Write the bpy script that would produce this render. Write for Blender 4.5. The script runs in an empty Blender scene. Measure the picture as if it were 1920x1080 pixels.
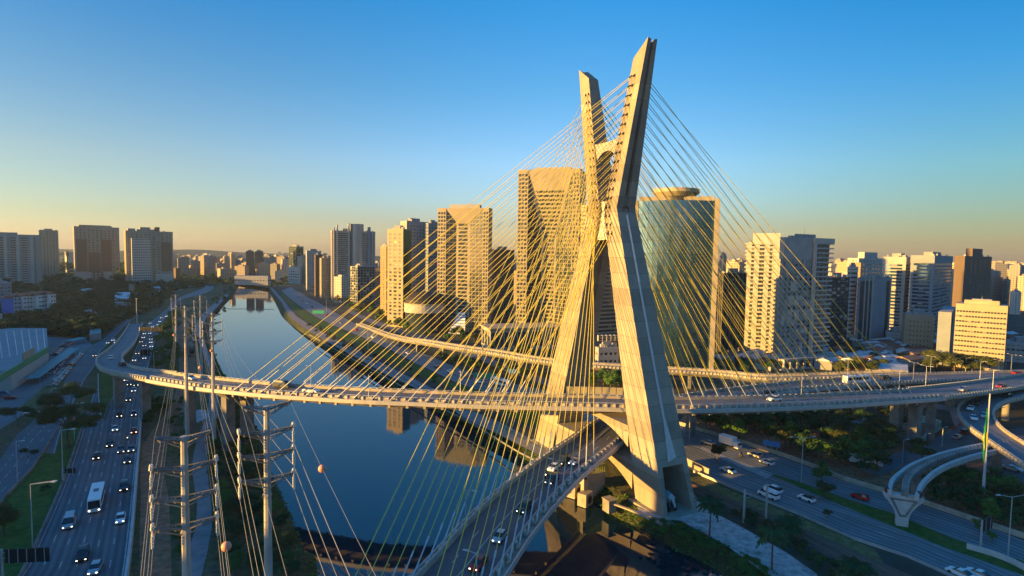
import bpy, bmesh, math, random
from mathutils import Vector, Matrix
from mathutils.geometry import tessellate_polygon
S = bpy.context.scene
C = S.collection
R = math.radians
random.seed(7)

# ---------------------------------------------------------------- camera
CAM_H, FOC, TH, RO = 70.0, 1067.0, 0.062, 0.0165
FWD = Vector((0, math.cos(TH), -math.sin(TH)))
UP0 = Vector((0, math.sin(TH), math.cos(TH)))
RT0 = Vector((1, 0, 0))
RT = RT0 * math.cos(RO) + UP0 * math.sin(RO)
UP = UP0 * math.cos(RO) - RT0 * math.sin(RO)
cd = bpy.data.cameras.new('camera')
cam = bpy.data.objects.new('camera', cd)
C.objects.link(cam)
m = Matrix((RT, UP, -FWD)).transposed().to_4x4()
m.translation = Vector((0, 0, CAM_H))
cam.matrix_world = m
cd.sensor_width = 36
cd.lens = 36 * FOC / 1920
cd.clip_start = 1
cd.clip_end = 40000
S.camera = cam

# ---------------------------------------------------------------- sky and sun
SUN_DIR = Vector((-0.95, -0.31, 0)).normalized()
SUN_EL = R(7)
w = bpy.data.worlds.new('World')
S.world = w
w.use_nodes = True
nt = w.node_tree
nt.nodes.clear()
sky = nt.nodes.new('ShaderNodeTexSky')
sky.sky_type = 'NISHITA'
sky.sun_disc = False
sky.sun_elevation = SUN_EL
sky.sun_rotation = math.atan2(SUN_DIR.x, SUN_DIR.y)
sky.altitude = 0
sky.air_density = 1.0
sky.dust_density = 0.5
sky.ozone_density = 3.0
# evening tint of the whole dome: warm low down, deeper blue high up and away from the sun, lifted overhead to fill shade
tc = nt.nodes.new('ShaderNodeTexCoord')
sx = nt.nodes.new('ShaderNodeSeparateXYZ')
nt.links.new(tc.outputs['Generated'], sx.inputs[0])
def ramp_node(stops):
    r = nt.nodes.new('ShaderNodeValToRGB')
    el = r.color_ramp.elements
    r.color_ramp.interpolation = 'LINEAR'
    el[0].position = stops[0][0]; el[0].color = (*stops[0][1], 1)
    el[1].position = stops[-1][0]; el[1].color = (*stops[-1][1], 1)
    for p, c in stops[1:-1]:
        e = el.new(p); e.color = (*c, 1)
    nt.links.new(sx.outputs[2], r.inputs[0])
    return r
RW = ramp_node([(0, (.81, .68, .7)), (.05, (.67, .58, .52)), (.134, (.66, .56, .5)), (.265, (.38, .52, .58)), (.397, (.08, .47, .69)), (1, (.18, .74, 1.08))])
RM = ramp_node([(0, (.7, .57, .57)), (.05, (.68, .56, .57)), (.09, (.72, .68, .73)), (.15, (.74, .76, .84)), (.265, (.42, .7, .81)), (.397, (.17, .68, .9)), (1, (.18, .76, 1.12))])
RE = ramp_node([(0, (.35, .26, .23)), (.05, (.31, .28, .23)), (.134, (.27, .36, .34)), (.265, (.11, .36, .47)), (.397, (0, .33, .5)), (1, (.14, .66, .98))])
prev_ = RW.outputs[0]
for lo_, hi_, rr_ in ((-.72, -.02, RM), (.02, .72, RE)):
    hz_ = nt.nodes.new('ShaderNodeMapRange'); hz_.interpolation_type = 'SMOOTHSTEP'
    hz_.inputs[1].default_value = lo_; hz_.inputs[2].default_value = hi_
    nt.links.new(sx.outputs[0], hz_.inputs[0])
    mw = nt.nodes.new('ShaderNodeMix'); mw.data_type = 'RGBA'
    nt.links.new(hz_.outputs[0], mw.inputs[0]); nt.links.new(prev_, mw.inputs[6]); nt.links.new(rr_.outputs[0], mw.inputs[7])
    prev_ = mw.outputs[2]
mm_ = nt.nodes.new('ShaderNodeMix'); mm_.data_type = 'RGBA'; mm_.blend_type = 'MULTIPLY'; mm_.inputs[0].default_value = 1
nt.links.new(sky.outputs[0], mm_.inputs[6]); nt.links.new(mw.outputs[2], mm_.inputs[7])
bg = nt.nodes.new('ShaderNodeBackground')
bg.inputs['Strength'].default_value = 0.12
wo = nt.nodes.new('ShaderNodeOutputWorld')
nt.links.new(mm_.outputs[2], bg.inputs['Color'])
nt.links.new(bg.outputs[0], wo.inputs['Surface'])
sl = bpy.data.lights.new('sun', 'SUN')
sl.energy = 4.1
sl.angle = R(0.6)
sl.color = (1.0, 0.56, 0.12)
sun = bpy.data.objects.new('sun', sl)
C.objects.link(sun)
sd = Vector((SUN_DIR.x * math.cos(SUN_EL), SUN_DIR.y * math.cos(SUN_EL), math.sin(SUN_EL)))
sun.rotation_euler = sd.to_track_quat('Z', 'Y').to_euler()
S.view_settings.view_transform = 'Standard'
S.view_settings.look = 'None'
S.view_settings.exposure = 1.9
S.view_settings.gamma = 1.0
S.view_settings.use_curve_mapping = False
S.render.engine = 'CYCLES'
HAZE = 0.00005

# ---------------------------------------------------------------- helpers
def U(u, v, z=0.0):
    """point of the horizontal plane at height z seen at photograph pixel (u, v)"""
    d = RT * ((u - 960) / FOC) + UP * ((540 - v) / FOC) + FWD
    t = (z - CAM_H) / d.z
    return Vector((0, 0, CAM_H)) + d * t
def P(p):
    q = Vector(p) - Vector((0, 0, CAM_H))
    z = q.dot(FWD)
    if z < 0.1: return (99999, 99999)
    return (960 + FOC * q.dot(RT) / z, 540 - FOC * q.dot(UP) / z)
def height_at(p, v):
    """height above ground of a vertical through p that is seen at row v"""
    lo, hi = -20.0, 400.0
    for _ in range(40):
        m_ = (lo + hi) / 2
        if P((p[0], p[1], m_))[1] > v: lo = m_
        else: hi = m_
    return lo

MATS = {}
def mat(name, col, rough=0.8, metal=0.0, vary=0.0, scale=1.0, col2=None, bump=0.0, spec=None, emit=None, detail=4):
    if name in MATS: return MATS[name]
    m_ = bpy.data.materials.new(name)
    m_.use_nodes = True
    n = m_.node_tree
    b = n.nodes['Principled BSDF']
    b.inputs['Base Color'].default_value = (*col, 1)
    b.inputs['Roughness'].default_value = rough
    b.inputs['Metallic'].default_value = metal
    if spec is not None: b.inputs['Specular IOR Level'].default_value = spec
    if emit:
        b.inputs['Emission Color'].default_value = (*emit[0], 1)
        b.inputs['Emission Strength'].default_value = emit[1]
    if vary or col2 or bump:
        tc = n.nodes.new('ShaderNodeTexCoord')
        no = n.nodes.new('ShaderNodeTexNoise')
        no.inputs['Scale'].default_value = scale
        no.inputs['Detail'].default_value = detail
        no.inputs['Roughness'].default_value = 0.65
        n.links.new(tc.outputs['Object'], no.inputs['Vector'])
        if vary or col2:
            mx = n.nodes.new('ShaderNodeMix'); mx.data_type = 'RGBA'
            c2 = col2 if col2 else tuple(min(1, c * (1 + vary)) for c in col)
            c1 = col if col2 else tuple(c * (1 - vary) for c in col)
            mx.inputs[6].default_value = (*c1, 1)
            mx.inputs[7].default_value = (*c2, 1)
            rp = n.nodes.new('ShaderNodeMapRange')
            rp.inputs[1].default_value = 0.35; rp.inputs[2].default_value = 0.65
            n.links.new(no.outputs['Fac'], rp.inputs[0])
            n.links.new(rp.outputs[0], mx.inputs[0])
            n.links.new(mx.outputs[2], b.inputs['Base Color'])
        if bump:
            bp = n.nodes.new('ShaderNodeBump')
            bp.inputs['Strength'].default_value = bump
            bp.inputs['Distance'].default_value = 0.3
            n.links.new(no.outputs['Fac'], bp.inputs['Height'])
            n.links.new(bp.outputs[0], b.inputs['Normal'])
    MATS[name] = m_
    return m_

class MB:
    def __init__(s):
        s.v = []; s.f = []; s.mi = []; s.m = 0
    def add(s, vs, fs):
        o = len(s.v)
        s.v += [tuple(a) for a in vs]
        for f in fs:
            s.f.append(tuple(i + o for i in f)); s.mi.append(s.m)
        return s
    def box(s, x0, y0, z0, x1, y1, z1, M=None):
        vs = [Vector(p) for p in ((x0,y0,z0),(x1,y0,z0),(x1,y1,z0),(x0,y1,z0),(x0,y0,z1),(x1,y0,z1),(x1,y1,z1),(x0,y1,z1))]
        if M: vs = [M @ p for p in vs]
        return s.add(vs, [(0,3,2,1),(4,5,6,7),(0,1,5,4),(1,2,6,5),(2,3,7,6),(3,0,4,7)])
    def quad(s, a, b, c, d):
        return s.add([a, b, c, d], [(0,1,2,3)])
    def prism(s, poly, z0, z1, M=None):
        n = len(poly)
        vs = [Vector((p[0], p[1], z0)) for p in poly] + [Vector((p[0], p[1], z1)) for p in poly]
        if M: vs = [M @ p for p in vs]
        return s.add(vs, [tuple(range(n))[::-1], tuple(range(n, 2*n))] + [(i, (i+1) % n, n + (i+1) % n, n + i) for i in range(n)])
    def tube(s, a, b, r0, r1=None, n=6, cap=True):
        a = Vector(a); b = Vector(b); r1 = r0 if r1 is None else r1
        d = (b - a)
        if d.length < 1e-6: return s
        q = d.to_track_quat('Z', 'Y').to_matrix()
        vs = []
        for p, r in ((a, r0), (b, r1)):
            for i in range(n):
                t = 2 * math.pi * i / n
                vs.append(p + q @ Vector((math.cos(t) * r, math.sin(t) * r, 0)))
        fs = [(i, (i+1) % n, n + (i+1) % n, n + i) for i in range(n)]
        if cap: fs += [tuple(range(n))[::-1], tuple(range(n, 2*n))]
        return s.add(vs, fs)
    def poly(s, pts, r, n=5):
        for a, b in zip(pts[:-1], pts[1:]): s.tube(a, b, r, r, n, False)
        return s
    def ball(s, c, r, n=8, k=5, sq=(1,1,1)):
        vs = []; fs = []
        for j in range(k + 1):
            ph = math.pi * j / k
            for i in range(n):
                t = 2 * math.pi * i / n
                vs.append((c[0]+r*sq[0]*math.sin(ph)*math.cos(t), c[1]+r*sq[1]*math.sin(ph)*math.sin(t), c[2]+r*sq[2]*math.cos(ph)))
        for j in range(k):
            for i in range(n):
                fs.append((j*n+i, (j+1)*n+i, (j+1)*n+(i+1) % n, j*n+(i+1) % n))
        return s.add(vs, fs)
    def mesh(s, name, mats, smooth=False):
        me = bpy.data.meshes.new(name)
        me.from_pydata(s.v, [], s.f)
        for x in (mats if isinstance(mats, (list, tuple)) else [mats]): me.materials.append(x)
        if len(me.materials) > 1: me.polygons.foreach_set('material_index', s.mi)
        if smooth: me.polygons.foreach_set('use_smooth', [True] * len(me.polygons))
        me.update()
        return me
    def build(s, name, mats, parent=None, kind=None, smooth=False):
        return link(name, s.mesh(name, mats, smooth), parent, kind)

def link(name, me, parent=None, kind=None, loc=None, rz=0, scale=None):
    o = bpy.data.objects.new(name, me)
    C.objects.link(o)
    if parent: o.parent = parent
    if kind: o['kind'] = kind
    if loc is not None: o.location = loc
    if rz: o.rotation_euler = (0, 0, rz)
    if scale is not None: o.scale = scale if hasattr(scale, '__len__') else (scale,) * 3
    return o
THINGS = []
def tag(o, label, cat, group=None, uniq='x', where=None):
    o['label'] = label; o['category'] = cat
    if group: o['group'] = group
    if uniq: THINGS.append((o, label, uniq, where))
    return o
def thing(name, label, cat, loc=(0,0,0), rz=0, group=None, uniq='x', where=None):
    o = bpy.data.objects.new(name, None)
    o.empty_display_size = 0.5
    C.objects.link(o)
    o.location = loc
    o.rotation_euler = (0, 0, rz)
    return tag(o, label, cat, group, uniq, where)
def copy_tree(o, parent=None):
    c = o.copy(); C.objects.link(c)
    if parent: c.parent = parent
    for ch in o.children: copy_tree(ch, c)
    return c

# polyline tools
def resample(pts, step=4.0, smooth=True):
    pts = [Vector(p) for p in pts]
    if smooth and len(pts) > 2:
        out = []
        ext = [pts[0] * 2 - pts[1]] + pts + [pts[-1] * 2 - pts[-2]]
        for i in range(1, len(ext) - 2):
            p0, p1, p2, p3 = ext[i-1:i+3]
            n = max(2, int((p2 - p1).length / step) + 1)
            for k in range(n):
                t = k / n
                out.append(0.5 * ((2*p1) + (p2-p0)*t + (2*p0-5*p1+4*p2-p3)*t*t + (3*p1-p0-3*p2+p3)*t**3))
        out.append(pts[-1])
        return out
    return pts
class Path:
    def __init__(s, pts, W=None, step=4.0):
        """pts (x, y, z) or (x, y, z, width)"""
        q = [Vector(p[:4]) if len(p) == 4 else Vector((*p, W)) for p in pts]
        s.q = resample(q, step)
        s.p = [Vector(a[:3]) for a in s.q]
        s.w = [a[3] for a in s.q]
        s.d = [0]
        for a, b in zip(s.p[:-1], s.p[1:]): s.d.append(s.d[-1] + (b - a).length)
        s.L = s.d[-1]
        s.n = []
        for i in range(len(s.p)):
            t = s.p[min(i+1, len(s.p)-1)] - s.p[max(i-1, 0)]
            t.z = 0; t.normalize()
            s.n.append(Vector((t.y, -t.x, 0)))      # to the right of travel
    def at(s, d):
        d = min(max(d, 0), s.L - 1e-6)
        i = 0
        lo, hi = 0, len(s.d) - 1
        while hi - lo > 1:
            m_ = (lo + hi) // 2
            if s.d[m_] <= d: lo = m_
            else: hi = m_
        f = (d - s.d[lo]) / max(1e-9, s.d[lo+1] - s.d[lo])
        return s.p[lo].lerp(s.p[lo+1], f), s.n[lo].lerp(s.n[lo+1], f).normalized(), s.w[lo] + (s.w[lo+1] - s.w[lo]) * f
    def nearest(s, p):
        best = min(range(len(s.p)), key=lambda i: (s.p[i].x-p[0])**2 + (s.p[i].y-p[1])**2)
        return s.d[best]
def sweep(mb, path, prof, d0=None, d1=None, closed=True):
    """prof: list of (a, b, h): lateral = a*W/2 + b, height h"""
    idx = [i for i in range(len(path.p)) if (d0 is None or path.d[i] >= d0 - 1e-6) and (d1 is None or path.d[i] <= d1 + 1e-6)]
    fr = [(path.p[i], path.n[i], path.w[i]) for i in idx]
    if d0 is not None: fr.insert(0, path.at(d0))
    if d1 is not None: fr.append(path.at(d1))
    vs = []; fs = []; k = len(prof)
    for p, n, w_ in fr:
        for a, b, h in prof: vs.append(p + n * (a * w_ / 2 + b) + Vector((0, 0, h)))
    for j in range(len(fr) - 1):
        for i in range(k if closed else k - 1):
            i2 = (i + 1) % k
            fs.append((j*k+i, (j+1)*k+i, (j+1)*k+i2, j*k+i2))
    if closed: fs += [tuple(range(k))[::-1], tuple(range((len(fr)-1)*k, len(fr)*k))]
    return mb.add(vs, fs)
def ribbon(name, A, B, z, m_, kind='structure', n=60, parent=None):
    """sheet between two pixel polylines on the ground"""
    a = [U(u, v, z) for u, v in A]; b = [U(u, v, z) for u, v in B]
    def eq(pts):
        pts = resample(pts, 3.0, False)
        L = [0]
        for p, q in zip(pts[:-1], pts[1:]): L.append(L[-1] + (q - p).length)
        out = []; j = 0
        for k in range(n + 1):
            d = L[-1] * k / n
            while j < len(L) - 2 and L[j+1] < d: j += 1
            f = (d - L[j]) / max(1e-9, L[j+1] - L[j])
            out.append(pts[j].lerp(pts[j+1], min(1, f)))
        return out
    a = eq(a); b = eq(b)
    mb = MB()
    vs = []
    for p, q in zip(a, b): vs += [p, q]
    mb.add(vs, [(2*i, 2*i+2, 2*i+3, 2*i+1) for i in range(n)])
    o = mb.build(name, m_, parent, kind)
    L = [0]
    for i in range(n): L.append(L[-1] + (a[i+1] - a[i]).length)
    uv = o.data.uv_layers.new(name='UVMap').data
    for i in range(n):
        for j, (q, r) in enumerate(((0, L[i]), (0, L[i+1]), (1, L[i+1]), (1, L[i]))): uv[i*4+j].uv = (q, r / 30)
    return a, b
def flat_poly(name, pts, z, m_, kind='structure', parent=None):
    vs = [Vector((p[0], p[1], z)) for p in pts]
    tr = tessellate_polygon([vs])
    mb = MB(); 
    fs = []
    for t in tr:
        a, b, c = [vs[i] for i in t]
        fs.append(t if (b-a).cross(c-a).z > 0 else t[::-1])
    mb.add(vs, fs)
    return mb.build(name, m_, parent, kind)
def pxpoly(name, px, z, m_, kind='structure'):
    return flat_poly(name, [U(u, v, z) for u, v in px], z, m_, kind)

# ---------------------------------------------------------------- materials
def ground_mat(name, cols, scale, fine=0.6):
    m_ = bpy.data.materials.new(name); m_.use_nodes = True
    n = m_.node_tree; b = n.nodes['Principled BSDF']
    b.inputs['Roughness'].default_value = 0.95
    b.inputs['Specular IOR Level'].default_value = 0.2
    tc = n.nodes.new('ShaderNodeTexCoord')
    a = n.nodes.new('ShaderNodeTexNoise'); a.inputs['Scale'].default_value = scale; a.inputs['Detail'].default_value = 8; a.inputs['Roughness'].default_value = .65
    f = n.nodes.new('ShaderNodeTexNoise'); f.inputs['Scale'].default_value = fine; f.inputs['Detail'].default_value = 6
    n.links.new(tc.outputs['Object'], a.inputs['Vector']); n.links.new(tc.outputs['Object'], f.inputs['Vector'])
    r = n.nodes.new('ShaderNodeValToRGB')
    el = r.color_ramp.elements
    el[0].position = .3; el[0].color = (*cols[0], 1)
    el[1].position = .7; el[1].color = (*cols[-1], 1)
    for i, c in enumerate(cols[1:-1]):
        e = el.new(.3 + .4 * (i + 1) / (len(cols) - 1)); e.color = (*c, 1)
    n.links.new(a.outputs['Fac'], r.inputs[0])
    mx = n.nodes.new('ShaderNodeMix'); mx.data_type = 'RGBA'; mx.blend_type = 'MULTIPLY'
    mx.inputs[0].default_value = .8
    r2 = n.nodes.new('ShaderNodeMapRange'); r2.inputs[1].default_value = .3; r2.inputs[2].default_value = .7; r2.inputs[3].default_value = .45; r2.inputs[4].default_value = 1.2
    n.links.new(f.outputs['Fac'], r2.inputs[0]); n.links.new(r.outputs[0], mx.inputs[6]); n.links.new(r2.outputs[0], mx.inputs[7])
    n.links.new(mx.outputs[2], b.inputs['Base Color'])
    bp = n.nodes.new('ShaderNodeBump'); bp.inputs['Strength'].default_value = .5; bp.inputs['Distance'].default_value = .4
    n.links.new(f.outputs['Fac'], bp.inputs['Height']); n.links.new(bp.outputs[0], b.inputs['Normal'])
    MATS[name] = m_
    return m_
M_LAND = ground_mat('land', [(.04,.08,.02), (.08,.1,.035), (.15,.11,.065), (.05,.09,.025)], .03)
M_CITY = ground_mat('city_ground', [(.035,.06,.03), (.09,.085,.07), (.05,.065,.045), (.12,.11,.1)], .02, .1)
M_GRASS = ground_mat('grass', [(.035,.1,.012), (.06,.13,.022), (.11,.13,.035)], .12)
M_DRY = ground_mat('dry_grass', [(.15,.14,.05), (.2,.17,.07), (.09,.11,.035)], .15)
M_DIRT = ground_mat('red_dirt', [(.3,.12,.06), (.38,.18,.1), (.17,.12,.07)], .2)
M_GRAVEL = ground_mat('pale_gravel', [(.42,.41,.4), (.5,.48,.46), (.22,.19,.16)], .25)
M_PATH = mat('path_paving', (.22,.21,.21), .9, vary=.15, scale=.3)
M_BANK = ground_mat('bank_earth', [(.03,.06,.02), (.08,.08,.04), (.03,.065,.02)], .2)
def asphalt(name, base, streak):
    m_ = bpy.data.materials.new(name); m_.use_nodes = True
    n = m_.node_tree; b = n.nodes['Principled BSDF']
    b.inputs['Roughness'].default_value = .7
    b.inputs['Specular IOR Level'].default_value = .35
    tc = n.nodes.new('ShaderNodeTexCoord')
    a = n.nodes.new('ShaderNodeTexNoise'); a.inputs['Scale'].default_value = .08; a.inputs['Detail'].default_value = 6
    f = n.nodes.new('ShaderNodeTexNoise'); f.inputs['Scale'].default_value = 2.5; f.inputs['Detail'].default_value = 5
    n.links.new(tc.outputs['Object'], a.inputs['Vector']); n.links.new(tc.outputs['Object'], f.inputs['Vector'])
    ad = n.nodes.new('ShaderNodeMath'); ad.operation = 'ADD'
    n.links.new(a.outputs['Fac'], ad.inputs[0]); n.links.new(f.outputs['Fac'], ad.inputs[1])
    r = n.nodes.new('ShaderNodeMapRange'); r.inputs[1].default_value = .7; r.inputs[2].default_value = 1.3
    n.links.new(ad.outputs[0], r.inputs[0])
    mx = n.nodes.new('ShaderNodeMix'); mx.data_type = 'RGBA'
    mx.inputs[6].default_value = (*[c * (1 - streak) for c in base], 1); mx.inputs[7].default_value = (*[c * (1 + streak) for c in base], 1)
    n.links.new(r.outputs[0], mx.inputs[0]); n.links.new(mx.outputs[2], b.inputs['Base Color'])
    MATS[name] = m_
    return m_
M_ASPH = asphalt('asphalt', (.1,.115,.13), .3)
M_ASPH2 = asphalt('asphalt_pale', (.15,.155,.165), .22)
def worn(name, base, lanes):
    m_ = asphalt(name, base, .2); n = m_.node_tree; b = n.nodes['Principled BSDF']
    old = b.inputs['Base Color'].links[0].from_socket
    uvn = n.nodes.new('ShaderNodeUVMap'); sp = n.nodes.new('ShaderNodeSeparateXYZ'); n.links.new(uvn.outputs[0], sp.inputs[0])
    m1 = n.nodes.new('ShaderNodeMath'); m1.operation = 'MULTIPLY'; m1.inputs[1].default_value = lanes * 4 * math.pi; n.links.new(sp.outputs[0], m1.inputs[0])
    co = n.nodes.new('ShaderNodeMath'); co.operation = 'COSINE'; n.links.new(m1.outputs[0], co.inputs[0])
    mp = n.nodes.new('ShaderNodeMapping'); mp.inputs['Scale'].default_value = (lanes * 2.5, .35, 1); n.links.new(uvn.outputs[0], mp.inputs[0])
    no = n.nodes.new('ShaderNodeTexNoise'); no.inputs['Scale'].default_value = 1; no.inputs['Detail'].default_value = 5; n.links.new(mp.outputs[0], no.inputs['Vector'])
    ad = n.nodes.new('ShaderNodeMath'); ad.operation = 'MULTIPLY_ADD'; ad.inputs[1].default_value = .12; n.links.new(co.outputs[0], ad.inputs[0]); n.links.new(no.outputs['Fac'], ad.inputs[2])
    r = n.nodes.new('ShaderNodeMapRange'); r.inputs[1].default_value = .3; r.inputs[2].default_value = .75; r.inputs[3].default_value = .6; r.inputs[4].default_value = 1.25; n.links.new(ad.outputs[0], r.inputs[0])
    mx = n.nodes.new('ShaderNodeMix'); mx.data_type = 'RGBA'; mx.blend_type = 'MULTIPLY'; mx.inputs[0].default_value = 1
    n.links.new(old, mx.inputs[6]); n.links.new(r.outputs[0], mx.inputs[7]); n.links.new(mx.outputs[2], b.inputs['Base Color'])
    return m_
M_WM = worn('asphalt_west_motorway', (.12,.135,.15), 6); M_EM = worn('asphalt_east_motorway', (.17,.19,.2), 9)
M_WHITE = mat('road_paint', (.42,.42,.41), .8, vary=.3, scale=.6)
M_CONC = mat('concrete', (.33,.29,.23), .85, vary=.2, scale=.18, bump=.15)
M_CONC2 = mat('concrete_weathered', (.2,.19,.175), .9, vary=.3, scale=.25)
M_PARA = mat('parapet_concrete', (.36,.31,.24), .85, vary=.2, scale=.4)
M_FASC = mat('fascia_panel', (.45,.43,.4), .45, metal=.1, vary=.08, scale=.3)
M_GALV = mat('galvanised_steel', (.5,.52,.54), .45, metal=.5, vary=.12, scale=1)
M_CABLE = mat('yellow_cable_sheath', (.6,.5,.07), .5)
M_STEELW = mat('pale_painted_steel', (.45,.48,.5), .4)
M_RUST = mat('rust_stain', (.2,.09,.035), .9, vary=.3, scale=.5)
M_POLEC = mat('pole_concrete', (.4,.37,.33), .8, vary=.15, scale=.5)
M_DARK = mat('dark_metal', (.012,.013,.016), .6)
M_BALL = mat('marker_orange', (.75,.3,.18), .55)
M_INSUL = mat('insulator', (.62,.6,.52), .3)
M_WIRE = mat('aluminium_wire', (.34,.33,.3), .4, metal=.6)
M_GLASS_D = mat('glass_dark', (.03,.045,.055), .08, metal=.0, spec=.9)
M_GLASS_B = mat('glass_blue', (.06,.14,.23), .07, metal=.75, vary=.12, scale=.08)
M_GLASS_T = mat('glass_teal', (.05,.085,.09), .1, metal=.5, vary=.5, scale=.15)
M_GLASS_G = mat('glass_green', (.02,.07,.05), .12, metal=.4)

# mast concrete: lift joints and pour marks
def mast_mat():
    m_ = bpy.data.materials.new('mast_concrete'); m_.use_nodes = True
    n = m_.node_tree; b = n.nodes['Principled BSDF']; b.inputs['Roughness'].default_value = .85
    tc = n.nodes.new('ShaderNodeTexCoord')
    sep = n.nodes.new('ShaderNodeSeparateXYZ'); n.links.new(tc.outputs['Object'], sep.inputs[0])
    no = n.nodes.new('ShaderNodeTexNoise'); no.inputs['Scale'].default_value = .22; no.inputs['Detail'].default_value = 9; no.inputs['Roughness'].default_value = .7
    mp = n.nodes.new('ShaderNodeMapping'); mp.inputs['Scale'].default_value = (1, 1, .35)
    n.links.new(tc.outputs['Object'], mp.inputs[0]); n.links.new(mp.outputs[0], no.inputs['Vector'])
    # per lift tone
    dv = n.nodes.new('ShaderNodeMath'); dv.operation = 'DIVIDE'; dv.inputs[1].default_value = 4.6
    n.links.new(sep.outputs[2], dv.inputs[0])
    fl = n.nodes.new('ShaderNodeMath'); fl.operation = 'FLOOR'; n.links.new(dv.outputs[0], fl.inputs[0])
    wn = n.nodes.new('ShaderNodeTexWhiteNoise'); wn.noise_dimensions = '1D'; n.links.new(fl.outputs[0], wn.inputs['W'])
    fr = n.nodes.new('ShaderNodeMath'); fr.operation = 'FRACT'; n.links.new(dv.outputs[0], fr.inputs[0])
    lt = n.nodes.new('ShaderNodeMath'); lt.operation = 'LESS_THAN'; lt.inputs[1].default_value = .035; n.links.new(fr.outputs[0], lt.inputs[0])
    mx = n.nodes.new('ShaderNodeMix'); mx.data_type = 'RGBA'
    mx.inputs[6].default_value = (.22,.185,.14,1); mx.inputs[7].default_value = (.37,.32,.25,1)
    a1 = n.nodes.new('ShaderNodeMath'); a1.operation = 'MULTIPLY_ADD'; a1.inputs[1].default_value = .35; 
    n.links.new(wn.outputs['Value'], a1.inputs[0]); n.links.new(no.outputs['Fac'], a1.inputs[2])
    rr = n.nodes.new('ShaderNodeMapRange'); rr.inputs[1].default_value = .4; rr.inputs[2].default_value = .95
    n.links.new(a1.outputs[0], rr.inputs[0]); n.links.new(rr.outputs[0], mx.inputs[0])
    m2 = n.nodes.new('ShaderNodeMix'); m2.data_type = 'RGBA'; m2.inputs[7].default_value = (.2,.17,.13,1)
    n.links.new(lt.outputs[0], m2.inputs[0]); n.links.new(mx.outputs[2], m2.inputs[6])
    n.links.new(m2.outputs[2], b.inputs['Base Color'])
    return m_
M_MAST = mast_mat()
def water_mat():
    m_ = bpy.data.materials.new('river_water'); m_.use_nodes = True
    n = m_.node_tree; b = n.nodes['Principled BSDF']
    b.inputs['Base Color'].default_value = (.002,.022,.034,1)
    b.inputs['Roughness'].default_value = .035
    b.inputs['IOR'].default_value = 1.75
    tc = n.nodes.new('ShaderNodeTexCoord')
    mp = n.nodes.new('ShaderNodeMapping'); mp.inputs['Scale'].default_value = (1, .5, 1)
    no = n.nodes.new('ShaderNodeTexNoise'); no.inputs['Scale'].default_value = .5; no.inputs['Detail'].default_value = 4
    n.links.new(tc.outputs['Object'], mp.inputs[0]); n.links.new(mp.outputs[0], no.inputs['Vector'])
    bp = n.nodes.new('ShaderNodeBump'); bp.inputs['Strength'].default_value = .03; bp.inputs['Distance'].default_value = .3
    n.links.new(no.outputs['Fac'], bp.inputs['Height']); n.links.new(bp.outputs[0], b.inputs['Normal'])
    return m_
M_WATER = water_mat()

# ---------------------------------------------------------------- ground, river, banks
WZ = -4.0
LB = [(380,1180),(600,1085),(575,1040),(545,960),(520,910),(503,870),(495,830),(486,808),(475,790),(464,768),(452,745),(428,715),(408,680),(398,650),(394,620),(397,600),(405,585),(418,572),(430,563),(440,552),(446,541),(452,533)]
RB = [(1500,1180),(1355,1080),(1267,1035),(1201,993),(1160,975),(1117,945),(1060,905),(1010,877),(975,858),(940,838),(913,820),(867,792),(835,780),(800,762),(760,740),(710,709),(675,688),(640,670),(605,650),(580,634),(560,620),(540,606),(528,594),(520,578),(512,562),(505,548),(502,533)]
lbw = [U(u, v, WZ) for u, v in LB]; rbw = [U(u, v, WZ) for u, v in RB]
lbw = [Vector((-25,-80,WZ)), Vector((-30,40,WZ))] + lbw[1:]
rbw = [Vector((130,-80,WZ)), Vector((75,70,WZ))] + rbw[1:]
lbw = [Vector((p.x,p.y,WZ)) for p in resample(lbw, 8)]; rbw = [Vector((p.x,p.y,WZ)) for p in resample(rbw, 8)]
def offs(pts, d, jit=0):
    out = []
    for i, p in enumerate(pts):
        t = pts[min(i+1, len(pts)-1)] - pts[max(i-1, 0)]; t.z = 0; t.normalize()
        out.append(p + Vector((t.y, -t.x, 0)) * (d + random.uniform(-jit, jit)))
    return out
lbt = [Vector((p.x, p.y, 0)) for p in offs(lbw, -6.5)]
rbt = [Vector((p.x, p.y, 0)) for p in offs(rbw, 6.5)]
flat_poly('river', [(-600,-300),(500,-300),(500,300),(-100,900),(-350,1250),(-650,1250),(-450,700),(-250,300)], WZ, M_WATER)
far = 3400
lp = [Vector((-25,-300,0))] + lbt + [Vector((-430,1010,0)), Vector((-430,1150,0)), Vector((-600,far,0)), Vector((-4200,far,0)), Vector((-4200,-300,0))]
flat_poly('ground_west_bank', [(p.x, p.y) for p in lp], 0, M_LAND)
rp = [Vector((rbt[0].x,-300,0))] + rbt + [Vector((-430,1010,0)), Vector((-430,1150,0)), Vector((-600,far,0)), Vector((4200,far,0)), Vector((4200,-300,0))]
flat_poly('ground_east_bank', [(p.x, p.y) for p in rp], 0, M_CITY)
for nm, wl, tl in (('west_river_bank', lbw, lbt), ('east_river_bank', rbw, rbt)):
    mb = MB(); vs = []
    sub = 4
    for a, b in zip(wl, tl):
        for k in range(sub + 1):
            f = k / sub
            p = a.lerp(b, f); j = 0 if k in (0, sub) else .35
            vs.append((p.x + random.uniform(-j, j), p.y + random.uniform(-j, j), (WZ - .6) + (.05 - WZ + .6) * (f ** .8) + random.uniform(-j, j) * .6))
    k = sub + 1
    mb.add(vs, [(i*k+j, (i+1)*k+j, (i+1)*k+j+1, i*k+j+1) for i in range(len(wl)-1) for j in range(sub)])
    mb.build(nm, M_BANK, None, 'structure')
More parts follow.
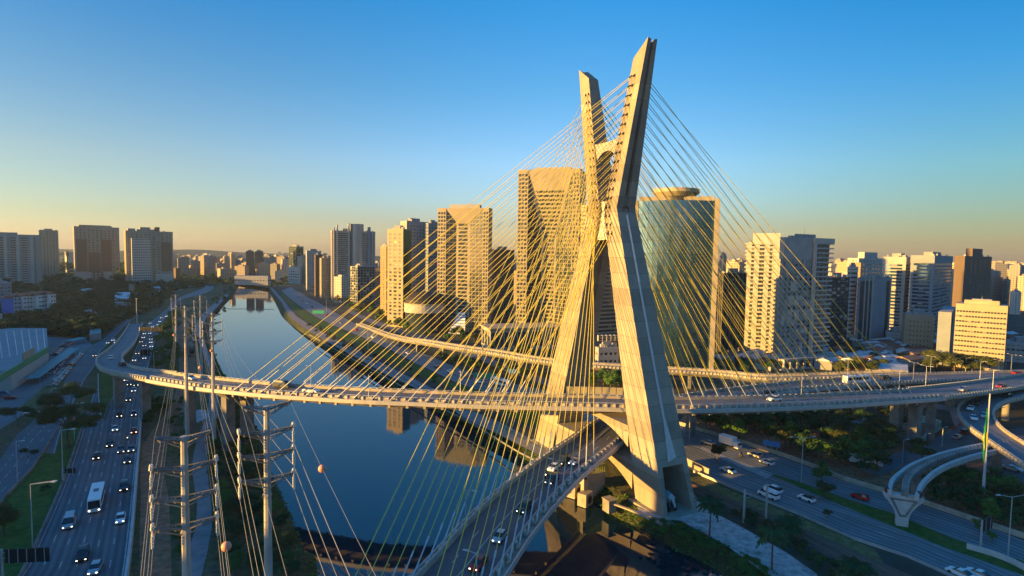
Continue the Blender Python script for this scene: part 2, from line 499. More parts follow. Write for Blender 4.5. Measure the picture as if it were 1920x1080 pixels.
# hills on the far rim
def hills(name, pts, depth, m_):
    mb = MB(); vs = []; n = len(pts)
    for (x, y, h) in pts:
        vs += [(x, y, -1), (x, y + depth * .45, h * .75), (x, y + depth * .8, h), (x, y + depth * 1.6, h * .6)]
    mb.add(vs, [(i*4+j, (i+1)*4+j, (i+1)*4+j+1, i*4+j+1) for i in range(n-1) for j in range(3)])
    mb.build(name, m_, None, 'structure', smooth=True)
M_HILL = ground_mat('hill_woods', [(.03,.05,.03), (.06,.07,.045), (.1,.09,.07)], .004, .03)
hx = []
for i in range(121):
    x = -6600 + i * 110
    h = 36 + 6 * math.sin(x * .0021 + .8) + 5 * math.sin(x * .0057 + 2) + 3 * math.sin(x * .017)
    if -2700 < x < -1300: h += 12 * math.sin(math.pi * (x + 2700) / 1400)
    hx.append((x, 3300 + 200 * math.sin(x * .001), h))
hills('distant_hills', hx, 900, M_HILL)

# unseen ridge off frame to the west, height shaped to shade the west bank
mb = MB(); vs = []
bx = Vector((-330, 195, 0)); kd = Vector((.43, -.9, 0)).normalized(); od = Vector((-.9, -.43, 0)).normalized()
NK, NJ = 44, 9
for i in range(NK):
    k = -330 + i * 22
    hh = 33 + 4 * math.sin(k * .03) + 3 * math.sin(k * .09 + 1) + 15 * math.exp(-((k + 40) / 75) ** 2)
    if k < -150: hh *= max(0.0, 1 - (-150 - k) / 180)
    for j in range(NJ):
        f = (j - 2.5) * 22
        z = hh * math.exp(-(max(0, abs(f) - 14) / 38) ** 2) - .3
        p = bx + kd * k + od * f
        vs.append((p.x, p.y, z))
mb.add(vs, [(i*NJ+j, i*NJ+j+1, (i+1)*NJ+j+1, (i+1)*NJ+j) for i in range(NK-1) for j in range(NJ-1)])
mb.build('shade_hill', M_LAND, None, 'structure', smooth=True)
mb = MB(); vs = []; a_, b_ = Vector((-560, 330, 0)), Vector((-1500, 1250, 0)); n_ = Vector((-.7, -.72, 0))  # second unseen hill, added to keep the western wood in shade
for i in range(31):
    p = a_.lerp(b_, i / 30); hh = 92 * math.sin(math.pi * i / 30) ** .4 + 5 * math.sin(i * .9)
    for j in range(9):
        f = (j - 4) * 32; q = p + n_ * (f + 60); vs.append((q.x, q.y, max(0, hh) * math.exp(-(f / 70) ** 2) - .3))
mb.add(vs, [(i*9+j, i*9+j+1, (i+1)*9+j+1, (i+1)*9+j) for i in range(30) for j in range(8)])
mb.build('shade_hill', M_LAND, None, 'structure', smooth=True)

# ---------------------------------------------------------------- roads and ground surfaces
def edge_line(pts, off, wdt, z, mb):
    """solid painted line following a world polyline, offset sideways"""
    q = [Vector((p.x, p.y, 0)) for p in pts]
    vs = []
    for i, p in enumerate(q):
        t = q[min(i+1, len(q)-1)] - q[max(i-1, 0)]
        if t.length < 1e-6: t = Vector((0, 1, 0))
        t.normalize(); n = Vector((t.y, -t.x, 0))
        a = p + n * (off - wdt/2); b = p + n * (off + wdt/2)
        vs += [(a.x, a.y, z), (b.x, b.y, z)]
    mb.add(vs, [(2*i, 2*i+1, 2*i+3, 2*i+2) for i in range(len(q)-1)])
def lane_lines(a, b, n, z, mb, dash=(4, 8), wdt=.22, skip=()):
    """dashed lines dividing the strip between edges a and b in n lanes"""
    for k in range(1, n):
        if k in skip: continue
        ln = [p.lerp(q, k / n) for p, q in zip(a, b)]
        L = [0]
        for p, q in zip(ln[:-1], ln[1:]): L.append(L[-1] + (q - p).length)
        def pt(d):
            for i in range(len(L) - 1):
                if L[i+1] >= d:
                    f = (d - L[i]) / max(1e-9, L[i+1] - L[i]); return ln[i].lerp(ln[i+1], f), (ln[i+1] - ln[i]).normalized()
            return ln[-1], (ln[-1] - ln[-2]).normalized()
        d = (k % 2) * 1.5
        while d < L[-1] - dash[0]:
            p, t = pt(d); q, _ = pt(d + dash[0])
            s_ = Vector((t.y, -t.x, 0)) * wdt / 2
            mb.quad(*[Vector((v.x, v.y, z)) for v in (p - s_, p + s_, q + s_, q - s_)])
            d += sum(dash)
paint = MB()
# west motorway
WM_L = [(-60,1190),(-5,1120),(42,1080),(70,1020),(97,962),(120,907),(132,875),(152,815),(160,780),(176,735),(196,712),(225,700),(243,680),(252,658),(262,635),(266,619),(279,607),(293,595),(315,578),(322,566)]
WM_R = [(215,1190),(225,1120),(235,1080),(243,1010),(250,940),(256,870),(260,820),(263,775),(267,740),(272,712),(279,686),(284,665),(289,645),(299,621),(307,600),(321,582),(330,570),(338,562)]
wa, wb = ribbon('west_motorway', WM_L, WM_R, .02, M_WM, n=120)
lane_lines(wa, wb, 6, .03, paint, (3.5, 8), .18)
edge_line(wa, .5, .2, .03, paint); edge_line(wb, -.5, .3, .03, paint)
ra, rb = ribbon('far_motorway_bend', [(322,566),(340,556),(358,549),(380,541),(386,537),(372,536),(345,542),(318,550)], [(338,562),(356,557),(376,553),(396,545),(402,538),(385,531),(345,536),(316,544)], .025, M_ASPH2, n=60)
# access road beside the ramp
ac, ad_ = ribbon('west_access_road', [(78,850),(90,800),(104,760),(122,712),(145,680),(171,649),(195,634),(214,619),(240,596),(252,586)], [(104,850),(117,800),(135,762),(159,712),(182,680),(187,660),(214,632),(240,604),(256,594),(266,586)], .024, M_ASPH, n=60)
edge_line(ad_, -.5, .2, .034, paint)
# local avenue, far left
la, lb_ = ribbon('west_local_road', [(-160,1080),(-75,960),(0,862),(32,815),(70,783),(88,764)], [(-60,1080),(-25,990),(7,937),(60,882),(105,812),(119,790)], .022, M_ASPH, n=60)
lane_lines(la, lb_, 4, .032, paint, (2, 3), .18, skip=(3,)); lane_lines(la, lb_, 4, .032, paint, (4, 8), .18, skip=(1,))
pxpoly('grass_strip_road', [(-60,1095),(42,1082),(72,1018),(98,960),(121,905),(133,874),(153,813),(150,790),(122,790),(106,813),(61,883),(8,938),(-25,992)], .015, M_GRASS)
pxpoly('grass_island', [(192,788),(184,745),(184,702),(196,696),(228,706),(217,733)], .04, M_GRASS)
pxpoly('car_park', [(-40,830),(60,768),(130,700),(176,650),(160,635),(90,632),(60,650),(-60,700)], .018, M_ASPH2)
pxpoly('slope_grass', [(60,775),(125,705),(165,668),(180,650),(172,648),(120,690),(60,745),(30,770)], .022, M_DRY)
# gore stripes
for i in range(22):
    f = i / 22
    a = U(192 - f*14, 788 + f*52, .035); b = U(197 - f*19 , 787 + f*53, .035)
    t = Vector((.1, .25, 0))
    paint.quad(a, b, b + t*1.2, a + t*1.2)
# tracks on the west bank
ribbon('dirt_track', [(262,1100),(262,1000),(264,930),(262,880),(268,835),(290,800),(318,765),(330,735),(336,700),(335,662),(330,625),(340,605),(352,592)], [(322,1100),(320,1000),(316,930),(306,880),(312,835),(325,800),(345,765),(357,735),(368,700),(366,662),(352,625),(356,608),(366,595)], .012, M_DIRT)
ribbon('river_path', [(335,1100),(345,1060),(368,985),(370,935),(360,895),(361,860),(371,815),(388,785),(392,755),(392,705),(384,670),(372,640),(366,612),(376,592),(398,572),(412,560),(424,552)], [(372,1100),(384,1060),(398,985),(396,935),(389,895),(389,860),(400,815),(410,785),(409,755),(406,700),(396,672),(385,645),(377,620),(386,597),(408,575),(420,562),(430,553)], .014, M_PATH)
pxpoly('gravel_yard', [(340,770),(385,768),(392,782),(372,792),(338,784)], .02, M_GRAVEL)
pxpoly('verge', [(246,1100),(252,940),(262,860),(284,828),(262,830),(258,860),(240,1040),(237,1100)], .01, M_DRY)

# east motorway
EM_N = [(1870,1118),(1790,1082),(1700,1041),(1603,1010),(1500,964),(1377,915),(1286,875),(1200,843),(1100,803),(1000,766),(922,738),(885,727),(848,714),(811,695),(774,678),(737,658),(700,641),(660,624),(625,610),(590,592),(560,572),(540,556),(528,545)]
EM_F = [(1990,1048),(1920,1012),(1837,984),(1729,947),(1664,928),(1579,902),(1531,882),(1475,861),(1380,831),(1267,797),(1180,775),(1080,748),(1000,727),(960,719),(922,708),(885,701),(848,686),(811,669),(774,656),(728,634),(700,622),(665,607),(635,590),(605,572),(575,556),(555,545),(545,538)]
ea, eb = ribbon('east_motorway', EM_N, EM_F, .02, M_EM, n=160)
lane_lines(ea, eb, 9, .03, paint, (4, 8), .18, skip=(5,))
edge_line(ea, .6, .22, .03, paint); edge_line(eb, -.6, .22, .03, paint)
edge_line([p.lerp(q, 5/9) for p, q in zip(ea, eb)], 0, .3, .03, paint)
ribbon('median_grass', [(1975,1108),(1920,1079),(1765,1024),(1673,986),(1596,955),(1500,914),(1448,892)], [(1990,1090),(1920,1052),(1789,1010),(1673,962),(1601,940),(1500,904),(1448,889)], .045, M_GRASS, n=40)
# chevrons between the carriageways
for i in range(30):
    f = i / 30
    a = U(1317 + 130 * f, 838 + 53 * f, .04); b = U(1313 + 125 * f, 842 + 56 * f, .04)
    t = (b - a) * .0 + Vector((.5, -.3, 0))
    paint.quad(a, b, b + t, a + t)
# right bank surfaces
pxpoly('dry_verge', [(1700,1120),(1640,1030),(1500,970),(1380,922),(1290,882),(1230,860),(1262,905),(1340,930),(1420,965),(1500,998),(1560,1030),(1600,1090)], .012, M_DRY)
pxpoly('gravel_path', [(1190,962),(1200,950),(1240,960),(1262,905),(1300,925),(1330,957),(1393,989),(1475,1036),(1530,1075),(1560,1120),(1480,1110),(1361,1022),(1276,976),(1248,974)], .02, M_GRAVEL)
ribbon('gravel_under_mast', [(1010,852),(1060,868),(1110,895),(1160,930)], [(1060,835),(1110,850),(1165,870),(1200,900)], .016, M_DRY, n=20)
ribbon('riverside_walk', [(1075,885),(1030,864),(1005,850),(975,835),(930,812),(880,790),(863,778),(800,737),(725,703),(670,672),(640,656),(612,640),(575,618),(548,598),(536,582),(527,566),(515,552),(506,540)], [(1090,876),(1050,856),(1030,845),(1000,826),(955,800),(905,778),(870,762),(815,730),(742,694),(682,662),(650,647),(622,633),(584,611),(556,593),(543,578),(532,563),(519,549),(509,538)], .03, M_PATH, n=80)
ribbon('verge_between', [(1000,800),(922,765),(848,728),(774,700),(700,662),(625,628),(570,600),(545,575),(528,555)], [(1040,785),(935,742),(850,718),(778,683),(702,645),(627,613),(572,585),(548,565),(529,547)], .012, M_GRASS, n=50)
# local road and plots behind the east motorway
ribbon('service_road', [(1250,770),(1160,752),(1040,728),(960,700),(890,672),(820,645),(760,628),(700,608),(650,585)], [(1250,755),(1160,738),(1040,714),(960,688),(893,662),(824,637),(764,620),(704,601),(654,579)], .02, M_ASPH2, n=50)
pxpoly('park_floor', [(1270,795),(1380,829),(1475,858),(1579,899),(1664,926),(1729,945),(1837,982),(1920,1010),(1960,980),(1960,830),(1700,790),(1500,765),(1300,755)], .016, M_DIRT)
ribbon('lower_street', [(1610,880),(1680,850),(1740,830),(1790,800),(1780,770),(1720,762)], [(1650,892),(1720,866),(1790,850),(1850,820),(1850,775),(1760,758)], .022, M_ASPH2, n=40)
ribbon('lower_avenue', [(1990,985),(1930,945),(1880,905),(1850,870),(1840,830)], [(2100,960),(2010,915),(1950,880),(1910,850),(1880,820)], .024, M_ASPH, n=40)
ribbon('far_avenue', [(1880,830),(1930,822),(2000,812)], [(1868,808),(1925,800),(2000,790)], .02, M_ASPH, n=20)
paint.build('road_markings', M_WHITE, None, 'structure')

# railway: ballast, sleepers, rails
RT_N = [(1660,1100),(1560,1047),(1490,1010),(1420,975),(1350,945),(1290,920),(1240,898),(1180,872)]
RT_F = [(1740,1092),(1630,1045),(1560,1013),(1470,975),(1390,942),(1320,915),(1270,893),(1210,868)]
ka, kb = ribbon('rail_ballast', RT_N, RT_F, .03, mat('ballast', (.13,.085,.06), .95, vary=.35, scale=1.5), n=80)
rail = thing('railway_track', 'pair of rusty railway tracks beside the east motorway', 'railway track', (0,0,0))
for f in (.2, .36, .62, .78):
    ln = [p.lerp(q, f) for p, q in zip(ka, kb)]
    mb = MB(); mb.poly([Vector((p.x, p.y, .22)) for p in ln], .09, 4); mb.build('rail', M_RUST, rail)
mb = MB()
for i in range(0, 79):
    for k in range(4):
        for f0, f1 in ((.14, .42), (.56, .84)):
            a0 = ka[i].lerp(kb[i], f0); b0 = ka[i].lerp(kb[i], f1); a1 = ka[i+1].lerp(kb[i+1], f0); b1 = ka[i+1].lerp(kb[i+1], f1)
            a = a0.lerp(a1, k/4); b = b0.lerp(b1, k/4); t = (a1 - a0).normalized() * .14
            mb.add([Vector((v.x, v.y, z)) for z in (.04, .14) for v in (a - t, b - t, b + t, a + t)], [(4,5,6,7),(0,1,5,4),(1,2,6,5),(2,3,7,6),(3,0,4,7)])
mb.build('sleeper', mat('sleeper_concrete', (.16,.13,.11), .9), rail, 'stuff')

# barriers and walls along roads
def wall_along(name, label, cat, pts, h, th, m_, z0=0, cap=None, **kw):
    mb = MB(); q = resample([U(u, v, z0) for u, v in pts], 6, False)
    sweep(mb, Path([tuple(p) for p in q], 0, 1e9), [(0,-th/2,0),(0,th/2,0),(0,th/2*.6,h),(0,-th/2*.6,h)])
    return tag(mb.build(name, m_), label, cat, **kw)
M_BARW = mat('whitewashed_concrete', (.45,.44,.43), .8, vary=.12, scale=.5)
wall_along('concrete_barrier', 'white concrete barrier on the river side of the west motorway', 'barrier', [(229,1120),(237,1080),(246,1010),(252,940),(258,870),(262,820),(264,782)], 1.3, .9, M_BARW)
wall_along('concrete_barrier', 'low grey barrier between west motorway and grass strip', 'barrier', [(28,1100),(40,1078),(69,1018),(95,960),(118,905),(130,873),(150,813),(156,792)], .9, .6, M_CONC2)
wall_along('concrete_barrier', 'low barrier between local road and grass strip', 'barrier', [(-25,990),(7,935),(60,880),(105,810),(119,790)], .8, .5, M_CONC2)
wall_along('concrete_barrier', 'low white kerb wall round the west edge of the grass island', 'barrier', [(191,788),(185,745),(184,702)], .5, .4, M_BARW)
wall_along('concrete_barrier', 'low kerb wall along the east edge of the grass island', 'barrier', [(193,788),(217,733),(226,712)], .5, .4, M_CONC2)
wall_along('concrete_barrier', 'long concrete barrier between east motorway and the wooded park', 'barrier', [(1960,1024),(1920,1010),(1837,982),(1729,945),(1664,926),(1579,900),(1531,880),(1475,859),(1380,829),(1267,795),(1190,776)], 1.5, .5, M_PARA)
wall_along('concrete_barrier', 'short lit concrete barrier beside the motorway behind the mast foot', 'barrier', [(1278,866),(1330,892)], 2.2, .8, M_CONC)
wall_along('concrete_barrier', 'white tapered barrier on the motorway median at lower right', 'barrier', [(1812,1028),(1860,1042),(1900,1058),(1960,1090)], 1.3, .7, M_BARW)
wall_along('retaining_wall', 'stained concrete retaining wall above the river by the mast foot', 'retaining wall', [(1150,945),(1185,958),(1215,972),(1248,985),(1262,982)], .3, 1.2, M_CONC, z0=-.1)
wall_along('quay_wall', 'long plain quay wall on the east river bank', 'wall', [(1055,897),(1010,868),(975,850),(940,829),(913,812),(867,785),(800,752),(710,700),(640,662),(580,628)], .5, .5, M_CONC2)
wall_along('guard_rail', 'long low steel guard rail on the railway side of the east motorway', 'guard rail', [(1800,1090),(1700,1045),(1603,1013),(1500,967),(1377,918),(1300,886)], .8, .12, M_GALV)
wall_along('park_wall', 'graffitied pale green wall beside the street under the right deck', 'wall', [(1703,790),(1735,794),(1764,803)], 3.2, .3, mat('green_wall', (.3,.42,.36), .9, vary=.35, scale=.6))
wall_along('park_wall', 'long green wall running from the street lamp down to the park', 'wall', [(1764,806),(1740,820),(1724,838)], 3.0, .3, mat('green_wall2', (.22,.36,.34), .9, vary=.3, scale=.6))
wall_along('boundary_wall', 'pale wall beside the railway below the mast', 'wall', [(1560,1075),(1600,1092)], 1.2, .3, M_CONC2)

# ---------------------------------------------------------------- the bridge
CX, CY, PHI = 30.86, 181.2, .4866
ES = Vector((-math.sin(PHI), math.cos(PHI), 0)); ET = Vector((math.cos(PHI), math.sin(PHI), 0))
MC = Vector((CX, CY, 0))
def ST(s, t, z): return MC + ES * s + ET * t + Vector((0, 0, z))
def lin(z, tab):
    if z <= tab[0][0]: return tab[0][1]
    for (a, x), (b, y) in zip(tab[:-1], tab[1:]):
        if z <= b: return x + (y - x) * (z - a) / (b - a)
    return tab[-1][1]
SO = [(0,34.7),(84.1,7.4),(131.7,17.16)]
SI = [(0,22.8),(83.5,1.06),(127.4,11.17),(131.7,12.1)]
WW = [(0,5.81),(84.1,3.57),(131.7,1.69)]
bridge = thing('cable_stayed_bridge', 'huge X shaped concrete mast holding two curved road decks on fans of yellow cables', 'bridge', (0,0,0))
def leg(sg):
    """one leg of the X; sg = -1 near, +1 far"""
    mb = MB()
    zs = [12.0, 13] + [13 + i * 4.6 for i in range(1, 15)] + [80, 84.1, 88] + [88 + i * 4.3 for i in range(1, 10)] + [127.4]
    rings = []
    for z in zs:
        so, si, w_ = lin(z, SO), lin(z, SI), lin(z, WW)
        do = .9 if z > 84.2 else .0; di = .9 if z < 83 and z > 13 else 0.0
        pts = [(si, -w_), (so, -w_), (so, -.3*w_), (so-do, -.3*w_), (so-do, .22*w_), (so, .22*w_), (so, w_), (si, w_), (si, .3*w_), (si+di, .3*w_), (si+di, -.3*w_), (si, -.3*w_)]
        rings.append([ST(sg * s, t, z) for s, t in pts])
    # sloping top
    so, si, w_ = lin(131.7, SO), 11.17, 1.69
    w2 = lin(127.4, WW)
    pts = [(si, -w2, 127.4), (so, -w_, 131.7), (so, -.3*w_, 131.3), (so-.9, -.3*w_, 130.9), (so-.9, .22*w_, 130.9), (so, .22*w_, 131.3), (so, w_, 131.7), (si, w2, 127.4), (si, .3*w2, 126.9), (si, .3*w2, 126.9), (si, -.3*w2, 126.9), (si, -.3*w2, 126.9)]
    rings[-1] = [ST(sg*s, t, z - .01) for s, t, z in pts]
    k = 12; vs = [p for r in rings for p in r]; fs = []
    for i in range(len(rings) - 1):
        for j in range(k):
            f = (i*k+j, i*k+(j+1) % k, (i+1)*k+(j+1) % k, (i+1)*k+j)
            fs.append(f if sg > 0 else f[::-1])
    fs.append(tuple(range(k))); fs.append(tuple(range((len(rings)-1)*k, len(rings)*k)))
    mb.add(vs, fs)
    # foot: two side walls and a back wall round a deep doorway
    def hexa(s0, s1, s2, s3, t0, t1, t2, t3, z0, z1):
        """bottom s0..s1, top s2..s3 ; bottom t0..t1 ; top t2..t3"""
        q = [ST(sg*s, t, z) for s, t, z in ((s0,t0,z0),(s1,t0,z0),(s1,t1,z0),(s0,t1,z0),(s2,t2,z1),(s3,t2,z1),(s3,t3,z1),(s2,t3,z1))]
        mb.add(q, [(0,3,2,1),(4,5,6,7),(0,1,5,4),(1,2,6,5),(2,3,7,6),(3,0,4,7)])
    zt = 12.0
    so0, so1, si0, si1, w0, w1 = 34.7, lin(zt, SO), 22.8, lin(zt, SI), 5.81, lin(zt, WW)
    hexa(si0, so0, si1, so1, -w0, -w0 + 1.1, -w1, -w1 + 1.7, -1.2, zt)
    hexa(si0, so0, si1, so1, w0 - 1.4, w0, w1 - 1.9, w1, -1.2, zt)
    hexa(si0, si0 + 2.0, si1, si1 + 2.0, -w0 + 1.1, w0 - 1.4, -w1 + 1.7, w1 - 1.9, -1.2, zt)
    o = mb.build('mast_leg', M_MAST, bridge)
    # stains running down from the cable anchors, a few centimetres of darkened skin
    gm = MB(); rg = random.Random(3 + sg)
    for side in (-1, 1):
        for i in range(18):
            z = 77 + 45.5 * i / 17
            for f in (.18, .46):
                L_ = rg.uniform(1.2, 3.4); z1 = z - .3; z0 = z1 - L_; wd = rg.uniform(.12, .3)
                q = []
                for zz, k in ((z1, 1), (z0, .3)):
                    so, si, lw = lin(zz, SO), lin(zz, SI), lin(zz, WW); c_ = si + (lin(z, SO) - lin(z, SI)) * f + (lin(z, SI) - si)
                    q += [ST(sg * (c_ - wd * k), side * (lw + .012), zz), ST(sg * (c_ + wd * k), side * (lw + .012), zz)]
                gm.add(q, [(0, 1, 3, 2)])
    gm.build('anchor_stain', mat('grime', (.12,.1,.08), .9, vary=.3, scale=.8), o, 'stuff')
    # drain pipe in the outer face
    pm = MB()
    for a, b in ((13.5, 22), (22, 40), (40, 62), (62, 82)):
        pm.tube(ST(sg*(lin(a, SO)+.12), -.05*lin(a, WW), a), ST(sg*(lin(b, SO)+.12), -.05*lin(b, WW), b), .42, .36, 6)
    pm.build('drain_pipe', M_STEELW, o)
    cm = MB()
    q = [ST(sg*(lin(z, SO)+.14), t, z) for t, z in ((-1.5, 13.2), (1.6, 13.9), (.2, 25), (-.4, 25))]
    q2 = [p - ES * sg * .4 for p in q]
    cm.add(q + q2, [(0,1,2,3),(4,7,6,5),(0,4,5,1),(1,5,6,2),(2,6,7,3),(3,7,4,0)])
    cm.build('steel_cover', M_GALV, o)
    rm = MB(); c = ST(sg*(lin(84, SO)+.05), -.05*3.5, 83.2)
    ring = []
    for r, off in ((1.5, 0), (1.5, .35), (1.15, .35), (1.15, 0)):
        ring.append([c + ES*sg*off + ET*(math.cos(a)*r*.75) + Vector((0,0,math.sin(a)*r*1.15)) for a in [2*math.pi*i/20 for i in range(20)]])
    vs = [p for r in ring for p in r]
    rm.add(vs, [(a*20+i, a*20+(i+1) % 20, (a+1)*20+(i+1) % 20, (a+1)*20+i) for a in range(3) for i in range(20)])
    rm.build('porthole_ring', M_RUST, o)
    um = MB()
    um.add([ST(sg*(lin(z, SO)-.86), t*lin(z, WW), z) for z in (85, 130) for t in (-.18, .12)], [(0,1,3,2)])
    um.build('rust_streak', M_RUST, o)
    return o
legs = {-1: leg(-1), 1: leg(1)}
def cross_beam(name, zt, z_leg, z_mid, wl, wm, m_, sfun=lin, slope=0):
    mb = MB(); vs = []; N = 16
    s_end = lin(zt, SI) + .5
    for i in range(N + 1):
        f = -1 + 2 * i / N
        s = f * s_end
        zb = z_mid - (z_mid - z_leg) * abs(f) ** 2.2
        top = zt + slope * abs(f)
        w_ = wm + (wl - wm) * abs(f)
        vs += [ST(s, -w_, zb), ST(s, w_, zb), ST(s, w_, top), ST(s, -w_, top)]
    mb.add(vs, [(i*4+j, i*4+(j+1) % 4, (i+1)*4+(j+1) % 4, (i+1)*4+j) for i in range(N) for j in range(4)])
    return mb.build(name, m_, bridge)
cross_beam('deck_beam', 20.3, 14.0, 18.7, lin(17, WW) - .03, 5.0, M_MAST)
cross_beam('deck_beam', 10.5, 2.5, 8.6, lin(8, WW) - .04, 5.2, M_MAST)
cross_beam('upper_beam', 105, 97.5, 102.3, 2.5, 2.0, mat('pale_concrete', (.4,.38,.34), .8, vary=.12, scale=.4))
kb_ = MB(); kb_.add([ST(s, t, z) for z, h in ((74.5, 3.3), (86.5, 2.4)) for s, t in ((-h, -2.6), (h, -2.6), (h, 2.6), (-h, 2.6))], [(0,3,2,1),(4,5,6,7),(0,1,5,4),(1,2,6,5),(2,3,7,6),(3,0,4,7)])
kb_.build('knee_block', mat('limewashed_concrete', (.74,.72,.66), .8, vary=.25, scale=.8), bridge)
for sg in (-1, 1):
    pl = MB()
    pl.prism([(ST(s*sg, t, 0).x, ST(s*sg, t, 0).y) for s, t in ((21, -7.2), (36, -7.2), (36, 7.2), (21, 7.2))][::sg], -4.6, .12)
    pl.build('plinth', M_CONC, bridge)

# decks
UD = [((246,604),(264,610),1.0),((232,622),(262,627),4),((218,642),(252,646),9),((200,657),(240,660),12.5),((186,668),(230,669),15),((182,679),(228,676),16),((186,690),(232,682),16.5),((200,699),(241,686),17),((230,708),(258,689),18),((270,714),(287,694),19),((320,720),(330,700),20),((400,729),(405,711),21),((505,739),(505,721),22),((600,746),(600,727),22.5),((700,752),(700,732),23),((800,756),(800,736),23),((900,760),(900,740),23),((1000,763),(1000,742),23),((1128,766),(1128,744),23),((1200,768),(1195,747),22.8),((1260,768),(1260,748),22.5),((1350,767),(1350,747),22),((1450,764),(1450,745),21.3),((1560,759),(1560,741),20.3),((1650,754),(1650,735),19.3),((1740,748),(1735,729),18.3),((1822,739),(1815,720),17.3),((1883,731),(1870,712),16.5),((1960,720),(1940,701),15.5),((2060,704),(2035,686),14.5)]
pts = []
for i, (a, b, z) in enumerate(UD):
    A, B = U(*a, z), U(*b, z)
    w_ = 10.2 if i < 9 else (11.5 if i == 9 else (12.5 if i == 10 else 14.0))
    c = (A + B) / 2
    pts.append((c.x, c.y, z, w_))
upper = Path(pts, step=4)
LD = [(-150,-45,12),(-110,-25,12),(-72,0,12.3),(-42,30,12.5),(-23,62,12.5),(-8.7,98,12.5),(-2.5,115.5,12.5),(5,133,12.6),(13.5,149.5,12.9),(25,168.5,13.2),(32.5,182.5,13.4),(43,196.5,13.5),(57,209,13.7),(74,220.5,14),(98,233,14),(122,244,14),(155,255,14),(190,264.5,14),(259,278,14),(330,292,14)]
lower = Path([(x, y, z, 15.5 if y < 190 or x < 60 else 13.5) for x, y, z in LD], step=4)
def deck(name, path, parent=bridge, fascia=True, lanes=4, d0=None, d1=None, girder=2.6, asph=None, label=None, mconc=None):
    mconc = mconc or M_CONC
    mb = MB()
    sweep(mb, path, [(-1,0,0),(1,0,0),(1,0,-.7),(1,-1.6,-1.1),(.45,0,-girder),(-.45,0,-girder),(-1,1.6,-1.1),(-1,0,-.7)], d0, d1)
    o = mb.build(name, mconc, parent)
    if label: o['label'] = label
    ap = MB(); sweep(ap, path, [(-1,1.9 if fascia else .5,.03),(1,-1.9 if fascia else -.5,.03),(1,-1.9 if fascia else -.5,.012),(-1,1.9 if fascia else .5,.012)], d0, d1)
    ap.build('carriageway', asph or M_ASPH2, o)
    e = 1.75 if fascia else .35
    for sg in (-1, 1):
        pm = MB(); sweep(pm, path, [(sg,-sg*e-.22,0),(sg,-sg*e+.22,0),(sg,-sg*e+.1,.95),(sg,-sg*e-.1,.95)], d0, d1)
        pm.build('parapet', M_PARA, o)
        if fascia:
            fm = MB(); sweep(fm, path, [(sg,-.12,-1.0),(sg,.14,-.95),(sg,.14,.22),(sg,-.12,.32)], d0, d1)
            fm.build('fascia', M_FASC, o)
    rm = MB(); bm_ = MB()
    a = d0 or 0; b = d1 or path.L
    for sg in (-1, 1):
        sweep(rm, path, [(sg,-sg*e-.05,1.25),(sg,-sg*e+.05,1.25),(sg,-sg*e+.05,1.35),(sg,-sg*e-.05,1.35)], d0, d1)
        d = a + 1
        while d < b - 1:
            p, n, w_ = path.at(d)
            q = p + n * sg * (w_/2 - e)
            rm.box(q.x-.05, q.y-.05, q.z+.9, q.x+.05, q.y+.05, q.z+1.3)
            q = p + n * sg * (w_/2 - e + .4)
            t = Vector((-n.y, n.x, 0))
            M = Matrix((t, n, Vector((0,0,1)))).transposed().to_4x4(); M.translation = q
            bm_.box(-.32, -.16, .05, .32, .16, 1.05, M)
            d += 2.6 if fascia else 2.0
    rm.build('guard_rail', M_STEELW, o)
    bm_.build('baluster_block', mat('cream_concrete', (.55,.5,.42), .8), o, 'stuff')
    ln = MB()
    for k in range(1, lanes):
        lat = (-1 + 2 * k / lanes)
        if k == lanes // 2 and lanes == 4:
            sweep(ln, path, [(lat*.74,-.1,.036),(lat*.74,.1,.036),(lat*.74,.1,.032),(lat*.74,-.1,.032)], d0, d1)
            continue
        d = a + 2
        while d < b - 6:
            sweep(ln, path, [(lat*.74,-.09,.036),(lat*.74,.09,.036),(lat*.74,.09,.032),(lat*.74,-.09,.032)], d, d + 3)
            d += 10
    ln.build('lane_marking', M_WHITE, o, 'stuff')
    return o
du = upper.nearest((30, 178)); dl = lower.nearest((31, 179))
d_left = upper.nearest(tuple(U(300, 706, 19.7))[:2]); d_right = upper.nearest(tuple(U(1738, 740, 18.3))[:2])
up_mid = deck('upper_deck', upper, d0=d_left, d1=d_right)
deck('ramp_deck', upper, fascia=False, lanes=2, d0=0, d1=d_left - .02)
deck('approach_deck', upper, fascia=False, lanes=3, d0=d_right + .02, d1=upper.L)
d_le = lower.nearest((150, 253))
deck('lower_deck', lower, d0=0, d1=d_le, asph=asphalt('asphalt_deck', (.1,.105,.115), .25))
deck('approach_deck', lower, fascia=False, lanes=3, d0=d_le + .02, d1=lower.L)

# stay cables
def fan(sg_leg, path, d_mid, side, mirror):
    """18 x 2 cables from leg sg_leg to the half of the deck on the given side (-1 west, +1 east)"""
    for e in (-1, 1):
        for i in range(18):
            d = d_mid + side * (27 + 5.62 * i)
            p, n, w_ = path.at(d)
            a = p + n * e * (w_/2 - .75) + Vector((0, 0, .1))
            z = 77 + 45.5 * i / 17
            so, si, lw = lin(z, SO), lin(z, SI), lin(z, WW)
            f = .18 if e * mirror > 0 else .46
            b = ST(sg_leg * (si + (so - si) * f), side * (lw - .1), z)
            mb = MB(); u = (b - a).normalized()
            pe = a + u * (5.2 + i * .12)
            mb.tube(pe, b, .088, .088, 6, False)
            c = mb.build('stay_cable', M_CABLE, bridge)
            pm = MB(); pm.tube(a, pe, .17, .14, 6); pm.tube(pe - u*.3, pe + u * .8, .2, .16, 6)
            pm.build('anchor_pipe', M_STEELW, c)
            am = MB(); am.tube(b - u * 1.1, b - u * .05, .2, .26, 6); am.build('cable_socket', M_DARK, c)
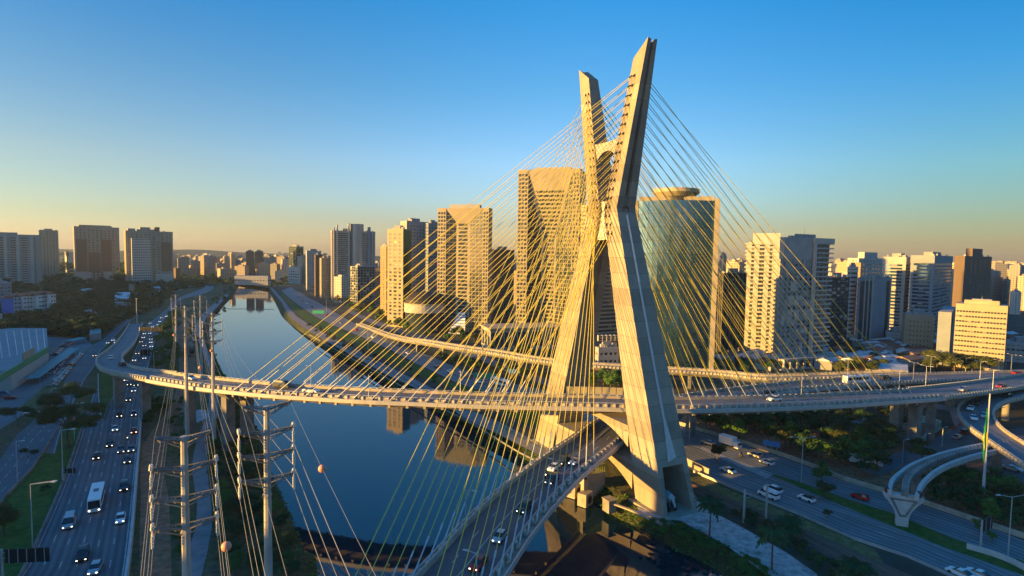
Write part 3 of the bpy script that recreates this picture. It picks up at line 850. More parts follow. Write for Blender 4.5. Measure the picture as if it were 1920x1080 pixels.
fan(-1, upper, du, -1, 1); fan(-1, upper, du, 1, 1)
fan(1, lower, dl, -1, 1); fan(1, lower, dl, 1, 1)
# anchor blocks on the decks
ab = MB()
for path, dm in ((upper, du), (lower, dl)):
    for side in (-1, 1):
        for i in range(18):
            for e in (-1, 1):
                p, n, w_ = path.at(dm + side * (27 + 5.62 * i))
                q = p + n * e * (w_/2 - .75); t = Vector((-n.y, n.x, 0))
                M = Matrix((t, n, Vector((0,0,1)))).transposed().to_4x4(); M.translation = q
                ab.box(-1.0, -.35, .02, .7, .35, .55, M)
                ab.box(-.4, -.3, -1.9, .4, .3, -1.12, M)
ab.build('anchor_block', M_PARA, bridge, 'stuff')

# piers
def pier(px, pz, h, wx, wy, rz=0, cap=None, parent=bridge, rnd=False, m_=None):
    p = U(px, pz, 0); mb = MB()
    M = Matrix.Translation(p) @ Matrix.Rotation(rz, 4, 'Z')
    if rnd: mb.prism([(math.cos(2*math.pi*i/14)*wx/2, math.sin(2*math.pi*i/14)*wx/2) for i in range(14)], -.5, h, M)
    else: mb.box(-wx/2, -wy/2, -.5, wx/2, wy/2, h, M)
    if cap:
        cw, ch = cap
        mb.add([M @ Vector(v) for v in ((-wx/2-.02,-wy/2-.02,h-ch),(wx/2+.02,-wy/2-.02,h-ch),(wx/2+.02,wy/2+.02,h-ch),(-wx/2-.02,wy/2+.02,h-ch),(-cw/2,-wy/2-.3,h+.02),(cw/2,-wy/2-.3,h+.02),(cw/2,wy/2+.3,h+.02),(-cw/2,wy/2+.3,h+.02))], [(0,3,2,1),(4,5,6,7),(0,1,5,4),(1,2,6,5),(2,3,7,6),(3,0,4,7)])
    return mb.build('pier', m_ or M_CONC2, parent)
def pier_under(path, d, wx, wy, side=0, cap=None, rnd=False, parent=bridge, gd=2.6):
    p, n, w_ = path.at(d); mb = MB()
    q = p + n * side; t = Vector((-n.y, n.x, 0)); h = p.z - gd
    M = Matrix((n, t, Vector((0,0,1)))).transposed().to_4x4(); M.translation = Vector((q.x, q.y, 0))
    if rnd: mb.prism([(math.cos(2*math.pi*i/16)*wx/2, math.sin(2*math.pi*i/16)*wx/2) for i in range(16)], -4.5, h - .02, M)
    else: mb.box(-wx/2, -wy/2, -4.5, wx/2, wy/2, h - .02, M)
    if cap:
        cw, ch = cap
        mb.add([M @ Vector(v) for v in ((-wx/2-.03,-wy/2-.03,h-ch),(wx/2+.03,-wy/2-.03,h-ch),(wx/2+.03,wy/2+.03,h-ch),(-wx/2-.03,wy/2+.03,h-ch),(-cw/2,-wy/2-.3,h-.03),(cw/2,-wy/2-.3,h-.03),(cw/2,wy/2+.3,h-.03),(-cw/2,wy/2+.3,h-.03))], [(0,3,2,1),(4,5,6,7),(0,1,5,4),(1,2,6,5),(2,3,7,6),(3,0,4,7)])
    return mb.build('pier', M_CONC2, parent)
for px, s in ((432, -4), (432, 4)):
    pier_under(upper, upper.nearest(tuple(U(px+5, 728, 21.3))[:2]), 3.6, 3.0, s)
dd = upper.nearest(tuple(U(437, 728, 21.3))[:2])
cb = MB(); sweep(cb, upper, [(-.98,0,-1.3),(.98,0,-1.3),(.55,0,-5.0),(-.55,0,-5.0)], dd - 2.2, dd + 2.2); cb.build('pier_cap', M_CONC2, bridge)
pier_under(upper, upper.nearest(tuple(U(355, 715, 20.4))[:2]), 3.2, 2.6)
pier_under(upper, upper.nearest(tuple(U(275, 702, 18.7))[:2]), 3.2, 2.6)
pier_under(upper, upper.nearest(tuple(U(212, 693, 17))[:2]), 3.4, 2.6)
pier_under(upper, upper.nearest(tuple(U(222, 655, 12))[:2]), 3.0, 2.4)
for s in (-3.4, 3.4): pier_under(upper, upper.nearest(tuple(U(1697, 742, 18.8))[:2]), 3.4, 2.8, s)
dd = upper.nearest(tuple(U(1697, 742, 18.8))[:2])
cb = MB(); sweep(cb, upper, [(-.96,0,-1.3),(.96,0,-1.3),(.6,0,-4.6),(-.6,0,-4.6)], dd - 1.8, dd + 1.8); cb.build('pier_cap', M_CONC2, bridge)
pier_under(upper, upper.nearest(tuple(U(1752, 738, 18))[:2]), 3.2, 3.2, 0, rnd=True)
pier_under(upper, upper.nearest(tuple(U(1885, 720, 16.2))[:2]), 2.8, 2.8, 0, rnd=True)
for x in (70, 120, 175, 215, 262): pier_under(lower, lower.nearest((x, 220 if x < 80 else 255)), 2.6, 2.4)
# deck lamp posts
def lamp_on(path, d, side, h, double=False, parent=None, label='', group=None, e=1.75):
    p, n, w_ = path.at(d)
    q = p + n * side * (w_/2 - e)
    t = thing('street_lamp', label, 'street lamp', tuple(q), math.atan2(-n.y * side, -n.x * side), group=group, uniq='x')
    mb = MB(); mb.tube((0,0,.9), (0,0,h), .12, .07, 6); mb.build('post', M_GALV, t)
    for s in ((1, -1) if double else (1,)):
        am = MB(); am.tube((0,0,h), (1.6*s,0,h+.25), .05, .05, 5); am.build('arm', M_GALV, t)
        hm = MB(); hm.box(min(1.5*s, 2.5*s), -.16, h+.17, max(1.5*s, 2.5*s), .16, h+.32); hm.build('lamp_head', M_STEELW, t)
    return t
for i, d in enumerate([du - 100, du - 73, du - 46, du + 52, du + 78, du + 104, du + 130]):
    lamp_on(upper, d, 1 if i % 2 else -1, 8, label='slim grey lamp post on the upper bridge deck', group='lamp posts on the upper deck')
for i, d in enumerate([dl - 96, dl - 74, dl - 50, dl - 28]):
    lamp_on(lower, d, -1 if i % 2 else 1, 8, label='slim grey lamp post on the lower bridge deck', group='lamp posts on the lower deck')
for i in range(6):
    lamp_on(upper, du + 150 + i * 22, 1 if i % 2 else -1, 9, True, label='tall T shaped lamp post on the right hand approach road', group='T shaped lamps on the approach roads', e=.35)
    lamp_on(lower, d_le + 8 + i * 24, 1 if i % 2 else -1, 9, True, label='T shaped lamp post on the far elevated approach road', group='T shaped lamps on the far approach', e=.35)
nb = MB()   # noise screen panels beside the mast
dd = upper.nearest(tuple(U(1067, 741, 23))[:2]); d2 = upper.nearest(tuple(U(1168, 742, 23))[:2])
for k in range(8):
    a = dd + (d2 - dd) * k / 8; b = dd + (d2 - dd) * (k + 1) / 8 - .25
    m1 = MB(); sweep(m1, upper, [(-1,-.5,.9),(-1,-.35,.9),(-1,-.35,3.2),(-1,-.5,3.2)], a, b)
    m1.build('screen_panel', mat('screen_panel', (.42,.36,.22), .7), up_mid)

# ---------------------------------------------------------------- more elevated roads
RR = [((1990,700),(1990,738),15),((1920,716),(1920,745),14.5),((1882,733),(1899,749),14),((1850,740),(1880,755),13.5),((1825,749),(1866,762),13),((1809,760),(1856,771),12.5),((1805,773),(1853,779),12),((1807,788),(1858,786),11.5),((1818,803),(1869,799),11),((1837,816),(1888,816),10.5),((1870,836),(1915,835),10),((1910,862),(1955,862),9.5),((1960,900),(2010,895),9),((2050,965),(2110,950),8.5)]
pts = []
for a, b, z in RR:
    A, B = U(*a, z), U(*b, z); c = (A + B) / 2
    pts.append((c.x, c.y, z, 10.5))
ramp = Path(pts, step=4)
loop_t = thing('loop_ramp', 'curved concrete loop ramp with cars swinging down to the lower right corner', 'ramp', (0,0,0))
deck('ramp_deck', ramp, loop_t, fascia=False, lanes=2, girder=2.2)
for i, (u, v) in enumerate(((1855, 765), (1822, 795), (1880, 820), (1945, 860))):
    pier_under(ramp, ramp.nearest(tuple(U(u, v, 11))[:2]), 2.9, 2.9, 0, rnd=True, parent=loop_t, gd=2.2)
# viaduct behind the east motorway
VP = [(672,618,.6,4.5),(700,628,1.8,4.8),(728,638,4,5),(760,646,6,6),(800,652,8,8),(860,662,9,8.5),(930,672,9,9),(1000,684,9,9),(1090,694,9,9),(1180,700,9,9),(1250,704,9,9),(1342,710,9,9),(1440,719,10,9),(1560,716,11.5,9),(1640,713,12.6,9),(1710,711,13.4,9)]
VP = [(u, v - (0 if u < 1400 else 0), z, w_) for u, v, z, w_ in VP]
via = Path([(*U(u, v - 10, z), w_) for u, v, z, w_ in VP], step=5)
via_t = thing('viaduct', 'long pale concrete viaduct running between the east motorway and the towers', 'viaduct', (0,0,0))
deck('viaduct_deck', via, via_t, fascia=False, lanes=2, girder=2.0, mconc=M_CONC2)
d = 30
while d < via.L - 5:
    pier_under(via, d, 2.2, 1.6, 0, parent=via_t, gd=2.0); d += 32

# monorail guideway under construction
mono = thing('monorail_guideway', 'unfinished curved monorail guideway ending on a flared concrete pier over the motorway', 'guideway', (0,0,0))
MZ = 9.5
B1 = [(1668,918),(1673,899),(1690,883),(1717,866),(1765,849),(1813,837),(1850,830),(1900,824)]
B2 = [(1697,922),(1701,899),(1718,880),(1753,861),(1801,846),(1847,837),(1900,829)]
B3 = [(1719,929),(1726,910),(1741,892),(1765,875),(1801,860),(1847,847),(1900,838)]
for nm, px, wd, h0 in (('guide_beam', B1, .9, 1.5), ('walkway', B2, 1.5, 1.3), ('guide_beam', B3, .9, 1.5)):
    pt_ = Path([tuple(U(u, v, MZ)) for u, v in px], wd, step=2)
    mb = MB()
    L = pt_.L; k = 0; d = 0
    while d < L - 1:      # segments with joints
        e = min(d + 11.8, L)
        sweep(mb, pt_, [(-1,0,-h0),(1,0,-h0),(1,0,0),(-1,0,0)], d, e); d = e + .2
    mb.build(nm, M_BARW if nm == 'guide_beam' else M_CONC2, mono)
wp = Path([tuple(U(u, v, MZ)) for u, v in B2], 1.5, step=2)
mb = MB(); d = 1
while d < wp.L:
    p, n, _ = wp.at(d)
    for s in (-.7, .7): mb.tube(p + n*s, p + n*s + Vector((0,0,1.1)), .04, .04, 4)
    d += 2
mb.build('walkway_post', M_GALV, mono, 'stuff')
pb = U(1690, 985, 0); ang = math.atan2((U(1727,935,MZ) - U(1662,925,MZ)).y, (U(1727,935,MZ) - U(1662,925,MZ)).x)
M = Matrix.Translation(pb) @ Matrix.Rotation(ang, 4, 'Z')
mb = MB(); prof = [(0,1.35),(2.2,1.4),(3.6,1.7),(5,2.4),(6.2,3.3),(7.2,4.2),(7.8,4.5),(8.4,4.5)]
vs = []
for z, w_ in prof:
    t = .75 + .05 * z / 8
    vs += [M @ Vector(q) for q in ((-w_,-t,z),(w_,-t,z),(w_,t,z),(-w_,t,z))]
n_ = len(prof)
mb.add(vs, [(i*4+j, i*4+(j+1) % 4, (i+1)*4+(j+1) % 4, (i+1)*4+j) for i in range(n_-1) for j in range(4)] + [(3,2,1,0), tuple((n_-1)*4+j for j in range(4))])
mb.build('flared_pier', M_BARW, mono)
mb = MB()
mb.add([M @ Vector(q) for q in ((-.7,-.84,2.6),(.7,-.84,2.6),(3.2,-.9,7.4),(-3.2,-.9,7.4),(-.4,-.84,3.2),(.4,-.84,3.2),(2.2,-.9,6.9),(-2.2,-.9,6.9))], [(0,1,5,4),(1,2,6,5),(2,3,7,6),(3,0,4,7)])
mb.build('pier_recess_frame', M_CONC2, mono)
for s in (-3.7, 3.5):
    mb = MB(); mb.box(s-.4, -.95, 8.42, s+.4, .9, 9.6, M); mb.build('beam_end', mat('rust_end', (.12,.04,.03), .8), mono)
d = 16
for d in (22, 44):
    p, n, _ = wp.at(d); mb = MB(); mb.box(p.x-.8, p.y-.8, -.3, p.x+.8, p.y+.8, MZ-1.5); mb.build('pier', M_CONC2, mono)

# ---------------------------------------------------------------- buildings
WALLS = dict(
 beige=mat('wall_beige', (.374,.317,.230), .85, vary=.08, scale=.1), cream=mat('wall_cream', (.36,.3,.2), .85, vary=.08, scale=.1),
 white=mat('wall_white', (.43,.41,.37), .8, vary=.06, scale=.15), grey=mat('wall_grey', (.274,.274,.266), .85, vary=.1, scale=.15),
 brown=mat('wall_brown', (.144,.101,.072), .85, vary=.12, scale=.2), stone=mat('wall_stone', (.317,.274,.209), .8, vary=.1, scale=.08),
 dark=mat('wall_dark', (.050,.043,.043), .6, vary=.2, scale=.2), tan=mat('wall_tan', (.396,.274,.144), .85, vary=.1, scale=.1),
 blue=mat('wall_blue', (.02,.16,.55), .8, vary=.1, scale=.3), brick=mat('wall_brick', (.187,.115,.086), .9, vary=.1, scale=.2),
 offgrey=mat('wall_offgrey', (.360,.338,.317), .85, vary=.1, scale=.15), bluegrey=mat('wall_bluegrey', (.216,.245,.274), .8, vary=.1, scale=.1),
 orange=mat('wall_orange', (.432,.259,.086), .85, vary=.1, scale=.1))
BLINDS = [mat('blind_grey', (.2,.2,.19), .7), mat('blind_cream', (.36,.32,.25), .7), mat('blind_dark', (.02,.02,.02), .3)]
GL = dict(dark=M_GLASS_D, blue=M_GLASS_B, teal=M_GLASS_T, green=M_GLASS_G)
M_ROOF = mat('flat_roof', (.25,.23,.21), .9, vary=.2, scale=.2)
def solve_w(Pc, d, u, default=18):
    """distance from Pc along d whose ground point is seen at column u"""
    f = lambda w_: P((Pc.x + d.x*w_, Pc.y + d.y*w_, 20))[0]
    s = 1 if u > f(0) else -1
    if abs(u - f(0)) < .6: return default
    lo, hi = 0.0, 1.0
    while (f(hi) - u) * s < 0 and hi < 160: hi *= 1.3
    if hi >= 160: return default
    for _ in range(40):
        m_ = (lo + hi) / 2
        if (f(m_) - u) * s < 0: lo = m_
        else: hi = m_
    return lo
def frame(xL, xC, xR, yt, yb, a):
    a = R(a); Pc = U(xC, yb, 0)
    dl_ = Vector((-math.cos(a), math.sin(a), 0)); dr_ = Vector((math.sin(a), math.cos(a), 0))
    w1 = solve_w(Pc, dl_, xL); w2 = solve_w(Pc, dr_, xR)
    h = height_at(Pc, yt)
    return Pc, w1, w2, h, -a
def tower(name, label, xL, xC, xR, yt, yb, a, floors, nl, nr, wall='beige', glass='dark', wf=.5, ww=.6, style='grid', roof=True, cat='building', proud=.35, group=None, corner=True, crown=0):
    Pc, w1, w2, h, rz = frame(xL, xC, xR, yt, yb, a)
    t = thing(name, label, cat, tuple(Pc), rz, group=group)
    wm = WALLS[wall]; gm = GL.get(glass) or WALLS[glass]
    fh = h / floors
    mb = MB(); mb.box(-w1, 0, 0, 0, w2, h - .3); mb.build('glass_core' if glass in GL else 'core', gm, t)
    g = proud
    if style in ('grid', 'band', 'balcony'):
        bh = fh * (1 - wf); gg = 1.3 if style == 'balcony' else g
        bm_ = MB(); bm_.box(-w1-gg, -gg, 0, gg, w2+gg, bh); me = bm_.mesh('floor_band', wm)
        for k in range(floors + 1):
            z = k * fh - bh * .5
            if k == 0: z = .01
            if k == floors: z = h - bh
            link('floor_band', me, t, loc=(0, 0, z))
    if style in ('grid', 'fins', 'balcony'):
        gp = g * (.7 if style == 'grid' else 1.6 if style == 'fins' else .8)
        if nl:
            pw = w1 / nl * (1 - ww)
            pm = MB(); pm.box(-pw/2, -gp, 0, pw/2, .02, h - .02); me = pm.mesh('pier', wm)
            for k in range(nl + 1):
                x = -w1 + w1 * k / nl
                x = min(max(x, -w1 + pw/2 - gp*.9), -pw/2 + gp*.9)
                link('pier', me, t, loc=(x, 0, 0))
        if nr:
            pw = w2 / nr * (1 - ww)
            for sx, x0 in ((1, 0), (-1, -w1)):
                pm = MB(); pm.box(min(0, sx*gp), -pw/2, 0, max(0, sx*gp), pw/2, h - .02); me = pm.mesh('pier', wm)
                for k in range(nr + 1):
                    y = w2 * k / nr
                    y = min(max(y, pw/2 - gp*.9), w2 - pw/2 + gp*.9)
                    link('pier', me, t, loc=(x0, y, 0))
        if not nl and corner:
            pass
    if style != 'plain' and glass in GL:
        rb = random.Random(int(xL * 7 + yt)); bl = MB()
        n1 = nl if nl > 1 else int(w1 / 3); n2 = nr if nr > 1 else int(w2 / 3)
        for k in range(floors):
            z0 = k*fh + fh*(1-wf)*.5 if style != 'fins' else k*fh; z1 = z0 + fh*wf
            for j in range(n1):
                if rb.random() < .3:
                    bl.m = rb.choice((0, 0, 1, 2)); x = -w1 + w1*(j+.5)/n1; q = w1/n1*.45*rb.uniform(.5, 1); bl.box(x-q, -.06, z1 - (z1-z0)*rb.uniform(.3, 1), x+q, -.01, z1)
            for j in range(n2):
                if rb.random() < .3:
                    bl.m = rb.choice((0, 0, 1, 2)); y = w2*(j+.5)/n2; q = w2/n2*.45*rb.uniform(.5, 1); bl.box(.01, y-q, z1 - (z1-z0)*rb.uniform(.3, 1), .06, y+q, z1)
        if bl.v: bl.build('window_blind', BLINDS, t, 'stuff')
    if style == 'band' and corner:
        cw = min(w1, w2) * .07
        pm = MB(); pm.box(-cw, -cw, 0, cw, cw, h - .05)
        me = pm.mesh('corner_pier', wm)
        for x, y in ((-cw+g*.5, cw-g*.5), (-w1+cw-g*.5, cw-g*.5), (-cw+g*.5, w2-cw+g*.5), (-w1+cw-g*.5, w2-cw+g*.5)): link('corner_pier', me, t, loc=(x, y, 0))
    if crown:
        mb = MB(); mb.box(-w1-g*1.2, -g*1.2, h - crown, g*1.2, w2+g*1.2, h); mb.build('crown', wm, t)
    if roof:
        mb = MB(); mb.box(-w1+.2, .2, h-.25, -.2, w2-.2, h+.05)
        mb.build('roof', M_ROOF, t)
        mb = MB(); mb.box(-w1*.7, w2*.25, h+.06, -w1*.3, w2*.7, h+3.2); mb.box(-w1*.28, w2*.3, h+.06, -w1*.12, w2*.5, h+1.8)
        mb.build('plant_room', WALLS['grey'], t)
        rb = random.Random(int(xC)); mb = MB()
        for k in range(5):
            x, y = -w1*rb.uniform(.08, .92), w2*rb.uniform(.08, .92); q = rb.uniform(.5, 1.4); mb.box(x-q, y-q*.7, h+.05, x+q, y+q*.7, h+rb.uniform(.8, 2.2))
        x, y = -w1*.5, w2*.45; mb.tube((x, y, h+3), (x, y, h+rb.uniform(5, 9)), .12, .05, 4)
        mb.build('roof_equipment', WALLS['offgrey'], t, 'stuff')
    return t, w1, w2, h
def part(t, name, m_, x0, y0, z0, x1, y1, z1, kind=None):
    mb = MB(); mb.box(x0, y0, z0, x1, y1, z1); return mb.build(name, m_, t, kind)

# left group
t, w1, w2, h = tower('apartment_block', 'wide pale apartment block with dark balcony slots at the left edge', -70, -70, 78, 437, 540, 52, 22, 1, 7, 'offgrey', 'brown', .45, .5, 'balcony', crown=4)
for f in (.2, .36, .52, .68, .86): part(t, 'white_fin', WALLS['white'], 1.0, w2*f, 0, 3.2, w2*f+4.5, h-2)
t, w1, w2, h = tower('office_tower', 'brown grey slab tower standing behind the pale apartment block', 76, 76, 111, 431, 520, 50, 20, 3, 6, 'stone', 'dark', .5, .5)
t, w1, w2, h = tower('office_tower', 'broad stepped brown tower with pale central bay, left of its twin', 142, 142, 225, 424, 532, 48, 23, 4, 11, 'stone', 'dark', .42, .42, crown=5)
part(t, 'brick_panel', WALLS['brick'], .1, w2*.04, h*.22, .62, w2*.27, h*.78); part(t, 'brick_panel', WALLS['brick'], .1, w2*.58, h*.22, .62, w2*.82, h*.78); part(t, 'brick_panel', WALLS['brick'], .1, w2*.29, h*.2, .6, w2*.56, h*.55)
part(t, 'upper_storey', WALLS['stone'], -w1*.8, w2*.1, h+.06, -.8, w2*.82, h+3)
for q in (0.0, .62): part(t, 'white_base', WALLS['white'], .3, w2*q+.5, 0, 1.3, w2*(q+.34), h*.2)
t, w1, w2, h = tower('office_tower', 'stepped tower with white gridded front wing and turrets on its roof', 238, 238, 325, 432, 534, 48, 22, 4, 11, 'stone', 'dark', .42, .42)
part(t, 'turret', WALLS['stone'], -12, w2*.3, h, -1, w2*.52, h+7); part(t, 'turret', WALLS['brown'], -12, w2*.62, h, -1, w2*.72, h+8); part(t, 'turret', WALLS['grey'], -12, w2*.05, h, -1, w2*.2, h+4)
part(t, 'brick_panel', WALLS['brick'], .1, w2*.74, h*.25, .62, w2*.97, h*.8)
M_WIN = M_GLASS_D
wg = MB(); wy0, wy1 = .1, .5
part(t, 'front_wing', WALLS['white'], .5, w2*wy0, 0, 9, w2*wy1, h*.86)
for k in range(18):
    for j in range(9):
        y = w2*(wy0 + (wy1-wy0)*(j+.5)/9); z = h*.86*(k+.4)/18
        wg.box(8.8, y-1.0, z, 9.06, y+1.0, z+1.7)
wg.build('window', M_WIN, t, 'stuff')
part(t, 'white_base', WALLS['white'], .4, w2*.6, 0, 1.6, w2*.98, h*.2)
tower('office_block', 'small dark block beside the stepped twin towers', 326, 330, 338, 503, 528, 30, 6, 1, 1, 'brown', 'dark', .4, .5, roof=False)
# water tower
p = U(127, 512, 0); hh = height_at(p, 466)
t = thing('water_tower', 'slim dark water tower with a bulb top on the left skyline', 'water tower', tuple(p))
mb = MB(); mb.tube((0,0,0), (0,0,hh*.7), 1.8, 1.5, 8); mb.build('shaft', WALLS['brown'], t)
mb = MB(); mb.tube((0,0,hh*.66), (0,0,hh*.78), 1.5, 4.2, 10); mb.tube((0,0,hh*.78), (0,0,hh*.88), 4.2, 3.4, 10); mb.tube((0,0,hh*.88), (0,0,hh), 1, .3, 8); mb.build('tank', WALLS['brown'], t)
tower('storage_building', 'low white round ended building beside the dark water tower', 122, 126, 146, 472, 512, 45, 1, 0, 0, 'white', 'white', .5, .5, 'plain', roof=False)
# white and blue social housing
fl = 5
units = [(4,26,556,'blue'),(27,43,554,'white'),(43,57,552,'grey'),(57,72,552,'white'),(72,82,550,'white'),(82,94,549,'grey'),(94,106,548,'white')]
hb = thing('housing_block', 'row of narrow white five storey flats with red gables and one blue wall', 'housing block', (0,0,0))
M_TILE = mat('roof_tile', (.24,.09,.055), .85, vary=.25, scale=1)
for i, (a, b, yt, col) in enumerate(units):
    yb = 598 - a * .06
    Pc = U(a, yb, 0); Q = U(b, yb - 1, 0); dx = (Q - Pc).normalized(); wd = (Q - Pc).length; n = Vector((-dx.y, dx.x, 0))
    h = height_at(Pc, yt + 4)
    off = 4 if i % 2 else 0
    M = Matrix((dx, n, Vector((0,0,1)))).transposed().to_4x4(); M.translation = Pc + n * off
    mb = MB(); mb.box(0, 0, 0, wd, 22, h, M); bo = mb.build('wall', {'white': mat('housing_white', (.62,.62,.6), .8, vary=.1, scale=.2), 'grey': mat('housing_grey', (.5,.5,.5), .8, vary=.1, scale=.2), 'blue': WALLS['blue']}[col], hb)
    mb = MB(); mb.add([M @ Vector(q) for q in ((-.4,-.4,h),(wd+.4,-.4,h),(wd/2,-.4,h+2.6),(-.4,22,h),(wd+.4,22,h),(wd/2,22,h+2.6))], [(0,1,2),(3,5,4),(0,2,5,3),(1,4,5,2)]); mb.build('roof', M_TILE, bo)
    if col != 'blue':
        mb = MB()
        for k in range(5):
            for j in range(2): mb.box(wd*(.25+.42*j), -.06, 1.2+k*h/5, wd*(.25+.42*j)+1.3, .02, 2.6+k*h/5, M)
        mb.build('window', M_WIN, bo, 'stuff')
tower('office_block', 'pale blue glazed block at the left edge above the blue flats', -30, -5, 21, 530, 570, 40, 6, 5, 4, 'bluegrey', 'blue', .4, .5)
tower('apartment_block', 'white block cut off by the left frame below the blue flats', -30, -12, 3, 590, 618, 40, 4, 3, 2, 'white', 'dark', .4, .4)
# industrial sheds among the trees
def shed(label, px, h, wall, roofm, name='shed', ridge=1.6, cat='shed'):
    q = [U(u, v, 0) for u, v in px]
    t = thing(name, label, cat, tuple(q[0]))
    o = q[0]; mb = MB(); mb.prism([(p.x-o.x, p.y-o.y) for p in q], 0, h); mb.build('wall', WALLS[wall], t)
    c0 = (q[0] + q[3]) / 2 - o; c1 = (q[1] + q[2]) / 2 - o
    r = [p - o for p in q]
    mb = MB(); mb.add([(r[0].x, r[0].y, h+.02),(r[1].x, r[1].y, h+.02),(c1.x, c1.y, h+ridge),(c0.x, c0.y, h+ridge),(r[3].x, r[3].y, h+.02),(r[2].x, r[2].y, h+.02)], [(0,1,2,3),(3,2,5,4),(0,3,4),(1,5,2)])
    mb.build('roof', roofm, t)
    return t
M_RG = mat('metal_roof_grey', (.42,.46,.5), .5, metal=.3, vary=.15, scale=.2)
M_RT = mat('teal_roof', (.08,.28,.28), .6, vary=.15, scale=.3)
shed('long grey blue striped office among the trees left of the ramp', [(215,583),(246,583),(244,560),(216,560)], 9, 'bluegrey', M_RG)
shed('low shed with pale sawtooth roof in the wood', [(152,560),(172,560),(172,548),(152,548)], 6, 'grey', M_RG)
shed('small house with red tile roof half hidden in trees', [(170,606),(205,606),(204,590),(172,590)], 4, 'cream', M_TILE, 'house', cat='house')
shed('pale shed with a light roof beside the red roofed house', [(158,598),(172,594),(172,584),(160,588)], 4, 'white', M_RG)
shed('white house glimpsed above the far motorway bend', [(288,552),(301,552),(300,542),(289,542)], 6, 'white', M_RG, 'house', cat='house')
shed('terracotta walled house at the wood edge left of centre', [(241,552),(252,552),(251,541),(242,541)], 8, 'tan', M_TILE, 'house', cat='house')
shed('teal canopy of the petrol station beyond the car park', [(168,640),(190,636),(188,624),(170,627)], 5, 'grey', M_RT, 'canopy', .8, 'canopy')
# supermarket
q = [U(23, 732, 0), U(92, 684, 0), U(88, 640, 0), U(20, 640, 0), U(-120, 660, 0), U(-120, 740, 0)]
o = q[0]; t = thing('supermarket', 'big flat roofed store with white walls and a green fascia stripe', 'supermarket', tuple(o))
mb = MB(); mb.prism([(p.x-o.x, p.y-o.y) for p in q], 0, 9.5); mb.build('wall', WALLS['white'], t)
mb = MB(); mb.prism([(p.x-o.x, p.y-o.y) for p in q], 9.52, 9.7); mb.build('roof', mat('store_roof', (.16,.21,.24), .6, vary=.15, scale=.15), t)
e = (q[1] - q[0]); n = Vector((e.y, -e.x, 0)).normalized()
mb = MB(); a, b = Vector((0,0,0)) - e.normalized()*38, e
mb.add([(p.x + n.x*k, p.y + n.y*k, z) for z in (7.6, 10.8) for p, k in ((a, .25), (b, .25), (b, -.35), (a, -.35))], [(0,3,2,1),(4,5,6,7),(0,1,5,4),(1,2,6,5),(2,3,7,6),(3,0,4,7)])
mb.build('green_fascia', mat('store_green', (.02,.26,.1), .6), t)
for k in range(14):
    a = (q[5] - o).lerp(q[1] - o, (k+.5)/14); b = (q[4] - o).lerp(q[2] - o, (k+.5)/14)
    mb = MB(); mb.tube((a.x, a.y, 9.8), (b.x, b.y, 9.8), .25, .25, 4); mb.build('roof_rib', M_RG, t)
a = e * .32; b = e * .62
mb = MB(); mb.add([(p.x - n.x*k, p.y - n.y*k, z) for z in (9.7, 14.5) for p, k in ((a, .5), (b, .5), (b, 1.1), (a, 1.1))], [(0,3,2,1),(4,5,6,7),(0,1,5,4),(1,2,6,5),(2,3,7,6),(3,0,4,7)]); mb.build('roof_screen', WALLS['cream'], t)
for i, (a, b) in enumerate((((45,722),(128,662)), ((118,648),(148,640)))):
    A, B = U(*a, 0), U(*b, 0); ee = (B - A); nn = Vector((ee.y, -ee.x, 0)).normalized() * 6
    t2 = thing('parking_canopy', ['long teal shade canopy along the store wall', 'short teal shade canopy at the back of the car park'][i], 'canopy', tuple(A))
    mb = MB(); mb.add([(p.x, p.y, z) for z in (2.9, 3.05) for p in (Vector((0,0,0)), ee, ee + nn, nn)], [(0,3,2,1),(4,5,6,7),(0,1,5,4),(1,2,6,5),(2,3,7,6),(3,0,4,7)]); mb.build('canopy_sheet', M_RT, t2)
    for k in range(7):
        p = ee * (k+.3)/7 + nn*.9; mb = MB(); mb.tube((p.x, p.y, 0), (p.x, p.y, 2.9), .12, .12, 5); mb.build('post', M_GALV, t2)

# river head and mid distance
t, w1, w2, h = tower('pump_station', 'long low white dam building across the head of the river', 438, 440, 502, 517, 534, 85, 3, 1, 12, 'white', 'dark', .35, .5, roof=False, proud=.3)
tower('apartment_tower', 'slender pale lit tower left of the river head', 430, 434, 441, 476, 522, 60, 16, 2, 2, 'cream', 'dark', .4, .4)
tower('apartment_tower', 'left one of the twin dark brown towers above the dam', 460, 462, 475.5, 471, 524, 70, 20, 1, 4, 'brown', 'dark', .4, .4)
tower('apartment_tower', 'right one of the twin dark brown towers above the dam', 477, 479, 493, 471, 524, 70, 20, 1, 4, 'brown', 'dark', .4, .4)
tower('apartment_tower', 'lit cream tower just right of the dark twins', 497, 505, 510, 485, 522, 40, 14, 3, 2, 'cream', 'dark', .4, .4)
tower('apartment_tower', 'grey brown slab between cream tower and dark glass tower', 527, 530, 541, 486, 526, 60, 12, 1, 3, 'offgrey', 'dark', .4, .4)
tower('office_tower', 'dark glass office tower with a notch on its face', 542, 556, 569, 462, 530, 45, 17, 4, 4, 'dark', 'green', .8, .8)
tower('office_block', 'low white block at the foot of the dark glass tower', 540, 562, 565, 502, 533, 35, 6, 5, 2, 'white', 'blue', .5, .6)
tower('office_block', 'small ochre block beside the low white block', 564, 574, 576, 498, 531, 30, 7, 4, 2, 'orange', 'orange', .4, .4)
tower('apartment_tower', 'pale tower with a framed crown left of the clustered towers', 574, 576, 602, 470, 545, 62, 20, 2, 6, 'offgrey', 'dark', .45, .45, crown=4)
tower('apartment_tower', 'dark pyramid topped brown tower in the cluster', 590, 592, 606, 478, 556, 62, 22, 2, 3, 'brown', 'dark', .5, .5)
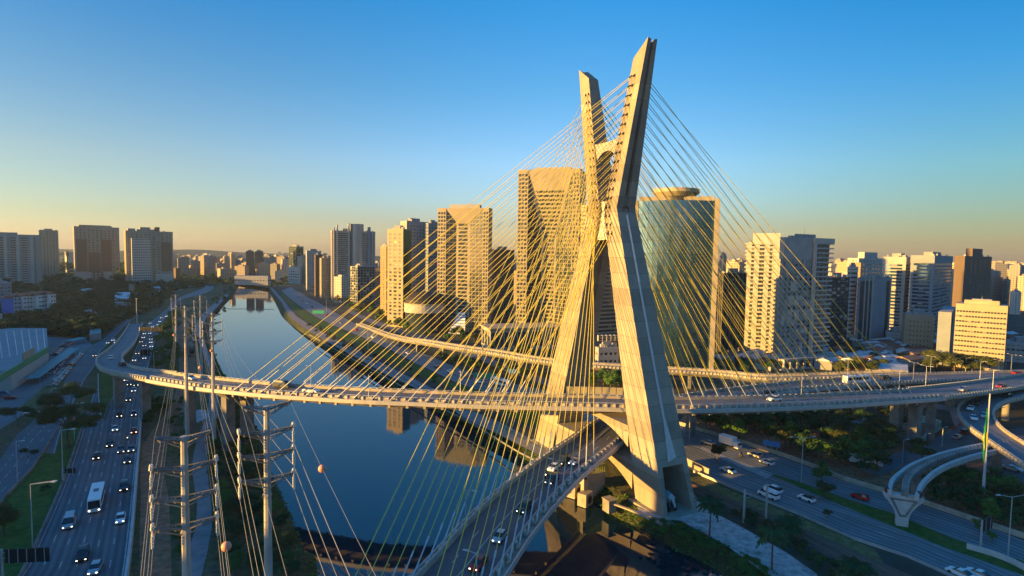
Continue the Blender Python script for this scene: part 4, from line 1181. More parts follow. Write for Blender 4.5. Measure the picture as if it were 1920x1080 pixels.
tower('apartment_tower', 'grey brown gridded tower nearest in the cluster', 600, 603, 620, 484, 560, 55, 22, 2, 5, 'stone', 'teal', .5, .5)
# white finned tower
t, w1, w2, h = tower('finned_tower', 'tall white office tower with projecting fins and a curved grey glass centre', 621, 623, 703, 432, 562, 66, 36, 3, 10, 'offgrey', 'teal', .45, .5, 'band', crown=2.5)
H2 = height_at(t.location, 417)
for f, dh, dd_ in ((.03, -7, 2.5), (.1, -3, 3.5), (.36, 0, 5), (.92, -10, 1.5)): part(t, 'fin', WALLS['white'], .3, w2*f, 0, .3+dd_, w2*f+1.6, H2+dh)
part(t, 'fin', WALLS['bluegrey'], .3, w2*.82, 0, 3, w2*.82+4, H2-5)
mb = MB(); mb.prism([(math.sin(math.pi*i/10)*5.0, w2*.41 + w2*.32*i/10) for i in range(11)] , 0, H2-1); o = mb.build('curved_bay', mat('bay_metal', (.3,.31,.31), .35, metal=.4), t)
tower('glass_block', 'short curved dark glass block standing before the finned tower', 657, 670, 703, 500, 580, 45, 16, 4, 6, 'white', 'teal', .9, .92, 'grid', proud=.12)
tower('apartment_tower', 'orange tower peeping out left of the gridded cream tower', 714, 724, 728, 462, 592, 30, 28, 3, 2, 'tan', 'dark', .45, .5)
t, w1, w2, h = tower('office_tower', 'cream tower of square windows with dark green glass flank', 727, 755, 768, 429, 614, 26, 26, 3, 1, 'cream', 'dark', .55, .62, crown=3)
part(t, 'green_flank', M_GLASS_G, .2, .8, 0, .7, w2+1, h-1)
t, w1, w2, h = tower('office_tower', 'broad grey slab with green window slots behind the cream tower', 751, 762, 801, 414, 600, 40, 30, 2, 7, 'offgrey', 'green', .45, .35, crown=2)
tower('apartment_tower', 'narrow banded tower with a sloping top against the grey slab', 798, 802, 822, 418, 600, 45, 30, 2, 4, 'bluegrey', 'dark', .5, .6)
# round hall
p = U(790, 626, 0); t = thing('round_hall', 'low drum shaped hall with white band and dark domed roof', 'hall', tuple(p))
r0 = (U(828, 610, 0) - U(757, 610, 0)).length / 2
p2 = Vector((0, r0, 0))
def ring(mb, r0_, r1_, z0, z1, n=36):
    vs = [(p2.x + r*math.cos(2*math.pi*i/n), p2.y + r*math.sin(2*math.pi*i/n), z) for r, z in ((r0_, z0), (r1_, z1)) for i in range(n)]
    mb.add(vs, [(i, (i+1) % n, n+(i+1) % n, n+i) for i in range(n)] + [tuple(range(n, 2*n))])
hz = height_at(p, 588); hz2 = height_at(p, 572); hz3 = height_at((p.x, p.y + r0), 548)
mb = MB(); ring(mb, r0*.93, r0*.93, 0, hz); mb.build('glazed_wall', M_GLASS_D, t)
mb = MB(); ring(mb, r0, r0, hz, hz2); mb.build('white_band', WALLS['white'], t)
mb = MB(); ring(mb, r0*1.03, r0*1.03, hz2, hz2+.8); mb.build('eave_ring', WALLS['cream'], t)
mb = MB(); zz = hz2 + .8; prev = r0*.99
for k in range(1, 6):
    a = k / 5 * math.pi / 2 * .94; r = r0*.99*math.cos(a); z = hz2 + .8 + (hz3 - hz2) * math.sin(a)
    ring(mb, prev, r, zz, z); prev, zz = r, z
mb.build('dome_roof', mat('dome_dark', (.025,.02,.018), .7), t)

# the two wedge topped towers
def wedge_tower(label, xL, xC, xR, yt, yb, a, floors, wedge_y, base=False):
    Pc, w1, w2, h, rz = frame(xL, xC, xR, yt, yb, a)
    t = thing('wedge_tower', label, 'tower', tuple(Pc), rz)
    st = WALLS['stone']; hw = height_at(Pc, wedge_y); dp = min(10, w2*.35)
    xs = [-w1, -w1*.84, -w1*.64, -w1*.4, -w1*.1, 0]
    plan = [(xs[0],0),(xs[1],0),(xs[2],dp),(xs[3],dp),(xs[4],0),(xs[5],0),(0,w2),(-w1,w2)]
    mb = MB(); mb.prism(plan, 0, h - .2); mb.build('glass_core', mat('glass_smoke', (.035,.045,.05), .12, metal=.15, vary=.4, scale=.15), t)
    fh = h / floors
    bm_ = MB()
    for gp_ in ([(xs[0]-.3,-.3),(xs[1]+.05,-.3),(xs[1]+.05,dp*.3),(-w1*.8,dp),(-w1*.8,w2+.3),(-w1-.3,w2+.3)], [(xs[2]-.05,dp-.3),(xs[3]+.05,dp-.3),(xs[3]+.05,dp+1),(xs[2]-.05,dp+1)], [(xs[4]-.05,-.3),(.3,-.3),(.3,w2+.3),(-w1*.05,w2+.3),(-w1*.05,dp*.5)]): bm_.prism(gp_, 0, fh*.36)
    bm_.prism([(xs[1],-.02),(xs[2],dp-.02),(xs[2]+.1,dp+.2),(xs[1]+.1,.2)], 0, fh*.12); bm_.prism([(xs[3],dp-.02),(xs[4],-.02),(xs[4]-.1,.3),(xs[3]-.1,dp+.3)], 0, fh*.12)
    me = bm_.mesh('floor_band', st)
    for k in range(floors): link('floor_band', me, t, loc=(0,0,k*fh))
    def piers(a_, b_, n, wd):
        A = Vector((*a_, 0)); B = Vector((*b_, 0)); d = (B-A).normalized(); nn = Vector((d.y, -d.x, 0))
        for k in range(n + 1):
            p = A.lerp(B, k/n); M = Matrix((d, nn, Vector((0,0,1)))).transposed().to_4x4(); M.translation = p
            mb = MB(); mb.box(-wd/2, -.1, 0, wd/2, .22, h-.1, M); mb.build('pier', st, t)
    piers(plan[0], plan[1], 3, .6); piers(plan[1], plan[2], 3, .15); piers(plan[2], plan[3], 1, 2.6); piers(plan[3], plan[4], 4, .35); piers(plan[4], plan[5], 2, .7); piers(plan[5], plan[6], 6, .7)
    # the sloping wedge that closes the notch at the top
    mb = MB(); A, B, Cc, D = (xs[1]-.2,-.5,h), (xs[4]+.2,-.5,h), (xs[3]+.3,dp-.4,hw), (xs[2]-.3,dp-.4,hw)
    E_, F_ = (xs[1]-.2, dp, h), (xs[4]+.2, dp, h)
    mb.add([A, B, Cc, D, E_, F_], [(0,3,2,1),(0,1,5,4),(0,4,3),(1,2,5),(3,4,5,2)])
    mb.build('top_wedge', st, t)
    if hw < h - 25:
        n = int((h - hw - 14) / fh)
        for k in range(n):
            f0 = (k + .3) * fh / (h - hw); f1 = f0 + fh*.5/(h - hw)
            def pt(x, f): 
                lo = (D[0] + (A[0]-D[0])*f)*(1-x) + (Cc[0] + (B[0]-Cc[0])*f)*x
                return (lo, D[1] + (A[1]-D[1])*f - .12, hw + (h-hw)*f)
            mb = MB(); mb.add([pt(.1, f0), pt(.9, f0), pt(.9, f1), pt(.1, f1)], [(0,1,2,3)]); mb.build('window_strip', M_GLASS_D, t)
    part(t, 'parapet', st, -w1-.35, -.35, h-fh*.7, xs[1]+.1, w2*.98, h+.2)
    part(t, 'parapet', st, xs[4]-.1, -.36, h-fh*.7, .36, w2*.98, h+.2)
    part(t, 'roof', M_ROOF, -w1+.2, dp, h-.15, -.2, w2-.2, h+.1)
    part(t, 'plant_room', WALLS['grey'], -w1*.8, w2*.4, h+.1, -w1*.2, w2*.85, h+3.5)
    if base:
        for k in range(8):
            z = 17 - k*2.2; mb = MB()
            wd = 3.4 + k*.55; y = dp - 1 - k*1.6; xm = -w1*.52
            mb.add([(xm-wd, y, z), (xm+wd, y, z), (xm+wd+.3, y-1.5, z-1.6), (xm-wd-.3, y-1.5, z-1.6), (xm-wd, dp, z), (xm+wd, dp, z)], [(3,2,1,0),(0,1,5,4)])
            mb.build('canopy_step', mat('white_canopy', (.75,.78,.8), .4), t)
    return t
wedge_tower('stone clad tower with an inverted wedge top, the shorter of the two', 820, 913, 920, 390, 626, 16, 33, 418, True)
wedge_tower('stone clad tower with a deep inverted wedge, the tallest left of the mast', 968, 1080, 1093, 316, 640, 16, 42, 440)
tower('apartment_tower', 'dark red brown block squeezed between the two wedge topped towers', 918, 924, 962, 468, 608, 50, 22, 2, 8, 'brown', 'dark', .5, .55, crown=2)
tower('office_tower', 'cream balconied tower seen between the legs of the mast', 1086, 1094, 1164, 384, 650, 60, 34, 2, 5, 'cream', 'dark', .5, .5, 'band')
# colonnade hall
t, w1, w2, h = tower('colonnade_building', 'long low pale hall with tall slender columns under a flat roof', 905, 920, 1050, 618, 658, 72, 1, 3, 16, 'offgrey', 'dark', .85, .8, 'grid', roof=False, proud=.6)
part(t, 'roof_slab', WALLS['cream'], -w1-2, -2, h, 2, w2+2, h+1)
tower('office_block', 'small pale block with dark windows behind the upper deck', 1118, 1122, 1160, 652, 690, 75, 2, 1, 4, 'offgrey', 'dark', .5, .6)
t, w1, w2, h = tower('entrance_canopy', 'white steel lattice canopy framed by the mast legs', 1116, 1118, 1158, 628, 650, 80, 1, 0, 0, 'bluegrey', 'bluegrey', .5, .5, 'plain', roof=False, cat='canopy')
mb = MB()
for k in range(6): mb.box(1.5, w2*k/5-.2, h-4, 5, w2*k/5+.2, h+.4)
for k in range(3): mb.box(1.6, -.3, h-3.6+k*1.7, 4.9, w2+.3, h-3.2+k*1.7)
mb.build('lattice', WALLS['white'], t, 'stuff')

# curved glass tower with helipad
Pc, w1, w2, h, rz = frame(1188, 1330, 1350, 376, 700, 14)
t = thing('glass_tower', 'big curved blue glass office tower with a round helipad on top', 'tower', tuple(Pc), rz)
N = 14; arc = []
for i in range(N + 1):
    f = i / N; arc.append((-w1*(1-f), -6.5*math.sin(math.pi*f)))
plan = arc + [(0, w2), (-w1, w2)]
mb = MB(); mb.prism([(-w1, 1), (0, 1), (0, w2), (-w1, w2)], 0, h-.5); mb.build('core', WALLS['stone'], t)
fl_ = 26; fh = h / fl_
for i in range(N):
    a, b = arc[i], arc[i+1]
    for k in range(fl_):
        pass
pw = MB(); pid = 0
for i in range(N):
    (ax, ay), (bx_, by) = arc[i], arc[i+1]
    for k in range(0, fl_, 2):
        z0, z1 = k*fh + .12, (k+2)*fh - .12
        j = random.uniform(-.05, .05); j2 = random.uniform(-.05, .05)
        mb = MB(); ex = (bx_-ax)*.015
        mb.add([(ax+ex, ay+j, z0), (bx_-ex, by+j2, z0), (bx_-ex, by-j, z1), (ax+ex, ay-j2, z1), (ax+ex, ay+.5, z0), (bx_-ex, by+.5, z0), (bx_-ex, by+.5, z1), (ax+ex, ay+.5, z1)], [(0,1,2,3),(0,4,5,1),(3,2,6,7),(0,3,7,4),(1,5,6,2)])
        mb.build('glass_pane', M_GLASS_B, t)
mb = MB(); mb.prism([(x, y + .3) for x, y in arc] + [(0, 1.2), (-w1, 1.2)], 0, h-.2); mb.build('mullion_backing', M_DARK, t)
me = MB().box(-.5, -.3, 0, 2.4, w2+.3, fh*.5).mesh('floor_band', WALLS['stone'])
for k in range(fl_): link('floor_band', me, t, loc=(0,0,k*fh))
part(t, 'side_pier', WALLS['stone'], -.45, -1.2, 0, 2.2, w2*.28, h+1)
part(t, 'side_pier', WALLS['stone'], -w1-3.2, -.6, 0, -w1+.6, w2*.35, h)
me = MB().box(-w1-5.5, -1.0, 0, -w1-3.0, 6, fh*.5).mesh('balcony', WALLS['cream'])
for k in range(10, fl_): link('balcony', me, t, loc=(0,0,k*fh))
part(t, 'parapet', WALLS['stone'], -w1*.98, .5, h-.5, -w1*.02, 1.4, h+2.5)
part(t, 'parapet', WALLS['cream'], -w1*.72, .8, h-.4, -w1*.3, 9, h+5)
part(t, 'roof_equipment', M_DARK, -w1*.26, 2, h, -w1*.06, 9, h+2.6)
cxh, cyh = -w1*.5, 9; rr = w1*.31; zt = height_at(Pc, 352)
mb = MB(); n = 32
for r, z0, z1 in ((rr*.8, h+4, zt-1.2),): 
    vs = [(cxh + q*math.cos(2*math.pi*i/n), cyh + q*math.sin(2*math.pi*i/n), z) for q, z in ((rr*.78, zt-4.6), (rr, zt-2.2), (rr, zt), (rr*.96, zt+.01)) for i in range(n)]
    mb.add(vs, [(k*n+i, k*n+(i+1) % n, (k+1)*n+(i+1) % n, (k+1)*n+i) for k in range(3) for i in range(n)] + [tuple(range(3*n, 4*n)), tuple(range(n))[::-1]])
hp = mb.build('helipad', WALLS['cream'], t)
mb = MB()
for i in range(32):
    a = 2*math.pi*i/32; mb.tube((cxh+rr*math.cos(a), cyh+rr*math.sin(a), zt), (cxh+rr*math.cos(a), cyh+rr*math.sin(a), zt+1.3), .08, .08, 4)
mb.build('railing', M_GALV, hp, 'stuff')
mb = MB(); mb.tube((cxh, cyh, h), (cxh, cyh, zt-1.5), rr*.7, rr*.7, 20); mb.build('helipad_drum', WALLS['dark'], t)

tower('office_tower', 'dark brown block right of the glass tower', 1346, 1350, 1394, 512, 672, 58, 22, 2, 6, 'dark', 'dark', .5, .5, 'fins')
tower('apartment_tower', 'thin pale blue slab behind the dark brown block', 1346, 1350, 1357, 480, 640, 50, 20, 1, 1, 'bluegrey', 'dark', .4, .4)
# white residential pair
t, w1, w2, h = tower('apartment_tower', 'sunlit white apartment tower with stacked balcony slabs', 1395, 1449, 1462, 456, 662, 24, 27, 3, 1, 'white', 'dark', .62, .5, 'balcony', crown=1)
part(t, 'roof_block', WALLS['white'], -w1*.82, 2, h, 1.5, w2*.9, height_at(t.location, 437))
part(t, 'white_fin', WALLS['white'], .2, -2.2, 0, 2.6, 1, h-1)
t, w1, w2, h = tower('apartment_tower', 'grey and white patchwork apartment tower with wraparound corner balconies', 1458, 1459, 1546, 447, 690, 64, 27, 1, 9, 'bluegrey', 'dark', .5, .5, 'grid')
me = MB().box(0, w2*.63, 0, 2.4, w2+1.8, .8).mesh('balcony', WALLS['white'])
for k in range(27): link('balcony', me, t, loc=(0, 0, k*h/27))
random.seed(3)
for k in range(60):
    f = random.randrange(26); y = random.uniform(.03, .58); wd = random.choice((2.5, 4, 6)); z0 = f*h/27 + .3; hh_ = h/27 * random.choice((1, 1, 2)) - .3
    part(t, 'wall_panel', random.choice((WALLS['white'], WALLS['white'], WALLS['grey'], WALLS['offgrey'])), .3, w2*y - wd/2, z0, .5 + random.uniform(0, .2), w2*y + wd/2, z0 + hh_)
part(t, 'top_box', WALLS['offgrey'], -w1-.8, -.8, h-13, 1, w2*.6, h+.8); part(t, 'top_frame', WALLS['white'], -w1, w2*.6, h-2.4, 2.6, w2+2, h+.9)
part(t, 'corner_column', WALLS['white'], .6, w2*.62, 0, 2.8, w2*.62+1.3, h-.1)
mb = MB(); mb.box(-9, -6, 0, 9, w2+8, 1); mb.box(-9, -6, 6, 9, w2+8, 7.2)
for k in range(9): mb.box(7.8, -6+k*(w2+13)/9, 1, 9.02, -4.8+k*(w2+13)/9, 6)
mb.build('podium', WALLS['offgrey'], t, 'stuff')
tower('glass_tower', 'black and blue mirrored office tower right of the patchwork tower', 1538, 1546, 1588, 520, 664, 60, 22, 1, 5, 'dark', 'teal', .85, .9, proud=.12)
t, w1, w2, h = tower('apartment_tower', 'narrow tower of white window bands beside the mirrored tower', 1585, 1588, 1603, 500, 646, 66, 18, 1, 1, 'white', 'dark', .42, .9, 'band')
tower('office_tower', 'plain beige stair tower catching the sun behind the black striped block', 1588, 1606, 1632, 492, 640, 35, 20, 0, 0, 'tan', 'tan', .5, .5, 'plain', roof=False)
t, w1, w2, h = tower('office_tower', 'blue grey block with tall black vertical window slots', 1604, 1606, 1668, 520, 648, 66, 1, 1, 1, 'bluegrey', 'bluegrey', .5, .5, 'plain')
for f, g_ in ((.02, .13), (.17, .25), (.28, .36), (.84, .93)): part(t, 'window_slot', M_GLASS_D, .05, w2*f, 2, .25, w2*g_, h-3)
for f in (.135, .255, .37, .94): part(t, 'white_fin', WALLS['white'], .05, w2*f, 0, .8, w2*f+.8, h+1)
t, w1, w2, h = tower('apartment_tower', 'bright white stepped tower behind, with a dark framed left bay', 1586, 1604, 1654, 484, 600, 50, 14, 3, 8, 'white', 'dark', .45, .5)
part(t, 'roof_block', WALLS['white'], -w1*.6, w2*.2, h, 0, w2*.7, h+7)
t, w1, w2, h = tower('office_tower', 'dark banded glass tower with white plinth bands, left of two alike', 1650, 1690, 1707, 482, 632, 50, 24, 3, 1, 'offgrey', 'blue', .6, .85, 'band', crown=6)
t, w1, w2, h = tower('office_tower', 'dark banded glass tower with golden reflections, right of two alike', 1702, 1742, 1779, 479, 642, 46, 24, 3, 4, 'bluegrey', 'blue', .6, .9, 'band', crown=6)
tower('apartment_block', 'low cream apartment block with many small windows', 1697, 1748, 1757, 592, 662, 30, 8, 8, 1, 'cream', 'dark', .35, .35)
tower('apartment_block', 'small white stepped block left of the low cream block', 1664, 1690, 1700, 624, 650, 30, 3, 4, 1, 'white', 'dark', .4, .4)
t, w1, w2, h = tower('apartment_tower', 'tall dark brown stepped tower on the right skyline', 1785, 1800, 1853, 480, 618, 52, 26, 2, 6, 'brown', 'dark', .3, .3)
part(t, 'roof_block', WALLS['brown'], -w1*.7, w2*.25, h, .2, w2*.62, h+8)
# sunlit slab
t, w1, w2, h = tower('office_block', 'sunlit cream slab with eleven rows of ribbon windows', 1790, 1880, 1896, 574, 698, 40, 13, 16, 2, 'cream', 'dark', .33, .82, 'grid')
part(t, 'roof_block', WALLS['cream'], -w1*.85, 1.5, h, -w1*.15, 6, h+2.6)
Pb = t
tower('office_block', 'blank white end wall attached left of the sunlit slab', 1757, 1778, 1790, 585, 686, 40, 12, 0, 2, 'bluegrey', 'bluegrey', .4, .4, 'plain', roof=False)
tower('office_block', 'low grey white block with ribbon windows at the right edge', 1888, 1960, 1970, 646, 684, 30, 4, 8, 1, 'offgrey', 'dark', .4, .7)
for i, (a, b, c, yt, yb, wl) in enumerate(((1848,1860,1868,514,560,'brown'),(1862,1872,1880,510,560,'dark'),(1880,1892,1900,508,565,'cream'),(1901,1921,1930,500,568,'cream'),(1846,1858,1866,516,566,'cream'),(1896,1912,1925,548,590,'white'))):
    tower('apartment_tower', ['dark slim tower far right', 'black striped tower far right', 'pale yellow tower far right', 'cream tower touching the right edge', 'small cream tower right of the tall dark tower', 'white low tower above the right edge block'][i], a, b, c, yt, yb, 38, 16, 3, 2, wl, 'dark', .4, .45)
tower('apartment_tower', 'off frame block of flats on the western hill', -900, -900, -700, 430, 520, 45, 18, 5, 9, 'cream', 'dark', .45, .5) if False else None
# unseen apartment block, added west of the frame to shade the mast leg
t = thing('apartment_block', 'unseen apartment block added outside the picture to shade the mast leg', 'building', (-246, 57, 0), math.atan2(kd.y, kd.x))
part(t, 'wall', WALLS['cream'], 0, 0, 0, 110, 14, 60)
me = MB().box(0, -.3, 0, 110, 14.3, 1.4).mesh('floor_band', WALLS['white'])
for k in range(18): link('floor_band', me, t, loc=(0, 0, k*3.3+1))

for i, (x, y, wx, wy, h_) in enumerate(((60,-190,34,26,84),(150,-260,30,30,104),(250,-200,40,24,72),(-60,-330,36,28,66),(340,-330,34,34,96),(-150,-300,30,24,48))):  # stand-in towers added behind the viewpoint for the glass tower to mirror
    t = thing('office_tower', 'stand-in office tower added behind the viewpoint, mirrored in the glass tower', 'building', (x, y, 0), .3, group='stand-in towers behind the viewpoint', uniq=None)
    part(t, 'core', M_GLASS_T, 0, 0, 0, wx, wy, h_)
    me = MB().box(-.3, -.3, 0, wx+.3, wy+.3, 1.6).mesh('floor_band', WALLS['stone'])
    for k in range(int(h_/3.6)): link('floor_band', me, t, loc=(0, 0, k*3.6))
# far skyline
random.seed(11)
M_FAR = []
for i, c in enumerate(((.42,.35,.25), (.48,.43,.35), (.34,.27,.19), (.27,.25,.22), (.45,.32,.2))):
    m_ = mat('far_facade_%d' % i, c, .85)
    n = m_.node_tree; b = n.nodes['Principled BSDF']
    tc = n.nodes.new('ShaderNodeTexCoord'); br = n.nodes.new('ShaderNodeTexBrick')
    mp = n.nodes.new('ShaderNodeMapping'); mp.inputs['Rotation'].default_value = (R(90), 0, R(0))
    br.offset = 0; br.inputs['Color1'].default_value = (.05,.05,.055,1); br.inputs['Color2'].default_value = (.09,.085,.08,1); br.inputs['Mortar'].default_value = (*c, 1)
    br.inputs['Scale'].default_value = 1; br.inputs['Mortar Size'].default_value = 1.0; br.inputs['Brick Width'].default_value = 3.6; br.inputs['Row Height'].default_value = 3.2
    cb_ = n.nodes.new('ShaderNodeCombineXYZ'); sp = n.nodes.new('ShaderNodeSeparateXYZ'); ad2 = n.nodes.new('ShaderNodeMath'); ad2.operation = 'ADD'
    n.links.new(tc.outputs['Object'], sp.inputs[0]); n.links.new(sp.outputs[0], ad2.inputs[0]); n.links.new(sp.outputs[1], ad2.inputs[1])
    n.links.new(ad2.outputs[0], cb_.inputs[0]); n.links.new(sp.outputs[2], cb_.inputs[1]); n.links.new(cb_.outputs[0], br.inputs['Vector'])
    n.links.new(br.outputs['Color'], b.inputs['Base Color'])
    M_FAR.append(m_)
def far_block(mb, x, y, wx, wy, h, rz):
    M = Matrix.Translation((x, y, 0)) @ Matrix.Rotation(rz, 4, 'Z')
    mb.box(-wx/2, -wy/2, -.5, wx/2, wy/2, h, M); mb.box(-wx*.25, -wy*.25, h, wx*.2, wy*.2, h+2.5, M)
def top_lim(u, Y):
    """skyline: rows kept below this one"""
    base = 490 if u < 560 else 500
    return base
cnt = 0
stuff = [MB() for _ in M_FAR]
def sky_h(u):   # wanted top row range per column
    if u < 640: return (480, 508)
    if u > 1340: return (489, 520)
    return (490, 520)
spots = []
for k in range(1500):
    u = random.uniform(322, 640) if k % 3 == 0 else (random.uniform(1340, 1990) if k % 3 == 1 else random.uniform(640, 1400))
    Y = random.uniform(1150, 3100) if u < 640 else random.uniform(760, 3100)
    if u < 560 and Y < 1250: continue
    spots.append((u, Y))
spots.sort(key=lambda s: s[1])
for u, Y in spots:
    p = Vector((0,0,70)) + (RT * ((u-960)/FOC) + FWD) * Y
    a, b = sky_h(u)
    hor = 474 + (u - 960) * .0165
    f = random.random() ** 1.6
    v = b + (a - b) * f - max(0, Y - 1500) / 1600 * 8
    v = max(v, hor + 1)
    h = height_at(p, v)
    if h < 8: h = random.uniform(8, 24)
    h = min(h, 95)
    wx, wy = random.uniform(12, 30), random.uniform(12, 22)
    if h < 14: wx *= 1.3
    rz = random.choice((.3, .9, -.2, .55)) + random.uniform(-.1, .1)
    mi = random.randrange(len(M_FAR))
    if cnt < 240 and h > 14:
        mb = MB(); far_block(mb, 0, 0, wx, wy, h, 0)
        o = link('distant_building', mb.mesh('distant_building', M_FAR[mi]), loc=(p.x, p.y, 0), rz=rz)
        lab = ('sunlit city block far beyond the river head' if u < 640 else 'distant city block glimpsed between the big towers' if u < 1340 else 'distant city block on the right hand skyline')
        tag(o, lab, 'building', 'distant city blocks', uniq=None); cnt += 1
    else: far_block(stuff[mi], p.x, p.y, wx, wy, h, rz)
allm = MB()
for i, s_ in enumerate(stuff):
    allm.m = i; allm.add(s_.v, s_.f)
allm.build('distant_city', M_FAR, None, 'stuff')
# low houses on the right behind the viaducts
random.seed(5)
M_HR = [M_TILE, M_RG, mat('old_roof', (.2,.14,.11), .9, vary=.3, scale=.4), mat('pale_roof', (.5,.5,.5), .8, vary=.2, scale=.3)]
hp_ = []
for k in range(150):
    u, v = random.uniform(1530, 1900), random.uniform(632, 694)
    if u > 1740 and v > 655: continue
    hp_.append((u, v))
for k in range(24): hp_.append((random.uniform(1180, 1440), random.uniform(668, 690)))
for u, v in hp_:
    p = U(u, v, 0); wx, wy, hh_ = random.uniform(8, 18), random.uniform(7, 13), random.uniform(3, 6)
    t = thing('house', 'small low house among the crowded roofs on the right', 'house', tuple(p), random.choice((.4, .9, .6)) + random.uniform(-.15, .15), group='low houses behind the right approach roads', uniq=None)
    if P(p)[0] < 1500: t['label'] = 'small low house behind the viaduct near the glass tower'
    part(t, 'wall', WALLS[random.choice(('white', 'cream', 'grey', 'brick', 'offgrey'))], -wx/2, -wy/2, 0, wx/2, wy/2, hh_)
    mb = MB(); mb.add([(-wx/2-.4,-wy/2-.4,hh_),(wx/2+.4,-wy/2-.4,hh_),(wx/2+.4,wy/2+.4,hh_),(-wx/2-.4,wy/2+.4,hh_),(-wx/2,0,hh_+1.8),(wx/2,0,hh_+1.8)], [(0,1,5,4),(2,3,4,5),(0,4,3),(1,2,5)])
    mb.build('roof', random.choice(M_HR), t)
shed('long low grey roofed shed beside the elevated road', [(1632,706),(1702,712),(1700,698),(1640,694)], 5, 'cream', M_RG, 'warehouse', cat='warehouse')
shed('grey box shed under the trees below the right deck', [(1580,806),(1622,818),(1628,795),(1592,786)], 4, 'grey', M_RG, 'warehouse', .4, cat='warehouse')

# ---------------------------------------------------------------- trees
def leaf_mat(name, c1, c2):
    m_ = bpy.data.materials.new(name); m_.use_nodes = True
    n = m_.node_tree; b = n.nodes['Principled BSDF']
    b.inputs['Roughness'].default_value = .75; b.inputs['Specular IOR Level'].default_value = .25
    g = n.nodes.new('ShaderNodeNewGeometry'); oi = n.nodes.new('ShaderNodeObjectInfo')
    wn = n.nodes.new('ShaderNodeTexWhiteNoise'); wn.noise_dimensions = '1D'
    n.links.new(g.outputs['Random Per Island'], wn.inputs['W'])
    ad = n.nodes.new('ShaderNodeMath'); ad.operation = 'MULTIPLY_ADD'; ad.inputs[1].default_value = .55
    m2 = n.nodes.new('ShaderNodeMath'); m2.operation = 'MULTIPLY'; m2.inputs[1].default_value = .45
    n.links.new(oi.outputs['Random'], m2.inputs[0]); n.links.new(wn.outputs['Value'], ad.inputs[0]); n.links.new(m2.outputs[0], ad.inputs[2])
    mx = n.nodes.new('ShaderNodeMix'); mx.data_type = 'RGBA'
    mx.inputs[6].default_value = (*c1, 1); mx.inputs[7].default_value = (*c2, 1)
    n.links.new(ad.outputs[0], mx.inputs[0]); n.links.new(mx.outputs[2], b.inputs['Base Color'])
    MATS[name] = m_
    return m_
M_LEAF = leaf_mat('leaves_dark', (.014,.045,.016), (.045,.1,.03))
M_LEAF2 = leaf_mat('leaves_olive', (.035,.05,.015), (.1,.11,.03))
M_LEAF3 = leaf_mat('leaves_fresh', (.03,.09,.016), (.09,.18,.035))
M_BARK = mat('bark', (.12,.09,.065), .95, vary=.3, scale=2)
def leaves(mb, c, r, n, size, sq=.75, rnd=random):
    """leaf clumps through the volume of an ellipsoid, denser to the outside"""
    for _ in range(n):
        th = rnd.uniform(0, 2*math.pi); cz = rnd.uniform(-.8, 1); sz = math.sqrt(1 - cz*cz)
        rr = r * (rnd.random() ** .38) * rnd.uniform(.85, 1.12)
        p = Vector((c[0] + rr*sz*math.cos(th), c[1] + rr*sz*math.sin(th), c[2] + rr*cz*sq))
        nrm = Vector((sz*math.cos(th) + rnd.uniform(-.7,.7), sz*math.sin(th) + rnd.uniform(-.7,.7), cz + .3 + rnd.uniform(-.6,.6)))
        if nrm.length < .1: nrm = Vector((0,0,1))
        nrm.normalize(); a = nrm.orthogonal().normalized(); b = nrm.cross(a)
        an = rnd.uniform(0, 6.28); a, b = a*math.cos(an) + b*math.sin(an), b*math.cos(an) - a*math.sin(an)
        s_ = size * rnd.uniform(.55, 1.25)
        mb.add([p - a*s_, p - b*s_*.6 + nrm*s_*.15, p + a*s_, p + b*s_*.6 + nrm*s_*.15], [(0,1,2,3)])
def crown_mesh(seed, n, size, spread=.36, flat=.75, lobes=7, h0=.55):
    """crown of a tree of height 1"""
    r_ = random.Random(seed); mb = MB()
    for k in range(lobes):
        a = 2*math.pi*k/lobes + r_.uniform(-.4, .4); q = spread * r_.uniform(.35, .75) if k else 0
        rr = spread * r_.uniform(.42, .68)
        leaves(mb, (q*math.cos(a), q*math.sin(a), h0 + r_.uniform(-.12, .22) + (.12 if k == 0 else 0)), rr, n // lobes, size, flat, r_)
    return mb
def trunk_mesh(seed, spread=.3, h0=.55):
    r_ = random.Random(seed); mb = MB(); top = Vector((r_.uniform(-.03,.03), r_.uniform(-.03,.03), h0*.75))
    mb.tube((0,0,-.03), top, .032, .02, 6)
    for k in range(5):
        a = 2*math.pi*k/5 + r_.uniform(-.3,.3); q = spread*r_.uniform(.5,.9)
        mid = top + Vector((q*.5*math.cos(a), q*.5*math.sin(a), .1))
        mb.tube(top - Vector((0,0,.05)), mid, .015, .009, 4); mb.tube(mid, mid + Vector((q*.4*math.cos(a), q*.4*math.sin(a), .14)), .009, .004, 4)
    return mb
CR = {}
def get_crowns(kind):
    if kind in CR: return CR[kind]
    spec = {'near': (3, 5200, .021, .36, .75), 'mid': (5, 1500, .038, .38, .72), 'far': (4, 520, .06, .42, .7), 'bush': (4, 1300, .06, .5, .6)}[kind]
    out = []
    for i in range(spec[0]):
        for mi, mm in enumerate((M_LEAF, M_LEAF2, M_LEAF3)):
            if mi and i > 1: continue
            sd = hash(kind) % 1 + i * 7 + mi + {'near': 10, 'mid': 200, 'far': 400, 'bush': 600}[kind]
            lob = 9 if kind == 'near' else 7
            h0 = .52 if kind != 'bush' else .42
            out.append((crown_mesh(sd, spec[1], spec[2], spec[3], spec[4], lob, h0).mesh('crown', mm), trunk_mesh(sd).mesh('trunk', M_BARK) if kind != 'bush' else None, mi))
    CR[kind] = out
    return out
